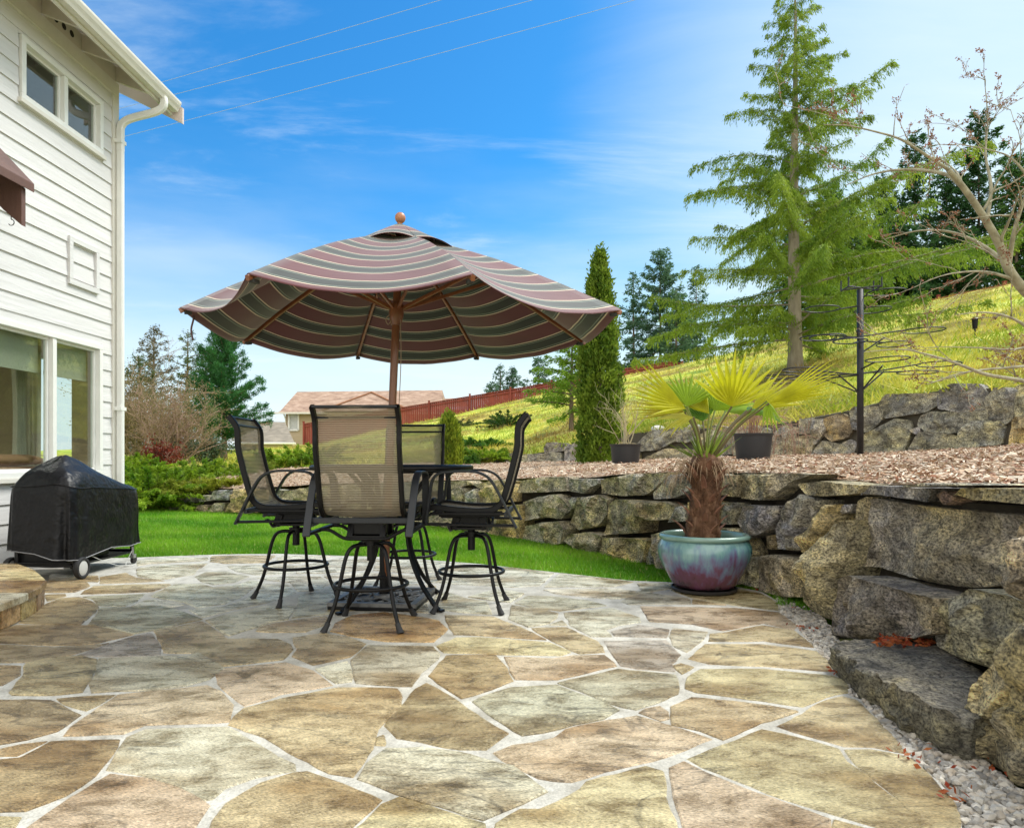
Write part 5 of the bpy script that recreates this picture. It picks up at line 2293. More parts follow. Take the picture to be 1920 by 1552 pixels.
m_base = MAT('old_leaf_base', [(.3, (.13, .05, .03)), (.7, (.30, .15, .09))], scale=14, rough=.85, bump=.5, stretch=(1, 1, .4))
# fibres and old petioles
C, A, L, W, K = [], [], [], [], []
for _ in range(2600):
    z = rng.uniform(-.0, .68)
    a = rng.uniform(0, 6.283)
    i = min(len(rad) - 1, int(z / .72 * len(tp)))
    r_ = rad[i] * rng.uniform(.95, 1.08)
    d = V_((math.cos(a), math.sin(a), 0))
    C.append(V_((tp[i].x, tp[i].y, z)) + d * r_)
    A.append(V_((-d[1], d[0], 0)) * rng.normal() * .9 + V_((0, 0, 1)) * rng.uniform(.2, 1) + d * rng.uniform(0, .35))
    L.append(rng.uniform(.03, .09))
    W.append(rng.uniform(.002, .006))
    q = rng.uniform(.6, 1.6)
    K.append((.17 * q, .085 * q, .045 * q))
np_mesh('fibre', leaves(np.array(C), np.array(A), np.array(L), np.array(W), rng), np.array(K), m_leaf, palm)
for k in range(30):
    a = k * 2.4 + .3
    z = .03 + .019 * k
    i = min(len(rad) - 1, int(z / .72 * len(tp)))
    d = Vector((math.cos(a), math.sin(a), 0))
    p = Vector((tp[i].x, tp[i].y, z)) + d * (rad[i] * .85)
    ln = rs.uniform(.09, .17)
    b = MB()
    b.sweep(smooth_path([p, p + d * ln * .35 + Vector((0, 0, ln * .45)), p + d * ln * .75 + Vector((0, 0, ln * .75))], 4), [(-.026, -.006), (.026, -.006), (.020, .007), (-.020, .007)], up=d, scale=[1, .95, .9, .85, .75, .6, .45, .3, .15][:9])
    b.build('leaf_base', m_base, palm)
# hanging pale threads round the crown
b = MB()
for k in range(120):
    a = rs.uniform(0, 6.283)
    d = Vector((math.cos(a), math.sin(a), 0))
    q = Vector((.03, 0, rs.uniform(.52, .66))) + d * rs.uniform(.08, .12)
    l = rs.uniform(.08, .30 if math.cos(a) < -.3 else .16)
    b.tube([q, q + d * l * .5 + Vector((0, 0, l * .25)), q + d * l * .8 + Vector((0, 0, -l * .15)), q + d * l * .95 + Vector((0, 0, -l * .7))], [.0022, .002, .0017, .001], 4)
b.build('dead_threads', flat('straw_threads', (.34, .24, .15), rough=.9), palm)
m_palm = MAT('palm_leaf', [(.3, (.85, .85, .85)), (.7, (1.1, 1.1, 1.1))], scale=8, rough=.38, attr=True, trans=.45, spec=.5)


def palm_fan(hub, axis, nrm, rad_, spread, nleaf, fold, col, seed, droop=.1):
    """a pleated fan leaf; axis: direction of the middle leaflet, nrm: face normal"""
    rr = random.Random(seed)
    axis, nrm = Vector(axis).normalized(), Vector(nrm)
    side = axis.cross(nrm).normalized()
    nrm = side.cross(axis).normalized()
    b = MB()
    for i in range(nleaf):
        t = (i + .5) / nleaf * 2 - 1
        a = R(spread / 2) * t
        d = axis * math.cos(a) + side * math.sin(a)
        L = rad_ * (1 - .16 * abs(t) ** 1.6) * rr.uniform(.88, 1.06)
        wmax = rad_ * R(spread) / nleaf * .42
        tan = (-axis * math.sin(a) + side * math.cos(a)).normalized()
        dr = rr.uniform(.4, 1.4) * droop
        vs, cs = [], []
        m = 9
        for j in range(m + 1):
            s = j / m
            p = hub + d * (L * s) + Vector((0, 0, -dr * L * s ** 2.6)) + nrm * (fold * L * s * (abs(t) ** 1.5))
            w = wmax * (min(.80, s * 2.35) if s < .36 else max(.03, .80 * max(0.0, 1 - (s - .36) / .64) ** .80))
            up = nrm * (w * .75)
            vs += [p - tan * w - up * .6, p + up * .6, p + tan * w - up * .6]
            q = rr.uniform(.93, 1.07)
            tip = max(0, (s - .80) / .20) ** 2 * .5
            c = [lerp(col[x], (.55, .38, .08)[x], tip) * q for x in range(3)]
            cs += [tuple(c), tuple(x * 1.06 for x in c), tuple(c)]
        n0 = len(b.v)
        b.v += [tuple(v) for v in vs]
        b.c += cs
        for j in range(m):
            for x in (0, 1):
                b.f.append([n0 + j * 3 + x, n0 + j * 3 + x + 1, n0 + (j + 1) * 3 + x + 1, n0 + (j + 1) * 3 + x])
    return b


YG, GR, DG = (.56, .55, .018), (.30, .44, .02), (.15, .30, .02)
crown = Vector((.03, 0, .66))
# hub pixel, tip pixel of the middle leaflet, depth of hub and tip, spread, leaflets, colour
FANS = [((1372, 762), (1390, 652), 5.25, 5.15, 128, 12, YG, (0, -1, .35), .03),
        ((1286, 766), (1176, 712), 5.30, 5.05, 66, 10, YG, (-.1, -1, .6), .04),
        ((1284, 772), (1172, 756), 5.42, 5.40, 44, 9, (.56, .48, .05), (-.1, -1, .6), .04),
        ((1288, 762), (1300, 690), 5.35, 5.55, 95, 11, GR, (0, -1, .5), .12),
        ((1442, 756), (1590, 694), 5.20, 4.80, 44, 14, YG, (-.15, -1, .6), .03),
        ((1340, 770), (1352, 706), 5.55, 5.75, 120, 13, GR, (0, -1, .6), .1),
        ((1400, 770), (1465, 768), 5.55, 5.75, 80, 11, DG, (.2, -.4, 1), .35),
        ((1438, 752), (1450, 800), 5.22, 5.15, 60, 5, GR, (0, -1, .2), .3),
        ((1318, 790), (1300, 735), 5.50, 5.7, 90, 9, DG, (0, -1, .5), .1),
        ((1360, 772), (1400, 735), 5.70, 6.1, 110, 12, GR, (.2, -.6, 1), .1),
        ((1410, 766), (1500, 716), 5.35, 5.45, 60, 10, YG, (-.1, -1, .6), .05),
        ((1330, 776), (1262, 700), 5.45, 5.55, 70, 10, YG, (.1, -1, .5), .05),
        ((1300, 782), (1222, 782), 5.25, 5.0, 40, 6, (.40, .38, .03), (-.1, -1, .8), .25)]
pb = palm.location
for i, (h, tq, yh, yt, spr, nl, col, nrm, dr) in enumerate(FANS):
    hub = D(h[0], h[1], yh) - pb
    tip = D(tq[0], tq[1], yt) - pb
    fb = palm_fan(hub, tip - hub, nrm, (tip - hub).length, spr, nl, .10, col, i, dr)
    fr = fb.build('fan_leaf', m_palm, palm, colors=True)
    b = MB()
    mid = crown.lerp(hub, .5) + Vector((0, 0, .02))
    b.tube(smooth_path([crown + (hub - crown) * .05 - Vector((0, 0, .08)), mid, hub], 6), [.012] * 5 + [.008] * 8, 6)
    b.build('leaf_stalk', flat('leaf_stalk', (.16, .19, .03) if i % 2 else (.13, .10, .04), rough=.5), fr)
C, A, L, W, K = [], [], [], [], []
for _ in range(70):
    a = rng.uniform(0, 6.283)
    e = rng.uniform(.5, 1.4)
    d = V_((math.cos(a) * math.cos(e), math.sin(a) * math.cos(e), math.sin(e)))
    l = rng.uniform(.15, .34)
    C.append(np.array(crown) + d * l * .6 - V_((0, 0, .05)))
    A.append(d)
    L.append(l)
    W.append(rng.uniform(.012, .026))
    K.append(np.array((.22, .30, .04)) * rng.uniform(.6, 1.3))
np_mesh('young_leaf', leaves(np.array(C), np.array(A), np.array(L), np.array(W), rng), np.array(K), m_palm, palm)

# ------------------------------------------------------------------ nursery pots with dry plants
def nursery_pot(px, py, y, w_, h_, label, seed):
    p = D(px, py, y)
    o = empty('nursery_pot', p)
    tag(o, label, 'plant pot')
    b = MB()
    r_ = w_ / 2
    b.lathe([(0, .0), (r_ * .84, .0), (r_ * .86, .02), (r_ * .97, h_ * .90), (r_ * 1.0, h_ * .90), (r_ * 1.03, h_ * .95), (r_ * 1.03, h_), (r_ * .97, h_), (r_ * .94, h_ * .85), (r_ * .9, h_ * .8)], n=40)
    b.build('container', flat('black_nursery_plastic', (.018, .019, .023), rough=.45), o, angle=40)
    b = MB()
    b.lathe([(0, h_ * .86), (r_ * .94, h_ * .84)], n=30)
    b.build('potting_soil', m_soil, o)
    return o, p


o1, q1 = nursery_pot(1173, 872, 12.0, .54, .37, 'black nursery pot on the wood chips before the tall arborvitae, with bare stems', 1)
o2, q2 = nursery_pot(1412, 862, 10.0, .55, .385, 'black nursery pot behind the palm trunk, with dry drooping stems', 2)


def twiggy(name, base, n, H, spread, droop, seed, mat, label, cat, r0=.008, levels=2, wob=.15):
    rr = random.Random(seed)
    b = MB()

    def grow(p, d, L, r, lev):
        pts = [p]
        q, dd = p.copy(), d.copy()
        m = 6
        for i in range(m):
            dd = (dd + Vector((rr.uniform(-wob, wob), rr.uniform(-wob, wob), rr.uniform(-wob, wob) - droop * (i / m)))).normalized()
            q = q + dd * (L / m)
            pts.append(q)
            if lev > 0 and i >= 1 and rr.random() < .75:
                nd = (dd + Vector((rr.uniform(-.8, .8), rr.uniform(-.8, .8), rr.uniform(-.2, .6)))).normalized()
                grow(q, nd, L * rr.uniform(.25, .5), r * (1 - i / m) * .6, lev - 1)
        b.tube(pts, [max(.0016, r * (1 - .85 * i / m)) for i in range(m + 1)], 4)
    for i in range(n):
        a = rr.uniform(0, 6.283)
        s = rr.uniform(.1, 1) * spread
        d = Vector((math.cos(a) * s, math.sin(a) * s, 1)).normalized()
        grow(Vector((rr.uniform(-.08, .08), rr.uniform(-.08, .08), 0)), d, H * rr.uniform(.6, 1), r0 * rr.uniform(.7, 1.2), levels)
    o = b.build(name, mat)
    o.location = base
    tag(o, label, cat)
    return o


twiggy('bare_shrub', q1 + Vector((0, 0, .33)), 12, 1.15, .75, .0, 4, flat('pale_stems', (.42, .36, .22), rough=.8), 'pale bare branching shrub growing in the black pot by the arborvitae', 'shrub', .013)
twiggy('dry_plant', q2 + Vector((0, 0, .35)), 26, .85, .6, .75, 8, flat('dry_stems', (.30, .17, .11), rough=.9), 'brown dried plant with drooping stems in the pot behind the palm', 'plant', .006, 1)
stk = MB()
rr_ = random.Random(2)
o = MB()
for k in range(46):
    x = rr_.uniform(-.9, .75)
    hgt_ = rr_.uniform(.35, .75)
    o.tube([(x, rr_.uniform(-.1, .1), hgt_), (x + rr_.uniform(-.05, .05), rr_.uniform(-.1, .1), hgt_ * .5), (x + rr_.uniform(-.08, .08), rr_.uniform(-.1, .1), .0)], .004, 4)
    if k % 2:
        o.tube([(x, 0, hgt_), (x + rr_.uniform(-.4, .4), .1, hgt_ + rr_.uniform(-.05, .15)), (x + rr_.uniform(-.6, .6), .2, hgt_ - .1)], .005, 4)
oo = o.build('dead_vine', flat('dead_vine', (.34, .22, .16), rough=.9))
oo.location = D(1450, 852, 12.6)
tag(oo, 'tangle of dead brown vine stems hanging down the upper wall behind the palm', 'vine')

# ------------------------------------------------------------------ metal plant stand with rings
m_stand = MAT('weathered_steel', [(.3, (.012, .012, .014)), (.7, (.03, .03, .035))], scale=6, rough=.5, metal=.3, bump=.2, bscale=30)
sp_ = D(1613, 853, 10.6)
stand = empty('plant_stand', sp_)
tag(stand, 'tall black metal post with tiers of empty pot rings on the wood chips', 'plant stand')
SC = 10.6 / FP
b = MB()
b.tube([(0, 0, -.1), (0, 0, 310 * SC)], .048, 16)
b.build('post', m_stand, stand, smooth=True)
# ring centre offset (px), height (px above foot), radius px, depth offset, arm root height px
RINGS = [(32, 298, 32, -.25, 292), (46, 281, 32, .35, 288), (-77, 271, 30, -.1, 280), (-78, 214, 31, -.3, 222), (126, 236, 36, .1, 222), (98, 218, 32, .5, 214),
         (-52, 230, 33, .5, 220), (-52, 202, 28, -.55, 214), (8, 168, 35, -.65, 160), (155, 172, 37, .1, 152), (150, 164, 36, .6, 154), (-128, 155, 30, -.3, 150), (-110, 146, 30, .6, 150), (-140, 150, 30, .2, 152)]
for dx, hh, rp, dy, root in RINGS:
    c = Vector((dx * SC, dy, hh * SC))
    b = MB()
    rr2 = rp * SC
    b.tube([c + Vector((rr2 * math.cos(R(a)), rr2 * math.sin(R(a)), .006 * math.sin(R(a) + dx))) for a in range(0, 360, 10)], .0095, 6, closed=True)
    rg = b.build('pot_ring', m_stand, stand, smooth=True)
    d = Vector((c.x, c.y, 0))
    ln = max(d.length, 1e-3)
    e = c - d.normalized() * min(rr2, ln * .8)
    b = MB()
    b.tube([(0, 0, root * SC), e], .012, 6)
    b.build('arm', m_stand, rg)
for (x, y, z0, z1) in ((.40, .05, 190, 221), (-.18, -.25, 195, 228), (.42, .1, 118, 158), (-.40, -.1, 116, 150), (.10, -.45, 118, 160), (-.45, .3, 116, 148)):
    b = MB()
    b.tube([(0, 0, z0 * SC), (x, y, z1 * SC)], .012, 6)
    b.build('brace', m_stand, stand)
b = MB()
zt = 312 * SC
for (x0, y0, x1, y1) in ((-.24, -.12, .27, .12), (-.24, .12, .27, -.12), (-.24, -.12, -.24, .12), (.27, .12, .27, -.12)):
    b.bar([(x0, y0, zt - .02 * x0), (x1, y1, zt + .05 * x1)], .02, .02)
for (x0, y0) in ((-.24, -.12), (-.24, .12), (.27, .12), (.27, -.12)):
    b.bar([(x0, y0, zt - .01), (x0, y0, zt + .15)], .02, .02)
b.build('top_tray', m_stand, stand)

# small dark lamp on the hill and a pale stone on the upper wall
lp_ = hill_at(1828, 628)
gl = empty('path_light', lp_)
tag(gl, 'small dark garden spike light standing on the grassy hill', 'garden light')
b = MB()
b.tube([(0, 0, -.1), (0, 0, .16)], .02, 8)
b.build('spike', m_stand, gl)
b = MB()
b.tube([(0, 0, .16), (0, 0, .40)], [.055, .07], 10)
b.lathe([(0, .44), (.06, .43), (.10, .40), (.06, .395)], n=16)
b.build('lamp_head', m_iron, gl)
b = MB()
b.sphere((0, 0, .04), .16, 14, 10, (1.1, .8, .55))
ws = b.build('white_stone', flat('white_stone', (.72, .70, .66), rough=.8), None, smooth=True)
ws.location = D(1234, 807, 16.6)
tag(ws, 'single rounded white stone on top of the upper boulder wall', 'stone')

# ------------------------------------------------------------------ red fence along the crest
m_red = MAT('red_fence_stain', [(.3, (.17, .028, .018)), (.7, (.28, .055, .035))], scale=3, rough=.75, bump=.3, bscale=10, stretch=(1, 1, .3))
FT = [(570, 793, 47.0), (600, 789, 47.1), (740, 765, 47.6), (860, 745, 47.6), (1000, 722, 46.6), (1160, 692, 44.6), (1255, 677, 43.5), (1300, 684, 43), (1460, 645, 39.5), (1620, 592, 36.5), (1740, 562, 33.6), (1850, 539, 31.4), (1960, 518, 29.0), (2100, 498, 26.5)]


def fence_top(px):
    return D(px, interp(px, [(a, b_) for a, b_, c in FT]), interp(px, [(a, c) for a, b_, c in FT]))


fence = empty('wooden_fence', fence_top(570) - Vector((0, 0, 2)))
tag(fence, 'long red stained board fence running up the crest of the grassy hill', 'fence')
finv = fence.matrix_basis.inverted()
pts = [fence_top(px) for px in range(570, 2101, 5)]
# walk along it in even steps
run = [0]
for p, q in zip(pts, pts[1:]):
    run.append(run[-1] + (q - p).length)


def fence_at(s):
    for i in range(len(run) - 1):
        if run[i + 1] >= s:
            return pts[i].lerp(pts[i + 1], (s - run[i]) / max(1e-6, run[i + 1] - run[i]))
    return pts[-1]


tot = run[-1]
b = MB()
s = 0
i = 0
while s < tot - .15:
    p, q = fence_at(s + .006), fence_at(s + .146)
    d = (q - p)
    m_ = (p + q) / 2
    b.box((m_.x, m_.y + .004 * (i % 2), m_.z - 1.0 + rs.uniform(-.012, .0)), (math.hypot(d.x, d.y), .02, 1.86), rz=math.atan2(d.y, d.x))
    s += .15
    i += 1
f_ = b.build('board_panel', m_red, fence)
f_.matrix_parent_inverse = finv
for dz, hh in ((-.05, .05), (-.24, .09), (-1.7, .09)):
    b = MB()
    b.bar([fence_at(tot * k / 80) + Vector((0, -.05, dz)) for k in range(81)], .10 if dz > -.1 else .05, hh, up=(0, 0, 1))
    f_ = b.build('rail', m_red, fence)
    f_.matrix_parent_inverse = finv
s = 0
while s < tot:
    p = fence_at(s)
    b = MB()
    b.box((p.x, p.y - .07, p.z - .92), (.12, .10, 2.0))
    b.box((p.x, p.y - .07, p.z + .10), (.16, .14, .04))
    f_ = b.build('post', m_red, fence)
    f_.matrix_parent_inverse = finv
    s += 2.9

# ------------------------------------------------------------------ neighbour's house beyond the fence
HZ = 60.0
nh = empty('neighbour_house', D(690, 850, HZ))
tag(nh, 'distant beige house with brown shake roof and white window beyond the red fence', 'house')
ninv = nh.matrix_basis.inverted()
nk = HZ / FP


def nput(o):
    o.matrix_parent_inverse = ninv
    return o


m_beige = MAT('beige_siding', [(.3, (.46, .37, .24)), (.7, (.54, .44, .30))], scale=3, rough=.8, bump=.6, bscale=4, stretch=(.1, .1, 5))
m_shake = MAT('shake_roof', [(.25, (.17, .10, .07)), (.5, (.36, .24, .17)), (.75, (.52, .38, .29))], scale=2.2, detail=8, rough=.95, bump=.9, bscale=5, bdist=.1, stretch=(.6, .6, 2.6))
x0, x1 = D(534, 0, HZ).x, D(822, 0, HZ).x
ze, zr = D(0, 772, HZ).z, D(0, 734, HZ + 4).z
b = MB()
b.box(((x0 + x1) / 2, HZ + 4.2, ze / 2 - 1), (x1 - x0, 8, ze + 2))
nput(b.build('wall', m_beige, nh))
ex = .35
E0 = [Vector((x0 - ex, HZ - .3, ze)), Vector((x1 + ex, HZ - .3, ze)), Vector((x1 + ex, HZ + 8.6, ze)), Vector((x0 - ex, HZ + 8.6, ze))]
RL, RRr = Vector((D(556, 0, HZ + 4).x, HZ + 4.2, zr)), Vector((D(829, 0, HZ + 4).x, HZ + 4.2, zr + .15))
b = MB()
b.add([E0[0], E0[1], E0[2], E0[3], RL, RRr], [(0, 1, 5, 4), (2, 3, 4, 5), (3, 0, 4), (1, 2, 5), (3, 2, 1, 0)])
rf = nput(b.build('roof', m_shake, nh))
# small hip over the front wing, its ridge caps and the stepped left end
hx0, hx1, hxa = D(606, 0, HZ - 1).x, D(770, 0, HZ - 1).x, D(695, 0, HZ + 2).x
b = MB()
b.add([(hx0, HZ - 1.3, ze - .02), (hx1, HZ - 1.3, ze - .02), (hxa, HZ + 2.4, D(0, 736, HZ + 2.4).z), (hx0, HZ + 5, ze), (hx1, HZ + 5, ze), (hxa, HZ + 5, D(0, 736, HZ + 2.4).z)], [(0, 1, 2), (0, 2, 5, 3), (1, 4, 5, 2), (1, 0, 3, 4)])
b.build('hip_roof', m_shake, rf)
for a, c in (((hx0, HZ - 1.3, ze), (hxa, HZ + 2.4, D(0, 736, HZ + 2.4).z)), ((hx1, HZ - 1.3, ze), (hxa, HZ + 2.4, D(0, 736, HZ + 2.4).z))):
    b = MB()
    b.bar([Vector(a) + Vector((0, 0, .05)), Vector(c) + Vector((0, 0, .05))], .22, .10)
    b.build('ridge_cap', flat('ridge_shake', (.30, .14, .07), rough=.9), rf)
b = MB()
b.box(((hx0 + hx1) / 2, HZ + 1.5, ze / 2 - 1.05), (hx1 - hx0 - .6, 5, ze + 1.9))
nput(b.build('front_wing', m_beige, nh))
b = MB()
xl0, xl1 = D(527, 0, HZ).x, D(560, 0, HZ).x
b.add([(xl0, HZ - .8, ze - .1), (xl1 + 3, HZ - .8, ze - .1), (xl1 + 3, HZ + 2.5, D(0, 748, HZ + 2).z), (xl0 + .6, HZ + 2.5, D(0, 748, HZ + 2).z), (xl0, HZ + 5, ze - .1)], [(0, 1, 2, 3), (0, 3, 4)])
b.build('lower_roof', m_shake, rf)
b = MB()
b.box(((xl0 + x1) / 2, HZ - .84, ze - .16), (x1 - xl0 + 1, .12, .16))
nput(b.build('gutter', m_trim, nh))
for (xa, xb, ya, yb) in ((541, 559, 775, 806),):
    w0, w1, za, zb = D(xa, 0, HZ).x, D(xb, 0, HZ).x, D(0, yb, HZ).z, D(0, ya, HZ).z
    b = MB()
    for (cx_, cz_, sx_, sz_) in (((w0 + w1) / 2, zb, w1 - w0, .14), ((w0 + w1) / 2, za, w1 - w0, .16), (w0, (za + zb) / 2, .14, zb - za), (w1, (za + zb) / 2, .14, zb - za)):
        b.box((cx_, HZ + .12, cz_), (sx_, .16, sz_))
    wf = nput(b.build('window', m_white, nh))
    b = MB()
    b.box(((w0 + w1) / 2, HZ + .16, (za + zb) / 2), (w1 - w0 - .1, .05, zb - za - .1))
    b.build('pane', flat('pale_blind', (.50, .52, .50), rough=.3), wf)
b = MB()
b.tube([(x0 - .05, HZ - .1, ze - .2), (x0 + .02, HZ + .1, ze - .6), (x0 + .02, HZ + .1, .5)], .06, 8)
nput(b.build('downspout', m_white, nh))
# a lower roof in front of it on the left, and another roof to the right
lr = empty('shed_roof_house', D(505, 850, 52))
tag(lr, 'low grey shingled roof with white gutter beside the pine, left of the beige house', 'house')
linv = lr.matrix_basis.inverted()
m_grey = MAT('grey_shingle', [(.3, (.16, .14, .11)), (.7, (.32, .28, .22))], scale=3, rough=.95, bump=.6, stretch=(.6, .6, 3))
ya, yb = 52, 55.5
b = MB()
b.add([D(440, 829, ya), D(552, 829, ya), D(534, 791, yb), D(440, 789, yb)], [(0, 1, 2, 3)])
b.add([D(440, 789, yb), D(534, 791, yb), D(552, 829, yb + 4), D(440, 829, yb + 4)], [(0, 1, 2, 3)])
f_ = b.build('roof', m_grey, lr)
f_.matrix_parent_inverse = linv
b = MB()
b.bar([D(438, 831, ya - .1), D(554, 831, ya - .1)], .14, .14)
f_ = b.build('gutter', m_white, lr)
f_.matrix_parent_inverse = linv
b = MB()
p, q = D(442, 832, ya + .4), D(548, 832, ya + .4)
b.box(((p.x + q.x) / 2, ya + 2.5, p.z / 2 - 1), (q.x - p.x, 4, p.z + 2))
f_ = b.build('wall', m_beige, lr)
f_.matrix_parent_inverse = linv
rr3 = empty('far_house', D(845, 800, 68))
tag(rr3, 'far off house roof just showing above the red fence behind the umbrella pole', 'house')
rinv = rr3.matrix_basis.inverted()
b = MB()
b.add([D(800, 764, 66), D(880, 762, 66), D(866, 746, 69), D(800, 748, 69), D(800, 764, 72), D(880, 762, 72)], [(0, 1, 2, 3), (3, 2, 5, 4), (1, 5, 2)])
f_ = b.build('roof', m_shake, rr3)
f_.matrix_parent_inverse = rinv
b = MB()
p, q = D(806, 764, 66.6), D(874, 763, 66.6)
b.box(((p.x + q.x) / 2, 69, p.z / 2 - 1), (q.x - p.x, 4.6, p.z + 1.6))
f_ = b.build('wall', m_beige, rr3)
f_.matrix_parent_inverse = rinv

# ------------------------------------------------------------------ wires across the sky
m_wire = flat('pale_wire', (.45, .50, .56), rough=.5)
for (a, c, ya, yb, lb) in (((240, 163), (1160, -118), 44, 36, 'highest pale overhead wire crossing the blue sky'), ((252, 187), (1180, -66), 44, 36, 'middle pale overhead wire crossing the blue sky'), ((266, 238), (1180, -14), 44, 36, 'lowest pale overhead wire starting at the eave of the house')):
    p, q = D(a[0], a[1], ya), D(c[0], c[1], yb)
    q = p + (q - p) * 2.2
    p = p + (p - q) * .3
    b = MB()
    b.tube([p.lerp(q, i / 30) - Vector((0, 0, .5 * math.sin(math.pi * i / 30))) for i in range(31)], .011, 6)
    o = b.build('overhead_wire', m_wire)
    tag(o, lb, 'wire', 'overhead wires')

# ------------------------------------------------------------------ trees and shrubs
def unit(a):
    return a / np.maximum(np.linalg.norm(a, axis=-1, keepdims=True), 1e-9)


def needles_on(rng, P, Dv, Ln, dens, jit, nl, nw, ajit, hang, ctwig, cvar=.18):
    cnt = np.maximum(1, rng.poisson(np.maximum(Ln * dens, .6)))
    idx = np.repeat(np.arange(len(P)), cnt)
    s = rng.random(len(idx))
    Lx = Ln[idx]
    C = P[idx] + Dv[idx] * (Lx * s)[:, None]
    C[:, 2] -= hang * Lx * s * s
    C += rng.normal(size=C.shape) * jit
    A = Dv[idx].copy()
    A[:, 2] -= 2 * hang * s
    A += rng.normal(size=C.shape) * ajit
    L = nl * rng.uniform(.6, 1.3, len(idx))
    W = nw * rng.uniform(.7, 1.3, len(idx))
    K = ctwig[idx] * rng.uniform(1 - cvar, 1 + cvar, (len(idx), 1))
    return leaves(C, A, L, W, rng), K


def twigs_of(rng, path, L, spacing, ang, tl, t0=.12, lift=.0, taper=.65, flat_=.25):
    """side twigs along a branch path (m,3)"""
    m = len(path)
    n = max(3, int(L / spacing))
    t = t0 + (1 - t0) * (np.arange(n) + rng.random(n)) / n
    f = t * (m - 1)
    i = np.minimum(f.astype(int), m - 2)
    fr = (f - i)[:, None]
    P = path[i] * (1 - fr) + path[i + 1] * fr
    T = unit(path[i + 1] - path[i])
    up = np.array([0, 0, 1.0])
    Sd = unit(np.cross(T, up))
    sg = np.where(np.arange(n) % 2 == 0, 1, -1)[:, None]
    Dv = T * math.cos(ang) + Sd * sg * math.sin(ang) + rng.normal(size=(n, 3)) * flat_
    Dv[:, 2] += lift
    Ln = tl * (1 - taper * t) * rng.uniform(.6, 1.25, n)
    tipn = 4
    P = np.concatenate([P, np.repeat(path[-1:], tipn, 0)])
    Dv = np.concatenate([Dv, np.repeat(T[-1:], tipn, 0) + rng.normal(size=(tipn, 3)) * .3])
    Ln = np.concatenate([Ln, np.full(tipn, tl * .35)])
    return P, unit(Dv), Ln


def conifer(name, base, H, R0, tr, nbr, seed, label, cat, group=None, low=.08, ppow=.85, e_low=5, e_top=45, droop=.25, spacing=.10, tl=.33, ang=55, hang=.25, dens=22, nl=.10, nw=.022, jit=.02, ajit=.35, cols=((.10, .19, .03), (.20, .30, .05)),
            bark=None, lift=0.0, lean=(0, 0), wood=True, flat_=.25, asym=None, irr=.25, gap=0.0, tmax=.97, branch_r=.012, prof=None, t0=.12):
    rng = np.random.default_rng(seed)
    root = empty(name, base)
    tag(root, label, cat, group)
    tpth = [(lean[0] * t * t * H + .03 * math.sin(t * 7 + seed) * tr * 4, lean[1] * t * t * H, t * H) for t in np.linspace(-.03, 1, 16)]
    b = MB()
    b.tube(tpth, [tr * (1 - .93 * t) * (1.25 if i == 0 else 1) for i, t in enumerate(np.linspace(0, 1, 16))], 10)
    b.build('trunk', bark or m_bark, root, smooth=True)
    tw = MB()
    Vs, Ks = [], []
    for i in range(nbr):
        u = (i + rng.random()) / nbr
        h = low + (tmax - low) * u ** .92
        L = R0 * (interp(h, prof) if prof else (1 - h) ** ppow) * rng.uniform(1 - irr, 1 + irr * .6) + .06 * R0
        if gap and rng.random() < gap:
            L *= rng.uniform(.3, .6)
        az = i * 2.39996 + rng.normal() * .35
        if asym:
            L *= asym(az, h)
        e = math.radians(lerp(e_low, e_top, h) + rng.normal() * 6)
        d = np.array([math.cos(az), math.sin(az), 0])
        ts = np.linspace(0, 1, 9)
        p0 = np.array([lean[0] * h * h * H, lean[1] * h * h * H, h * H])
        path = p0 + d * (L * ts)[:, None] * math.cos(e)
        path[:, 2] += L * (math.sin(e) * ts - droop * ts ** 2 + droop * .25 * ts ** 4)
        wig = rng.normal(size=3) * .04 * L
        path += np.sin(ts * 3.0)[:, None] * wig
        if wood:
            tw.tube([tuple(p) for p in path], [max(.004, branch_r * L / max(R0, .1) * 2.2 * (1 - .85 * t) + .003) for t in ts], 4)
        P, Dv, Ln = twigs_of(rng, path, L, spacing, math.radians(ang), tl * max(.35, min(1.0, L / R0 + .3)) * (R0 * .5 if R0 > 1 else R0), lift=lift, flat_=flat_, t0=t0)
        c0, c1 = np.array(cols[0]), np.array(cols[1])
        mixv = np.clip(rng.random() * .5 + rng.random(len(P)) * .5, 0, 1)[:, None]
        ct = c0 * (1 - mixv) + c1 * mixv
        v, k = needles_on(rng, P, Dv, Ln, dens, jit, nl, nw, ajit, hang, ct)
        Vs.append(v)
        Ks.append(k)
    V, K = np.concatenate(Vs), np.concatenate(Ks)
    if wood and tw.v:
        tw.build('branches', bark or m_bark, root)
    np_mesh('crown', V, K, m_leaf, root)
    return root


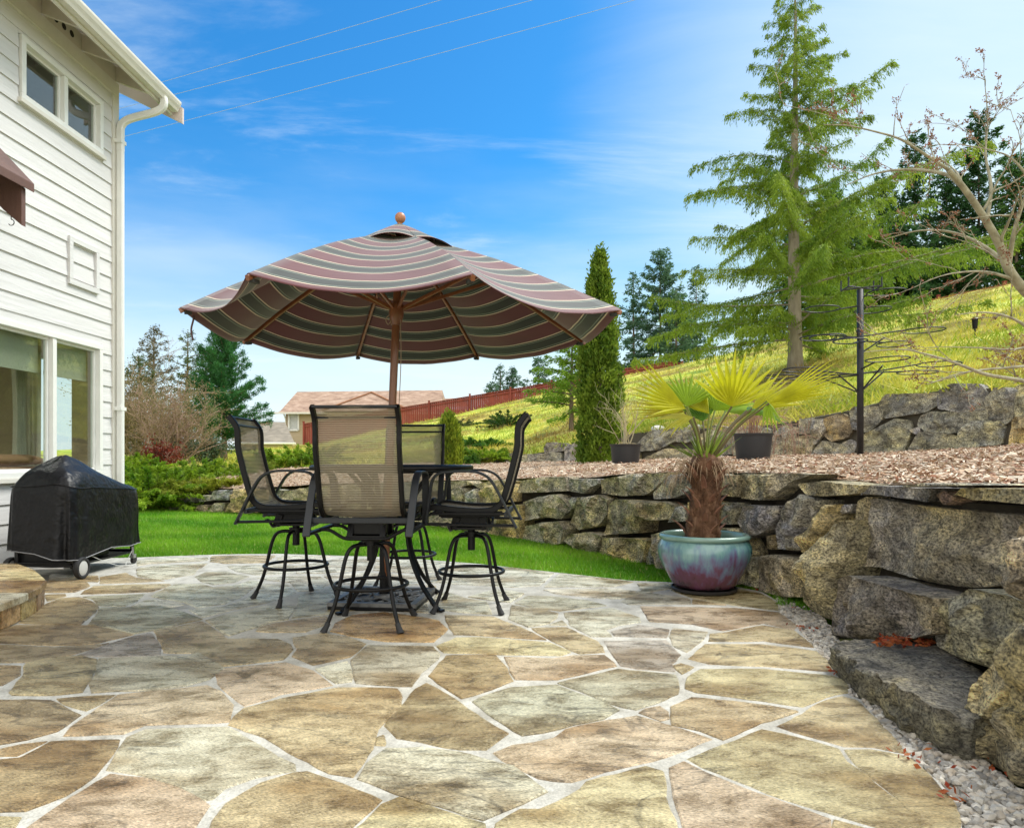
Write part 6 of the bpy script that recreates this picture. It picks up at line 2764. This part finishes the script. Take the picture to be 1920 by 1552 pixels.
def spreading(name, base, rx, ry, h, n, seed, label, cat, group=None, cols=((.05, .12, .015), (.19, .27, .03)), e0=(10, 68), spacing=.055, tl=.24, dens=120, nl=.095, nw=.020, hang=.1, jit=.015, ajit=.4, droop=.35, dirbias=None):
    """low spreading shrub made of arching feathery sprays"""
    rng = np.random.default_rng(seed)
    root = empty(name, base)
    tag(root, label, cat, group)
    tw = MB()
    Vs, Ks = [], []
    c0, c1 = np.array(cols[0]), np.array(cols[1])
    for i in range(n):
        az = rng.uniform(0, 6.283)
        if dirbias is not None and rng.random() < .75:
            az = dirbias + rng.normal() * .5
        rr_ = rng.random() ** .6
        p0 = np.array([math.cos(az) * rx * rr_ * .55, math.sin(az) * ry * rr_ * .55, 0.02])
        e = math.radians(rng.uniform(*e0))
        L = (rng.uniform(.55, 1.0)) * max(h / max(math.sin(e), .35) * .85, .3)
        L = min(L, max(rx, h) * 1.1)
        az2 = az + rng.normal() * .4
        d = np.array([math.cos(az2) * math.cos(e), math.sin(az2) * math.cos(e), math.sin(e)])
        ts = np.linspace(0, 1, 7)
        path = p0 + d * (L * ts)[:, None]
        path[:, 2] += -droop * L * ts ** 2 * math.cos(e)
        path[:, 2] = np.maximum(path[:, 2], .03)
        tw.tube([tuple(p) for p in path], [.012 * (1 - .8 * t) for t in ts], 4)
        P, Dv, Ln = twigs_of(rng, path, L, spacing, math.radians(38), tl, t0=.05, taper=.6, flat_=.3)
        mixv = np.clip(rng.random() * .6 + rng.random(len(P)) * .4, 0, 1)[:, None]
        v, k = needles_on(rng, P, Dv, Ln, dens, jit, nl, nw, ajit, hang, c0 * (1 - mixv) + c1 * mixv)
        Vs.append(v)
        Ks.append(k)
    tw.build('stems', m_bark, root)
    np_mesh('foliage', np.concatenate(Vs), np.concatenate(Ks), m_leaf, root)
    return root


def column(name, base, H, prof, n, seed, label, cols, nl=.09, nw=.035, up=.9, tr=.05, clump=260, csz=.10):
    """dense upright evergreen: sprays crowd in clumps through the outer part of the crown"""
    rng = np.random.default_rng(seed)
    root = empty(name, base)
    tag(root, label, 'conifer')
    b = MB()
    b.tube([(0, 0, -.1), (0, 0, H * .5), (0, 0, H * .93)], [tr, tr * .7, .01], 8)
    b.build('trunk', m_bark, root)
    hz = rng.random(clump) ** .9
    a = rng.uniform(0, 6.283, clump)
    rr_ = np.array([interp(z, prof) for z in hz]) * rng.uniform(.72, 1.03, clump)
    CC = np.stack([rr_ * np.cos(a), rr_ * np.sin(a), hz * H], 1)
    tone = rng.random(clump)
    idx = rng.integers(0, clump, n)
    C = CC[idx] + rng.normal(size=(n, 3)) * csz * np.array([.6, .6, 1.0])
    # inner sprays so that the crown is not hollow
    k = n // 5
    hz2 = rng.random(k) ** .9
    a2 = rng.uniform(0, 6.283, k)
    r2 = np.array([interp(z, prof) for z in hz2]) * np.sqrt(rng.random(k)) * .85
    C[:k] = np.stack([r2 * np.cos(a2), r2 * np.sin(a2), hz2 * H], 1)
    O = C * np.array([1, 1, 0])
    A = unit(O) * .5 + np.array([0, 0, up]) + rng.normal(size=(n, 3)) * .35
    mixv = np.clip(tone[idx] * .65 + rng.random(n) * .35, 0, 1)[:, None]
    K = np.array(cols[0]) * (1 - mixv) + np.array(cols[1]) * mixv
    np_mesh('crown', leaves(C, A, nl * rng.uniform(.6, 1.3, n), nw * rng.uniform(.7, 1.3, n), rng), K, m_leaf, root)
    return root


# the big open cedar on the hill
cb = hill_at(1490, 694)
cs = cb.y / FP
conifer('cedar_tree', cb, (694 + 40) * cs, 285 * cs, .24, 135, 21, 'tall open cedar with bare lower trunk and drooping yellow green branches on the hill', 'cedar', low=.06, e_low=2, e_top=24, droop=.17, spacing=.085, tl=.25, ang=52, hang=1.1,
        dens=165, nl=.115, nw=.024, jit=.045, ajit=.35, cols=((.12, .23, .018), (.36, .46, .045)), bark=m_palebark, irr=.45, gap=.22, branch_r=.011, t0=.14, asym=lambda az, h: 1.22 if (h < .38 and math.cos(az) > .2) else 1.0,
        prof=[(0, .85), (.08, 1.05), (.22, .97), (.36, .70), (.5, .52), (.62, .46), (.72, .27), (.84, .13), (.93, .07), (1, .02)])
# young larch beside the arborvitae
lb_ = hill_at(1072, 808)
ls = lb_.y / FP
conifer('larch_tree', lb_, 200 * ls, 92 * ls, .09, 64, 22, 'young feathery bright green tree with thin brown trunk left of the arborvitae', 'young tree', low=.16, ppow=.75, e_low=0, e_top=35, droop=.15, spacing=.09, tl=.40, hang=.35, dens=75, nl=.14, nw=.036, jit=.045, cols=((.13, .27, .02), (.28, .45, .04)), irr=.30)
# columnar evergreens
ab = D(1124, 868, 14.0)
column('arborvitae', ab, 391 * 14 / FP, [(0, .40), (.05, .46), (.35, .44), (.6, .36), (.8, .25), (.93, .12), (1, .02)], 34000, 23, 'tall narrow column shaped arborvitae standing on the wood chips', ((.06, .14, .012), (.25, .35, .03)), nl=.085, nw=.038, clump=420, csz=.085)
column('dwarf_arborvitae', D(842, 874, 17.2), 100 * 17.2 / FP, [(0, .30), (.15, .35), (.5, .31), (.8, .18), (1, .03)], 9000, 24, 'small bright yellow green cone shaped evergreen behind the chair back', ((.10, .19, .015), (.34, .40, .03)), nl=.10, nw=.03, clump=150, csz=.07, up=1.6)
# pine and trees on the left
pn = D(420, 856, 24)
conifer('pine_tree', pn, 232 * 24 / FP, 86 * 24 / FP, .11, 92, 31, 'dense dark green bushy pine tree behind the junipers left of the beige house', 'pine', low=.12, ppow=.55, e_low=4, e_top=50, droop=-.12, spacing=.10, tl=.30, ang=45, hang=-.1, dens=230, nl=.17, nw=.024, jit=.055, ajit=.75, cols=((.02, .11, .03), (.08, .25, .06)), irr=.30, gap=.12)
conifer('fir_tree', D(352, 850, 27), 232 * 27 / FP, 58 * 27 / FP, .10, 56, 32, 'thin ragged fir between the pine and the brown conifer', 'fir', low=.05, ppow=.7, e_low=0, e_top=40, droop=.1, spacing=.13, tl=.33, hang=.2, dens=85, nl=.13, nw=.036, jit=.05, cols=((.05, .10, .03), (.16, .20, .07)), irr=.4, gap=.2)
conifer('brown_conifer', D(288, 850, 29), 238 * 29 / FP, 72 * 29 / FP, .12, 70, 33, 'half dead brownish conifer behind the bare shrubs beside the downspout', 'conifer', low=.05, ppow=.75, e_low=0, e_top=40, droop=.1, spacing=.14, tl=.34, hang=.25, dens=80, nl=.14, nw=.036, jit=.055, cols=((.085, .085, .04), (.22, .19, .10)), irr=.35, gap=.2)
conifer('fir_tree', D(262, 866, 27), 200 * 27 / FP, 62 * 27 / FP, .12, 62, 35, 'olive green conifer half hidden behind the bare bushes by the downspout', 'fir', low=.02, ppow=.7, e_low=0, e_top=40, droop=.1, spacing=.14, tl=.34, hang=.2, dens=90, nl=.15, nw=.04, jit=.06, cols=((.05, .09, .03), (.14, .18, .06)))
conifer('dark_fir', D(385, 866, 31), 205 * 31 / FP, 78 * 31 / FP, .12, 66, 34, 'dark fir filling in behind the bushy pine', 'fir', low=.02, ppow=.7, e_low=0, e_top=40, droop=.1, spacing=.16, tl=.34, hang=.2, dens=80, nl=.17, nw=.05, jit=.06, cols=((.025, .07, .025), (.07, .15, .045)))


def leafy(name, base, n, H, spread, seed, label, tcol, leafcols, nleaf, lsz, r0=.018, levels=2, wob=.25):
    rr = random.Random(seed)
    rng = np.random.default_rng(seed)
    root = empty(name, base)
    tag(root, label, 'shrub')
    b = MB()
    tips = []

    def grow(p, d, L, r, lev):
        pts = [p]
        q, dd = p.copy(), d.copy()
        m = 6
        for i in range(m):
            dd = (dd + Vector((rr.uniform(-wob, wob), rr.uniform(-wob, wob), rr.uniform(-wob, wob) * .7))).normalized()
            q = q + dd * (L / m)
            pts.append(q)
            tips.append(q)
            if lev > 0 and rr.random() < .9:
                grow(q, (dd + Vector((rr.uniform(-1, 1), rr.uniform(-1, 1), rr.uniform(-.5, .7)))).normalized(), L * rr.uniform(.3, .55), r * (1 - i / m) * .6, lev - 1)
        b.tube(pts, [max(.0045, r * (1 - .85 * i / m)) for i in range(m + 1)], 4)
    for i in range(n):
        a = rr.uniform(0, 6.283)
        s = rr.uniform(.15, 1) * spread
        grow(Vector((rr.uniform(-.5, .5) * spread, rr.uniform(-.4, .4) * spread, 0)), Vector((math.cos(a) * s, math.sin(a) * s, 1)).normalized(), H * rr.uniform(.55, 1), r0 * rr.uniform(.7, 1.2), levels)
    b.build('stems', tcol, root)
    if nleaf:
        T = np.array([tuple(t) for t in tips])
        idx = rng.integers(0, len(T), nleaf)
        C = T[idx] + rng.normal(size=(nleaf, 3)) * .09
        mv = rng.random((nleaf, 1))
        K = np.array(leafcols[0]) * (1 - mv) + np.array(leafcols[1]) * mv
        np_mesh('leaves', leaves(C, rng.normal(size=(nleaf, 3)), lsz * rng.uniform(.6, 1.3, nleaf), lsz * .55 * rng.uniform(.7, 1.2, nleaf), rng), K, m_leaf, root)
    return root


m_tan = flat('tan_twigs', (.30, .225, .15), rough=.9)
m_pinkt = flat('pinkish_twigs', (.33, .22, .165), rough=.9)
leafy('bare_bush', D(262, 872, 20), 22, 2.5, .6, 41, 'tall tangled bare tan bush next to the downspout', m_tan, ((.16, .15, .05), (.30, .24, .10)), 9000, .06)
leafy('bare_bush', D(318, 872, 18.5), 30, 1.75, .85, 42, 'rounded bare pinkish bush right of the tall tangled one', m_pinkt, ((.22, .16, .08), (.34, .25, .13)), 6500, .055)
leafy('red_bush', D(298, 876, 17.2), 9, .55, .6, 43, 'small bush with red autumn leaves above the junipers', m_pinkt, ((.13, .022, .012), (.26, .05, .025)), 1300, .08, .012)
leafy('green_bush', D(372, 868, 19), 10, .75, .7, 44, 'low grey green bush at the foot of the pine', m_tan, ((.07, .12, .06), (.16, .22, .12)), 4200, .07, .012)
leafy('bare_bush', D(345, 868, 21.5), 16, 1.9, .7, 45, 'bare bush with a few pale leaves in front of the thin fir', m_tan, ((.14, .17, .05), (.22, .26, .09)), 4200, .06)
leafy('bare_bush', D(240, 850, 23), 9, 3.6, .45, 46, 'tallest thin bare stems rising against the sky by the downspout', m_tan, ((.2, .16, .09), (.3, .24, .12)), 500, .05)

JC = ((.055, .17, .008), (.36, .50, .03))
JG = 'junipers spreading on the bank'
J = [((268, 951), 14.35, 1.15, .9, 1.15, 60, 'tall deep green juniper at the lawn edge by the downspout', JC),
     ((332, 925), 15.4, 1.25, .8, .82, 58, 'dense green juniper at the left end of the boulder wall', JC),
     ((395, 915), 16.2, 1.2, .8, .80, 54, 'feathery juniper above the boulder wall below the pine', JC),
     ((455, 905), 16.8, 1.0, .8, .70, 46, 'lighter juniper just left of the profile chair back', ((.09, .17, .015), (.28, .35, .04))),
     ((236, 905), 16.5, .9, .8, .95, 44, 'juniper tucked behind the downspout', JC),
     ((410, 918), 14.2, .9, .3, .16, 44, 'low yellow creeping juniper draped over the boulder wall top', ((.22, .26, .015), (.38, .40, .04))),
     ((345, 924), 14.1, .7, .3, .20, 34, 'yellow green creeper hanging at the low end of the boulder wall', ((.17, .24, .015), (.34, .38, .04))),
     ((528, 880), 18.0, .85, .6, .62, 40, 'arching juniper between the two nearest chair backs', JC),
     ((588, 878), 18.6, .75, .6, .78, 40, 'juniper right below the red fence end', JC),
     ((905, 862), 19.5, .8, .5, .38, 36, 'flat spreading juniper right of the small yellow evergreen', JC),
     ((868, 874), 18.4, .5, .4, .30, 26, 'little dark juniper at the foot of the small yellow evergreen', ((.03, .10, .012), (.10, .20, .02)))]
for i, (pp, yy, rx, ry, h, n, lb, cc) in enumerate(J):
    spreading('juniper', D(pp[0], pp[1], yy), rx, ry, h * 1.12, int(n * 1.5), 60 + i, lb, 'juniper', JG, cols=cc)
for i, (pp, rx, h, n, lb, cc) in enumerate((((862, 800), .9, .5, 34, 'dull grey green juniper low on the hillside above the small evergreen', ((.05, .08, .02), (.15, .18, .05))),
                                             ((950, 800), .75, .85, 34, 'dark twisted juniper on a leaning stump beside the profile chair back', ((.025, .075, .015), (.07, .16, .02))),
                                             ((905, 838), .95, .35, 40, 'long flat dark green juniper lying across the hillside', ((.03, .11, .012), (.10, .24, .02))))):
    spreading('juniper', hill_at(*pp), rx, .7, h, n, 90 + i, lb, 'juniper', JG, cols=cc)

# evergreens beyond the fence
BG = 'evergreens beyond the red fence'
BLUE = ((.055, .13, .075), (.13, .24, .13))
DKG = ((.018, .065, .018), (.06, .15, .035))
far = [((1238, 700), 466, 49, 78, 90, 'tallest bluish spruce right of the umbrella', BLUE), ((1188, 705), 510, 50, 44, 60, 'slim bluish spruce next to the arborvitae top', BLUE),
       ((1268, 690), 545, 47, 60, 60, 'low broad bluish spruce in front of the tallest one', ((.07, .16, .08), (.17, .29, .13))), ((1305, 690), 498, 49, 40, 56, 'thin spruce just left of the big cedar', BLUE),
       ((938, 752), 684, 58, 26, 36, 'left small spruce on the skyline above the fence', BLUE), ((962, 748), 690, 58, 22, 32, 'right small spruce of the pair on the skyline above the fence', BLUE),
       ((1010, 735), 672, 55, 34, 40, 'small spruce on the skyline beside the feathery tree', BLUE), ((920, 752), 722, 57, 28, 26, 'round low evergreen at the foot of the skyline pair', BLUE),
       ((1560, 640), 352, 46, 90, 84, 'dark evergreen close behind the cedar trunk', ((.03, .10, .02), (.10, .21, .04))), ((1655, 605), 330, 43, 80, 84, 'dark fir right of the cedar', DKG),
       ((1715, 592), 246, 42, 84, 92, 'pointed dark fir behind the bare branches', DKG), ((1775, 575), 325, 39, 80, 80, 'broad dark fir below the pointed ones', DKG),
       ((1835, 562), 206, 39, 92, 96, 'tallest dark fir at the right behind the maple', DKG), ((1905, 548), 290, 36, 92, 90, 'green fir at the right edge behind the maple trunk', ((.035, .11, .02), (.10, .21, .04))),
       ((1985, 530), 225, 36, 110, 90, 'outermost fir at the right edge', DKG), ((1610, 612), 400, 39, 84, 80, 'low dark fir right behind the cedar branches', DKG),
       ((1690, 596), 420, 37, 92, 84, 'low dense fir above the fence right of the plant stand', DKG), ((1790, 570), 430, 35, 96, 84, 'low dark fir above the fence at the bend of the maple', DKG),
       ((1552, 640), 335, 39, 104, 96, 'bright green evergreen filling in right behind the cedar trunk', ((.07, .17, .02), (.24, .36, .04))), ((1640, 612), 440, 36.5, 104, 90, 'low bright green evergreen sweeping out right of the cedar', ((.07, .17, .02), (.22, .34, .04))),
       ((1480, 660), 420, 46, 80, 70, 'green fir directly behind the cedar', ((.03, .10, .02), (.10, .21, .04)))]
for i, (bp, ytop, yy, rpx, nb, lb, cc) in enumerate(far):
    p = D(bp[0], bp[1], yy)
    k = yy / FP
    p.z -= .6
    conifer('evergreen_tree', p, (bp[1] - ytop) * k + .6, rpx * k, .12, int(nb * 1.0), 200 + i, lb, 'evergreen', BG, low=.01, ppow=.70, e_low=-4, e_top=42, droop=.12, spacing=.17, tl=.40, ang=50, hang=.35, dens=40, nl=.30, nw=.085, jit=.09, ajit=.4, cols=cc, irr=.28, gap=.12, flat_=.3, branch_r=.012)

# ------------------------------------------------------------------ bare maple leaning in from the right
mp_ = empty('bare_maple', (6.6, 7.6, 1.3))
tag(mp_, 'bare budding maple with pale bark leaning in from the right edge', 'tree')
minv = mp_.matrix_basis.inverted()
b = MB()
rr = random.Random(77)
MB_TIPS = []


def limb(pix, r0, r1, sub=2, tw=.9):
    """a limb given as photo pixels with depths"""
    pts = smooth_path([D(x, y, d) for x, y, d in pix], 6)
    n = len(pts)
    b.tube(pts, [lerp(r0, r1, (i / (n - 1)) ** .8) for i in range(n)], 7)
    for i in range(4, n):
        if rr.random() < .30 * tw:
            t = (pts[i] - pts[i - 1]).normalized()
            d = (t * .8 + Vector((rr.uniform(-.9, .9), rr.uniform(-.9, .9), rr.uniform(-.35, .8)))).normalized()
            twig(pts[i], d, rr.uniform(.25, .75), max(.0045, lerp(r0, r1, i / n) * .45), sub)


def twig(p, d, L, r, lev):
    pts = [p]
    q, dd = p.copy(), d.copy()
    m = 5
    for i in range(m):
        dd = (dd + Vector((rr.uniform(-.22, .22), rr.uniform(-.22, .22), rr.uniform(-.22, .22)))).normalized()
        q = q + dd * (L / m)
        pts.append(q)
        if lev > 0 and rr.random() < .45:
            twig(q, (dd + Vector((rr.uniform(-.8, .8), rr.uniform(-.8, .8), rr.uniform(-.5, .6)))).normalized(), L * rr.uniform(.35, .6), r * .6, lev - 1)
    MB_TIPS.extend(pts[2:])
    b.tube(pts, [max(.0028, r * (1 - .8 * i / m)) for i in range(m + 1)], 4)


limb([(2140, 880, 7.6), (2050, 700, 7.5), (1975, 590, 7.4), (1922, 545, 7.3), (1890, 502, 7.2), (1872, 455, 7.1), (1840, 400, 7.0), (1805, 350, 6.9), (1778, 318, 6.8)], .075, .024, 2, .3)
limb([(1778, 318, 6.8), (1735, 290, 6.7), (1690, 262, 6.6), (1645, 248, 6.5), (1590, 236, 6.4), (1545, 234, 6.3)], .018, .004, 2)
limb([(1805, 350, 6.9), (1770, 326, 7.1), (1700, 318, 7.3), (1640, 326, 7.4), (1585, 348, 7.5)], .026, .004, 2, .7)
limb([(1890, 502, 7.2), (1905, 420, 7.0), (1935, 340, 6.9)], .03, .012, 2)
limb([(1850, 415, 7.0), (1858, 350, 7.1), (1848, 290, 7.2), (1852, 225, 7.3), (1846, 150, 7.3)], .024, .003, 2)
limb([(1922, 545, 7.3), (1870, 480, 7.6), (1800, 440, 7.8), (1730, 432, 7.9), (1660, 448, 8.0)], .030, .004, 2)
limb([(1905, 525, 7.3), (1850, 510, 7.0), (1790, 512, 6.8), (1740, 525, 6.6)], .020, .003, 2)
limb([(2050, 700, 7.5), (1960, 640, 7.2), (1905, 600, 7.0), (1850, 586, 6.9), (1790, 590, 6.8)], .030, .003, 2, .8)
limb([(2060, 730, 7.5), (1960, 690, 7.0), (1880, 690, 6.8), (1800, 700, 6.6), (1740, 720, 6.5)], .024, .003, 2, .8)
limb([(2080, 790, 7.5), (1990, 740, 7.0), (1920, 715, 6.8), (1850, 702, 6.6), (1790, 680, 6.5), (1740, 665, 6.4), (1690, 655, 6.4), (1620, 660, 6.4)], .030, .003, 2, .8)
if 0:
    limb([(2080, 800, 7.5), (1960, 752, 6.9), (1870, 752, 6.7), (1810, 772, 6.6), (1740, 770, 6.5), (1680, 768, 6.5)], .022, .003, 2, .8)
limb([(1975, 590, 7.4), (1940, 640, 7.0), (1900, 655, 6.9), (1840, 652, 6.8), (1760, 650, 6.7)], .022, .003, 2, .9)
limb([(1935, 340, 6.9), (1900, 300, 6.9), (1870, 285, 7.0), (1800, 270, 7.0)], .016, .003, 2)
o = b.build('trunk', MAT('maple_bark', [(.3, (.20, .175, .11)), (.55, (.35, .325, .22)), (.75, (.46, .44, .33))], scale=9, rough=.8, bump=.3, bscale=25), mp_, smooth=True)
o.matrix_parent_inverse = minv
rng = np.random.default_rng(9)
T = np.array([tuple(t) for t in MB_TIPS])
n = min(5200, len(T) * 2)
idx = rng.integers(0, len(T), n)
C = T[idx] + rng.normal(size=(n, 3)) * .012
mv = rng.random((n, 1))
K = np.array((.20, .06, .03)) * (1 - mv) + np.array((.34, .17, .09)) * mv
o = np_mesh('buds', leaves(C, rng.normal(size=(n, 3)), .030 * rng.uniform(.5, 1.3, n), .014 * rng.uniform(.7, 1.2, n), rng), K, m_leaf, mp_)
o.matrix_parent_inverse = minv

# ------------------------------------------------------------------ small things in their thousands
def poly_sample(rng, poly, n, dens=None):
    P = np.array(poly)
    lo, hi = P.min(0), P.max(0)
    out = np.zeros((0, 2))
    x0, y0 = P[:, 0], P[:, 1]
    x1, y1 = np.roll(x0, 1), np.roll(y0, 1)
    while len(out) < n:
        q = rng.uniform(lo, hi, (n * 2, 2))
        if dens is not None:
            q = q[rng.random(len(q)) < dens(q)]
        c = np.zeros(len(q), bool)
        for a0, b0, a1, b1 in zip(x0, y0, x1, y1):
            with np.errstate(divide='ignore', invalid='ignore'):
                cond = ((b0 > q[:, 1]) != (b1 > q[:, 1])) & (q[:, 0] < (a1 - a0) * (q[:, 1] - b0) / (b1 - b0 + 1e-12) + a0)
            c ^= cond
        out = np.concatenate([out, q[c]])
    return out[:n]


def np_noise(P, s, seed=0.0):
    return np.array([noise.noise(Vector((p[0] * s + seed, p[1] * s, seed))) for p in P])


def blades(rng, B, h, w, lean):
    n = len(B)
    a = rng.uniform(0, 6.283, n)
    sd = np.stack([np.cos(a), np.sin(a), np.zeros(n)], 1)
    H = (h * rng.uniform(.6, 1.25, n))[:, None]
    tip = B + np.array([0, 0, 1]) * H + rng.normal(size=(n, 3)) * np.array([1, 1, .15]) * H * lean
    W = (w * rng.uniform(.7, 1.3, n))[:, None]
    return np.stack([B - sd * W / 2, B + sd * W / 2, tip], 1)


rng = np.random.default_rng(101)
# lawn grass
NB = 150000
P2 = poly_sample(rng, lawn_poly, NB, lambda q: np.clip((8.6 / np.maximum(q[:, 1], 5)) ** 2.0, .12, 1))
tone = np.clip(.5 + 1.3 * np_noise(P2[::25], .8, 3), 0, 1)
tone = np.repeat(tone, 25)[:NB]
order = np.arange(NB)
tn = np.clip(.5 + .9 * np.sin(P2[:, 0] * 2.1 + 1.3 * np.sin(P2[:, 1] * 1.7)) * np.sin(P2[:, 1] * 2.6 + P2[:, 0]) * .6 + rng.normal(size=NB) * .18, 0, 1)[:, None]
K = np.array((.10, .29, .010)) * (1 - tn) + np.array((.28, .49, .03)) * tn
sp = rng.random(NB) < .035
K[sp] = np.array((.48, .44, .16)) * rng.uniform(.7, 1.1, (sp.sum(), 1))
B3 = np.concatenate([P2, np.full((NB, 1), -.014)], 1)
tag(np_mesh('grass', blades(rng, B3, .045, .011, .45), K, m_blade, k=3), kind='stuff')

# hillside grass tufts
NH = 70000
uu = rng.uniform(420, 2150, NH)
tt = rng.random(NH) ** 1.4
Hp = np.array([tuple(hill_pt(u, t)) for u, t in zip(uu[:14000], tt[:14000])])
reps = NH // 14000
B3 = np.concatenate([Hp + np.concatenate([rng.normal(size=(14000, 2)) * .25, np.zeros((14000, 1))], 1) for _ in range(reps)])
B3[:, 2] -= .07
n = len(B3)
n1 = np.tile(np_noise(Hp, .55, 4.0), reps)
n2 = np.tile(np_noise(Hp, .22, 9.0), reps)
tn = np.clip(.55 + 1.5 * n1 + rng.normal(size=n) * .22, 0, 1)[:, None]
K = np.array((.24, .34, .02)) * (1 - tn) + np.array((.72, .64, .10)) * tn
br = np.clip((n2 - .10) * 5, 0, .85)[:, None]
K = K * (1 - br) + np.array((.34, .21, .07)) * br
tag(np_mesh('hill_grass', blades(rng, B3, .17, .035, .7), K, m_blade, k=3), kind='stuff')

# wood chips on the terrace
NC = 26000
iu = rng.random(NC) ** .8 * (len(MULCH) - 8) + 1
it = rng.random(NC) ** 1.3 * 12 * .98
C = []
for a, c in zip(iu, it):
    i, j = int(a), int(c)
    fa, fc = a - i, c - j
    p = MULCH[i][j].lerp(MULCH[i + 1][j], fa).lerp(MULCH[i][j + 1].lerp(MULCH[i + 1][j + 1], fa), fc)
    C.append((p.x, p.y, p.z + .004))
C = np.array(C) + np.abs(rng.normal(size=(NC, 3))) * np.array([0, 0, .012])
A = rng.normal(size=(NC, 3)) * np.array([1, 1, .22])
mv = rng.random(NC)
pal = np.array([(.64, .50, .36), (.38, .22, .13), (.74, .64, .50), (.26, .12, .07), (.50, .36, .24)])
K = pal[rng.integers(0, 5, NC)] * rng.uniform(.75, 1.2, (NC, 1))
L = rng.uniform(.025, .075, NC)
Wd = rng.uniform(.008, .022, NC)
A = unit(A)
B_ = unit(np.cross(A, np.array([0, 0, 1.0]) + rng.normal(size=(NC, 3)) * .35))
Ld, Wv = L[:, None] / 2, Wd[:, None] / 2
V = np.stack([C - A * Ld - B_ * Wv, C - A * Ld + B_ * Wv, C + A * Ld + B_ * Wv * .7, C + A * Ld - B_ * Wv * .7], 1)
m_chip = MAT('chip_wood', [(.3, (.8, .8, .8)), (.7, (1.1, 1.1, 1.1))], scale=40, rough=.9, attr=True)
tag(np_mesh('wood_chips', V, K, m_chip), kind='stuff')

# gravel strip along the patio edge
bm = bmesh.new()
bmesh.ops.create_icosphere(bm, subdivisions=1, radius=1)
IV = np.array([v.co[:] for v in bm.verts])
IF = np.array([[v.index for v in f.verts] for f in bm.faces])
bm.free()
edge = [G(*p) for p in back_px[17:]] + [(1.17, 1.2)]
outer = [G(1455, 1112), G(1490, 1128), G(1540, 1150), G(1575, 1200), G(1590, 1235), G(1640, 1275), G(1700, 1322), G(1765, 1375), G(1810, 1385), G(1865, 1440), G(1955, 1500), (1.66, 1.9), (1.62, 1.2)]
GP = edge + outer[::-1]
gb = MB()
if area(GP) < 0:
    GP = GP[::-1]
m_gbed = flat('gravel_bed', (.16, .15, .13), rough=.95)
tag(slab('gravel_bed', GP, -.13, -.035, m_gbed), kind='structure')
NG = 5200
P2 = poly_sample(rng, GP, NG)
r_ = rng.uniform(.011, .021, NG) * np.where(P2[:, 1] > 3.4, .95, 1.05)
sc = rng.uniform(.6, 1.25, (NG, 3)) * r_[:, None]
sc[:, 2] *= .7
ang = rng.uniform(0, 6.283, (NG, 2))
Q = IV[None] * (1 + rng.normal(size=(NG, len(IV), 1)) * .16) * sc[:, None, :]
ca, sa = np.cos(ang[:, 0])[:, None], np.sin(ang[:, 0])[:, None]
x, y, z = Q[..., 0], Q[..., 1], Q[..., 2]
x, y = x * ca - y * sa, x * sa + y * ca
t1 = (rng.normal(size=NG) * .4)[:, None]
y, z = y * np.cos(t1) - z * np.sin(t1), y * np.sin(t1) + z * np.cos(t1)
layer = rng.random(NG)
Q = np.stack([x + P2[:, 0:1], y + P2[:, 1:2], z - .028 + .024 * layer[:, None]], 2)
tri = Q[:, IF, :].reshape(-1, 3, 3)
pal = np.array([(.50, .46, .39), (.38, .35, .30), (.60, .56, .48), (.27, .25, .215), (.46, .40, .32)])
K = np.repeat(pal[rng.integers(0, 5, NG)] * rng.uniform(.8, 1.15, (NG, 1)), len(IF), 0)
m_peb = MAT('pebble', [(.3, (.75, .75, .75)), (.7, (1.1, 1.1, 1.1))], scale=60, rough=.75, attr=True)
tag(np_mesh('gravel', tri, K, m_peb, k=3), kind='stuff')

# fallen leaves
spots = []
for (x0, y0, x1, y1, n, zz) in ((1640, 1203, 1752, 1212, 120, .150), (1640, 1196, 1740, 1204, 60, .15)):
    for _ in range(n):
        px, py = rng.uniform(x0, x1), rng.uniform(y0, y1)
        x, y = G(px, py, zz)
        spots.append((x, y, zz + rng.uniform(0, .025)))
for (px, py, n, sp) in ((1500, 1180, 8, .035), (1512, 1184, 7, .03), (1488, 1142, 3, .02), (1575, 1262, 10, .04), (1560, 1250, 8, .04), (1640, 1310, 5, .03), (1708, 1425, 8, .035), (1722, 1432, 6, .035), (1760, 1410, 9, .05), (1800, 1370, 4, .04),
                        (1825, 1412, 7, .03), (1790, 1490, 7, .03), (1798, 1505, 5, .03), (1372, 1128, 2, .01), (1418, 1106, 5, .03), (1870, 1455, 5, .05)):
    x, y = G(px, py, 0)
    for _ in range(n):
        spots.append((x + rng.normal() * sp, y + rng.normal() * sp, .012 + rng.uniform(0, .012)))
C = np.array(spots)
n = len(C)
A = unit(rng.normal(size=(n, 3)) * np.array([1, 1, .35]))
mv = rng.random((n, 1))
K = np.array((.30, .04, .018)) * (1 - mv) + np.array((.46, .15, .045)) * mv
tag(np_mesh('fallen_leaves', leaves(C, A, rng.uniform(.018, .036, n), rng.uniform(.009, .020, n), rng), K, m_leaf), kind='stuff')
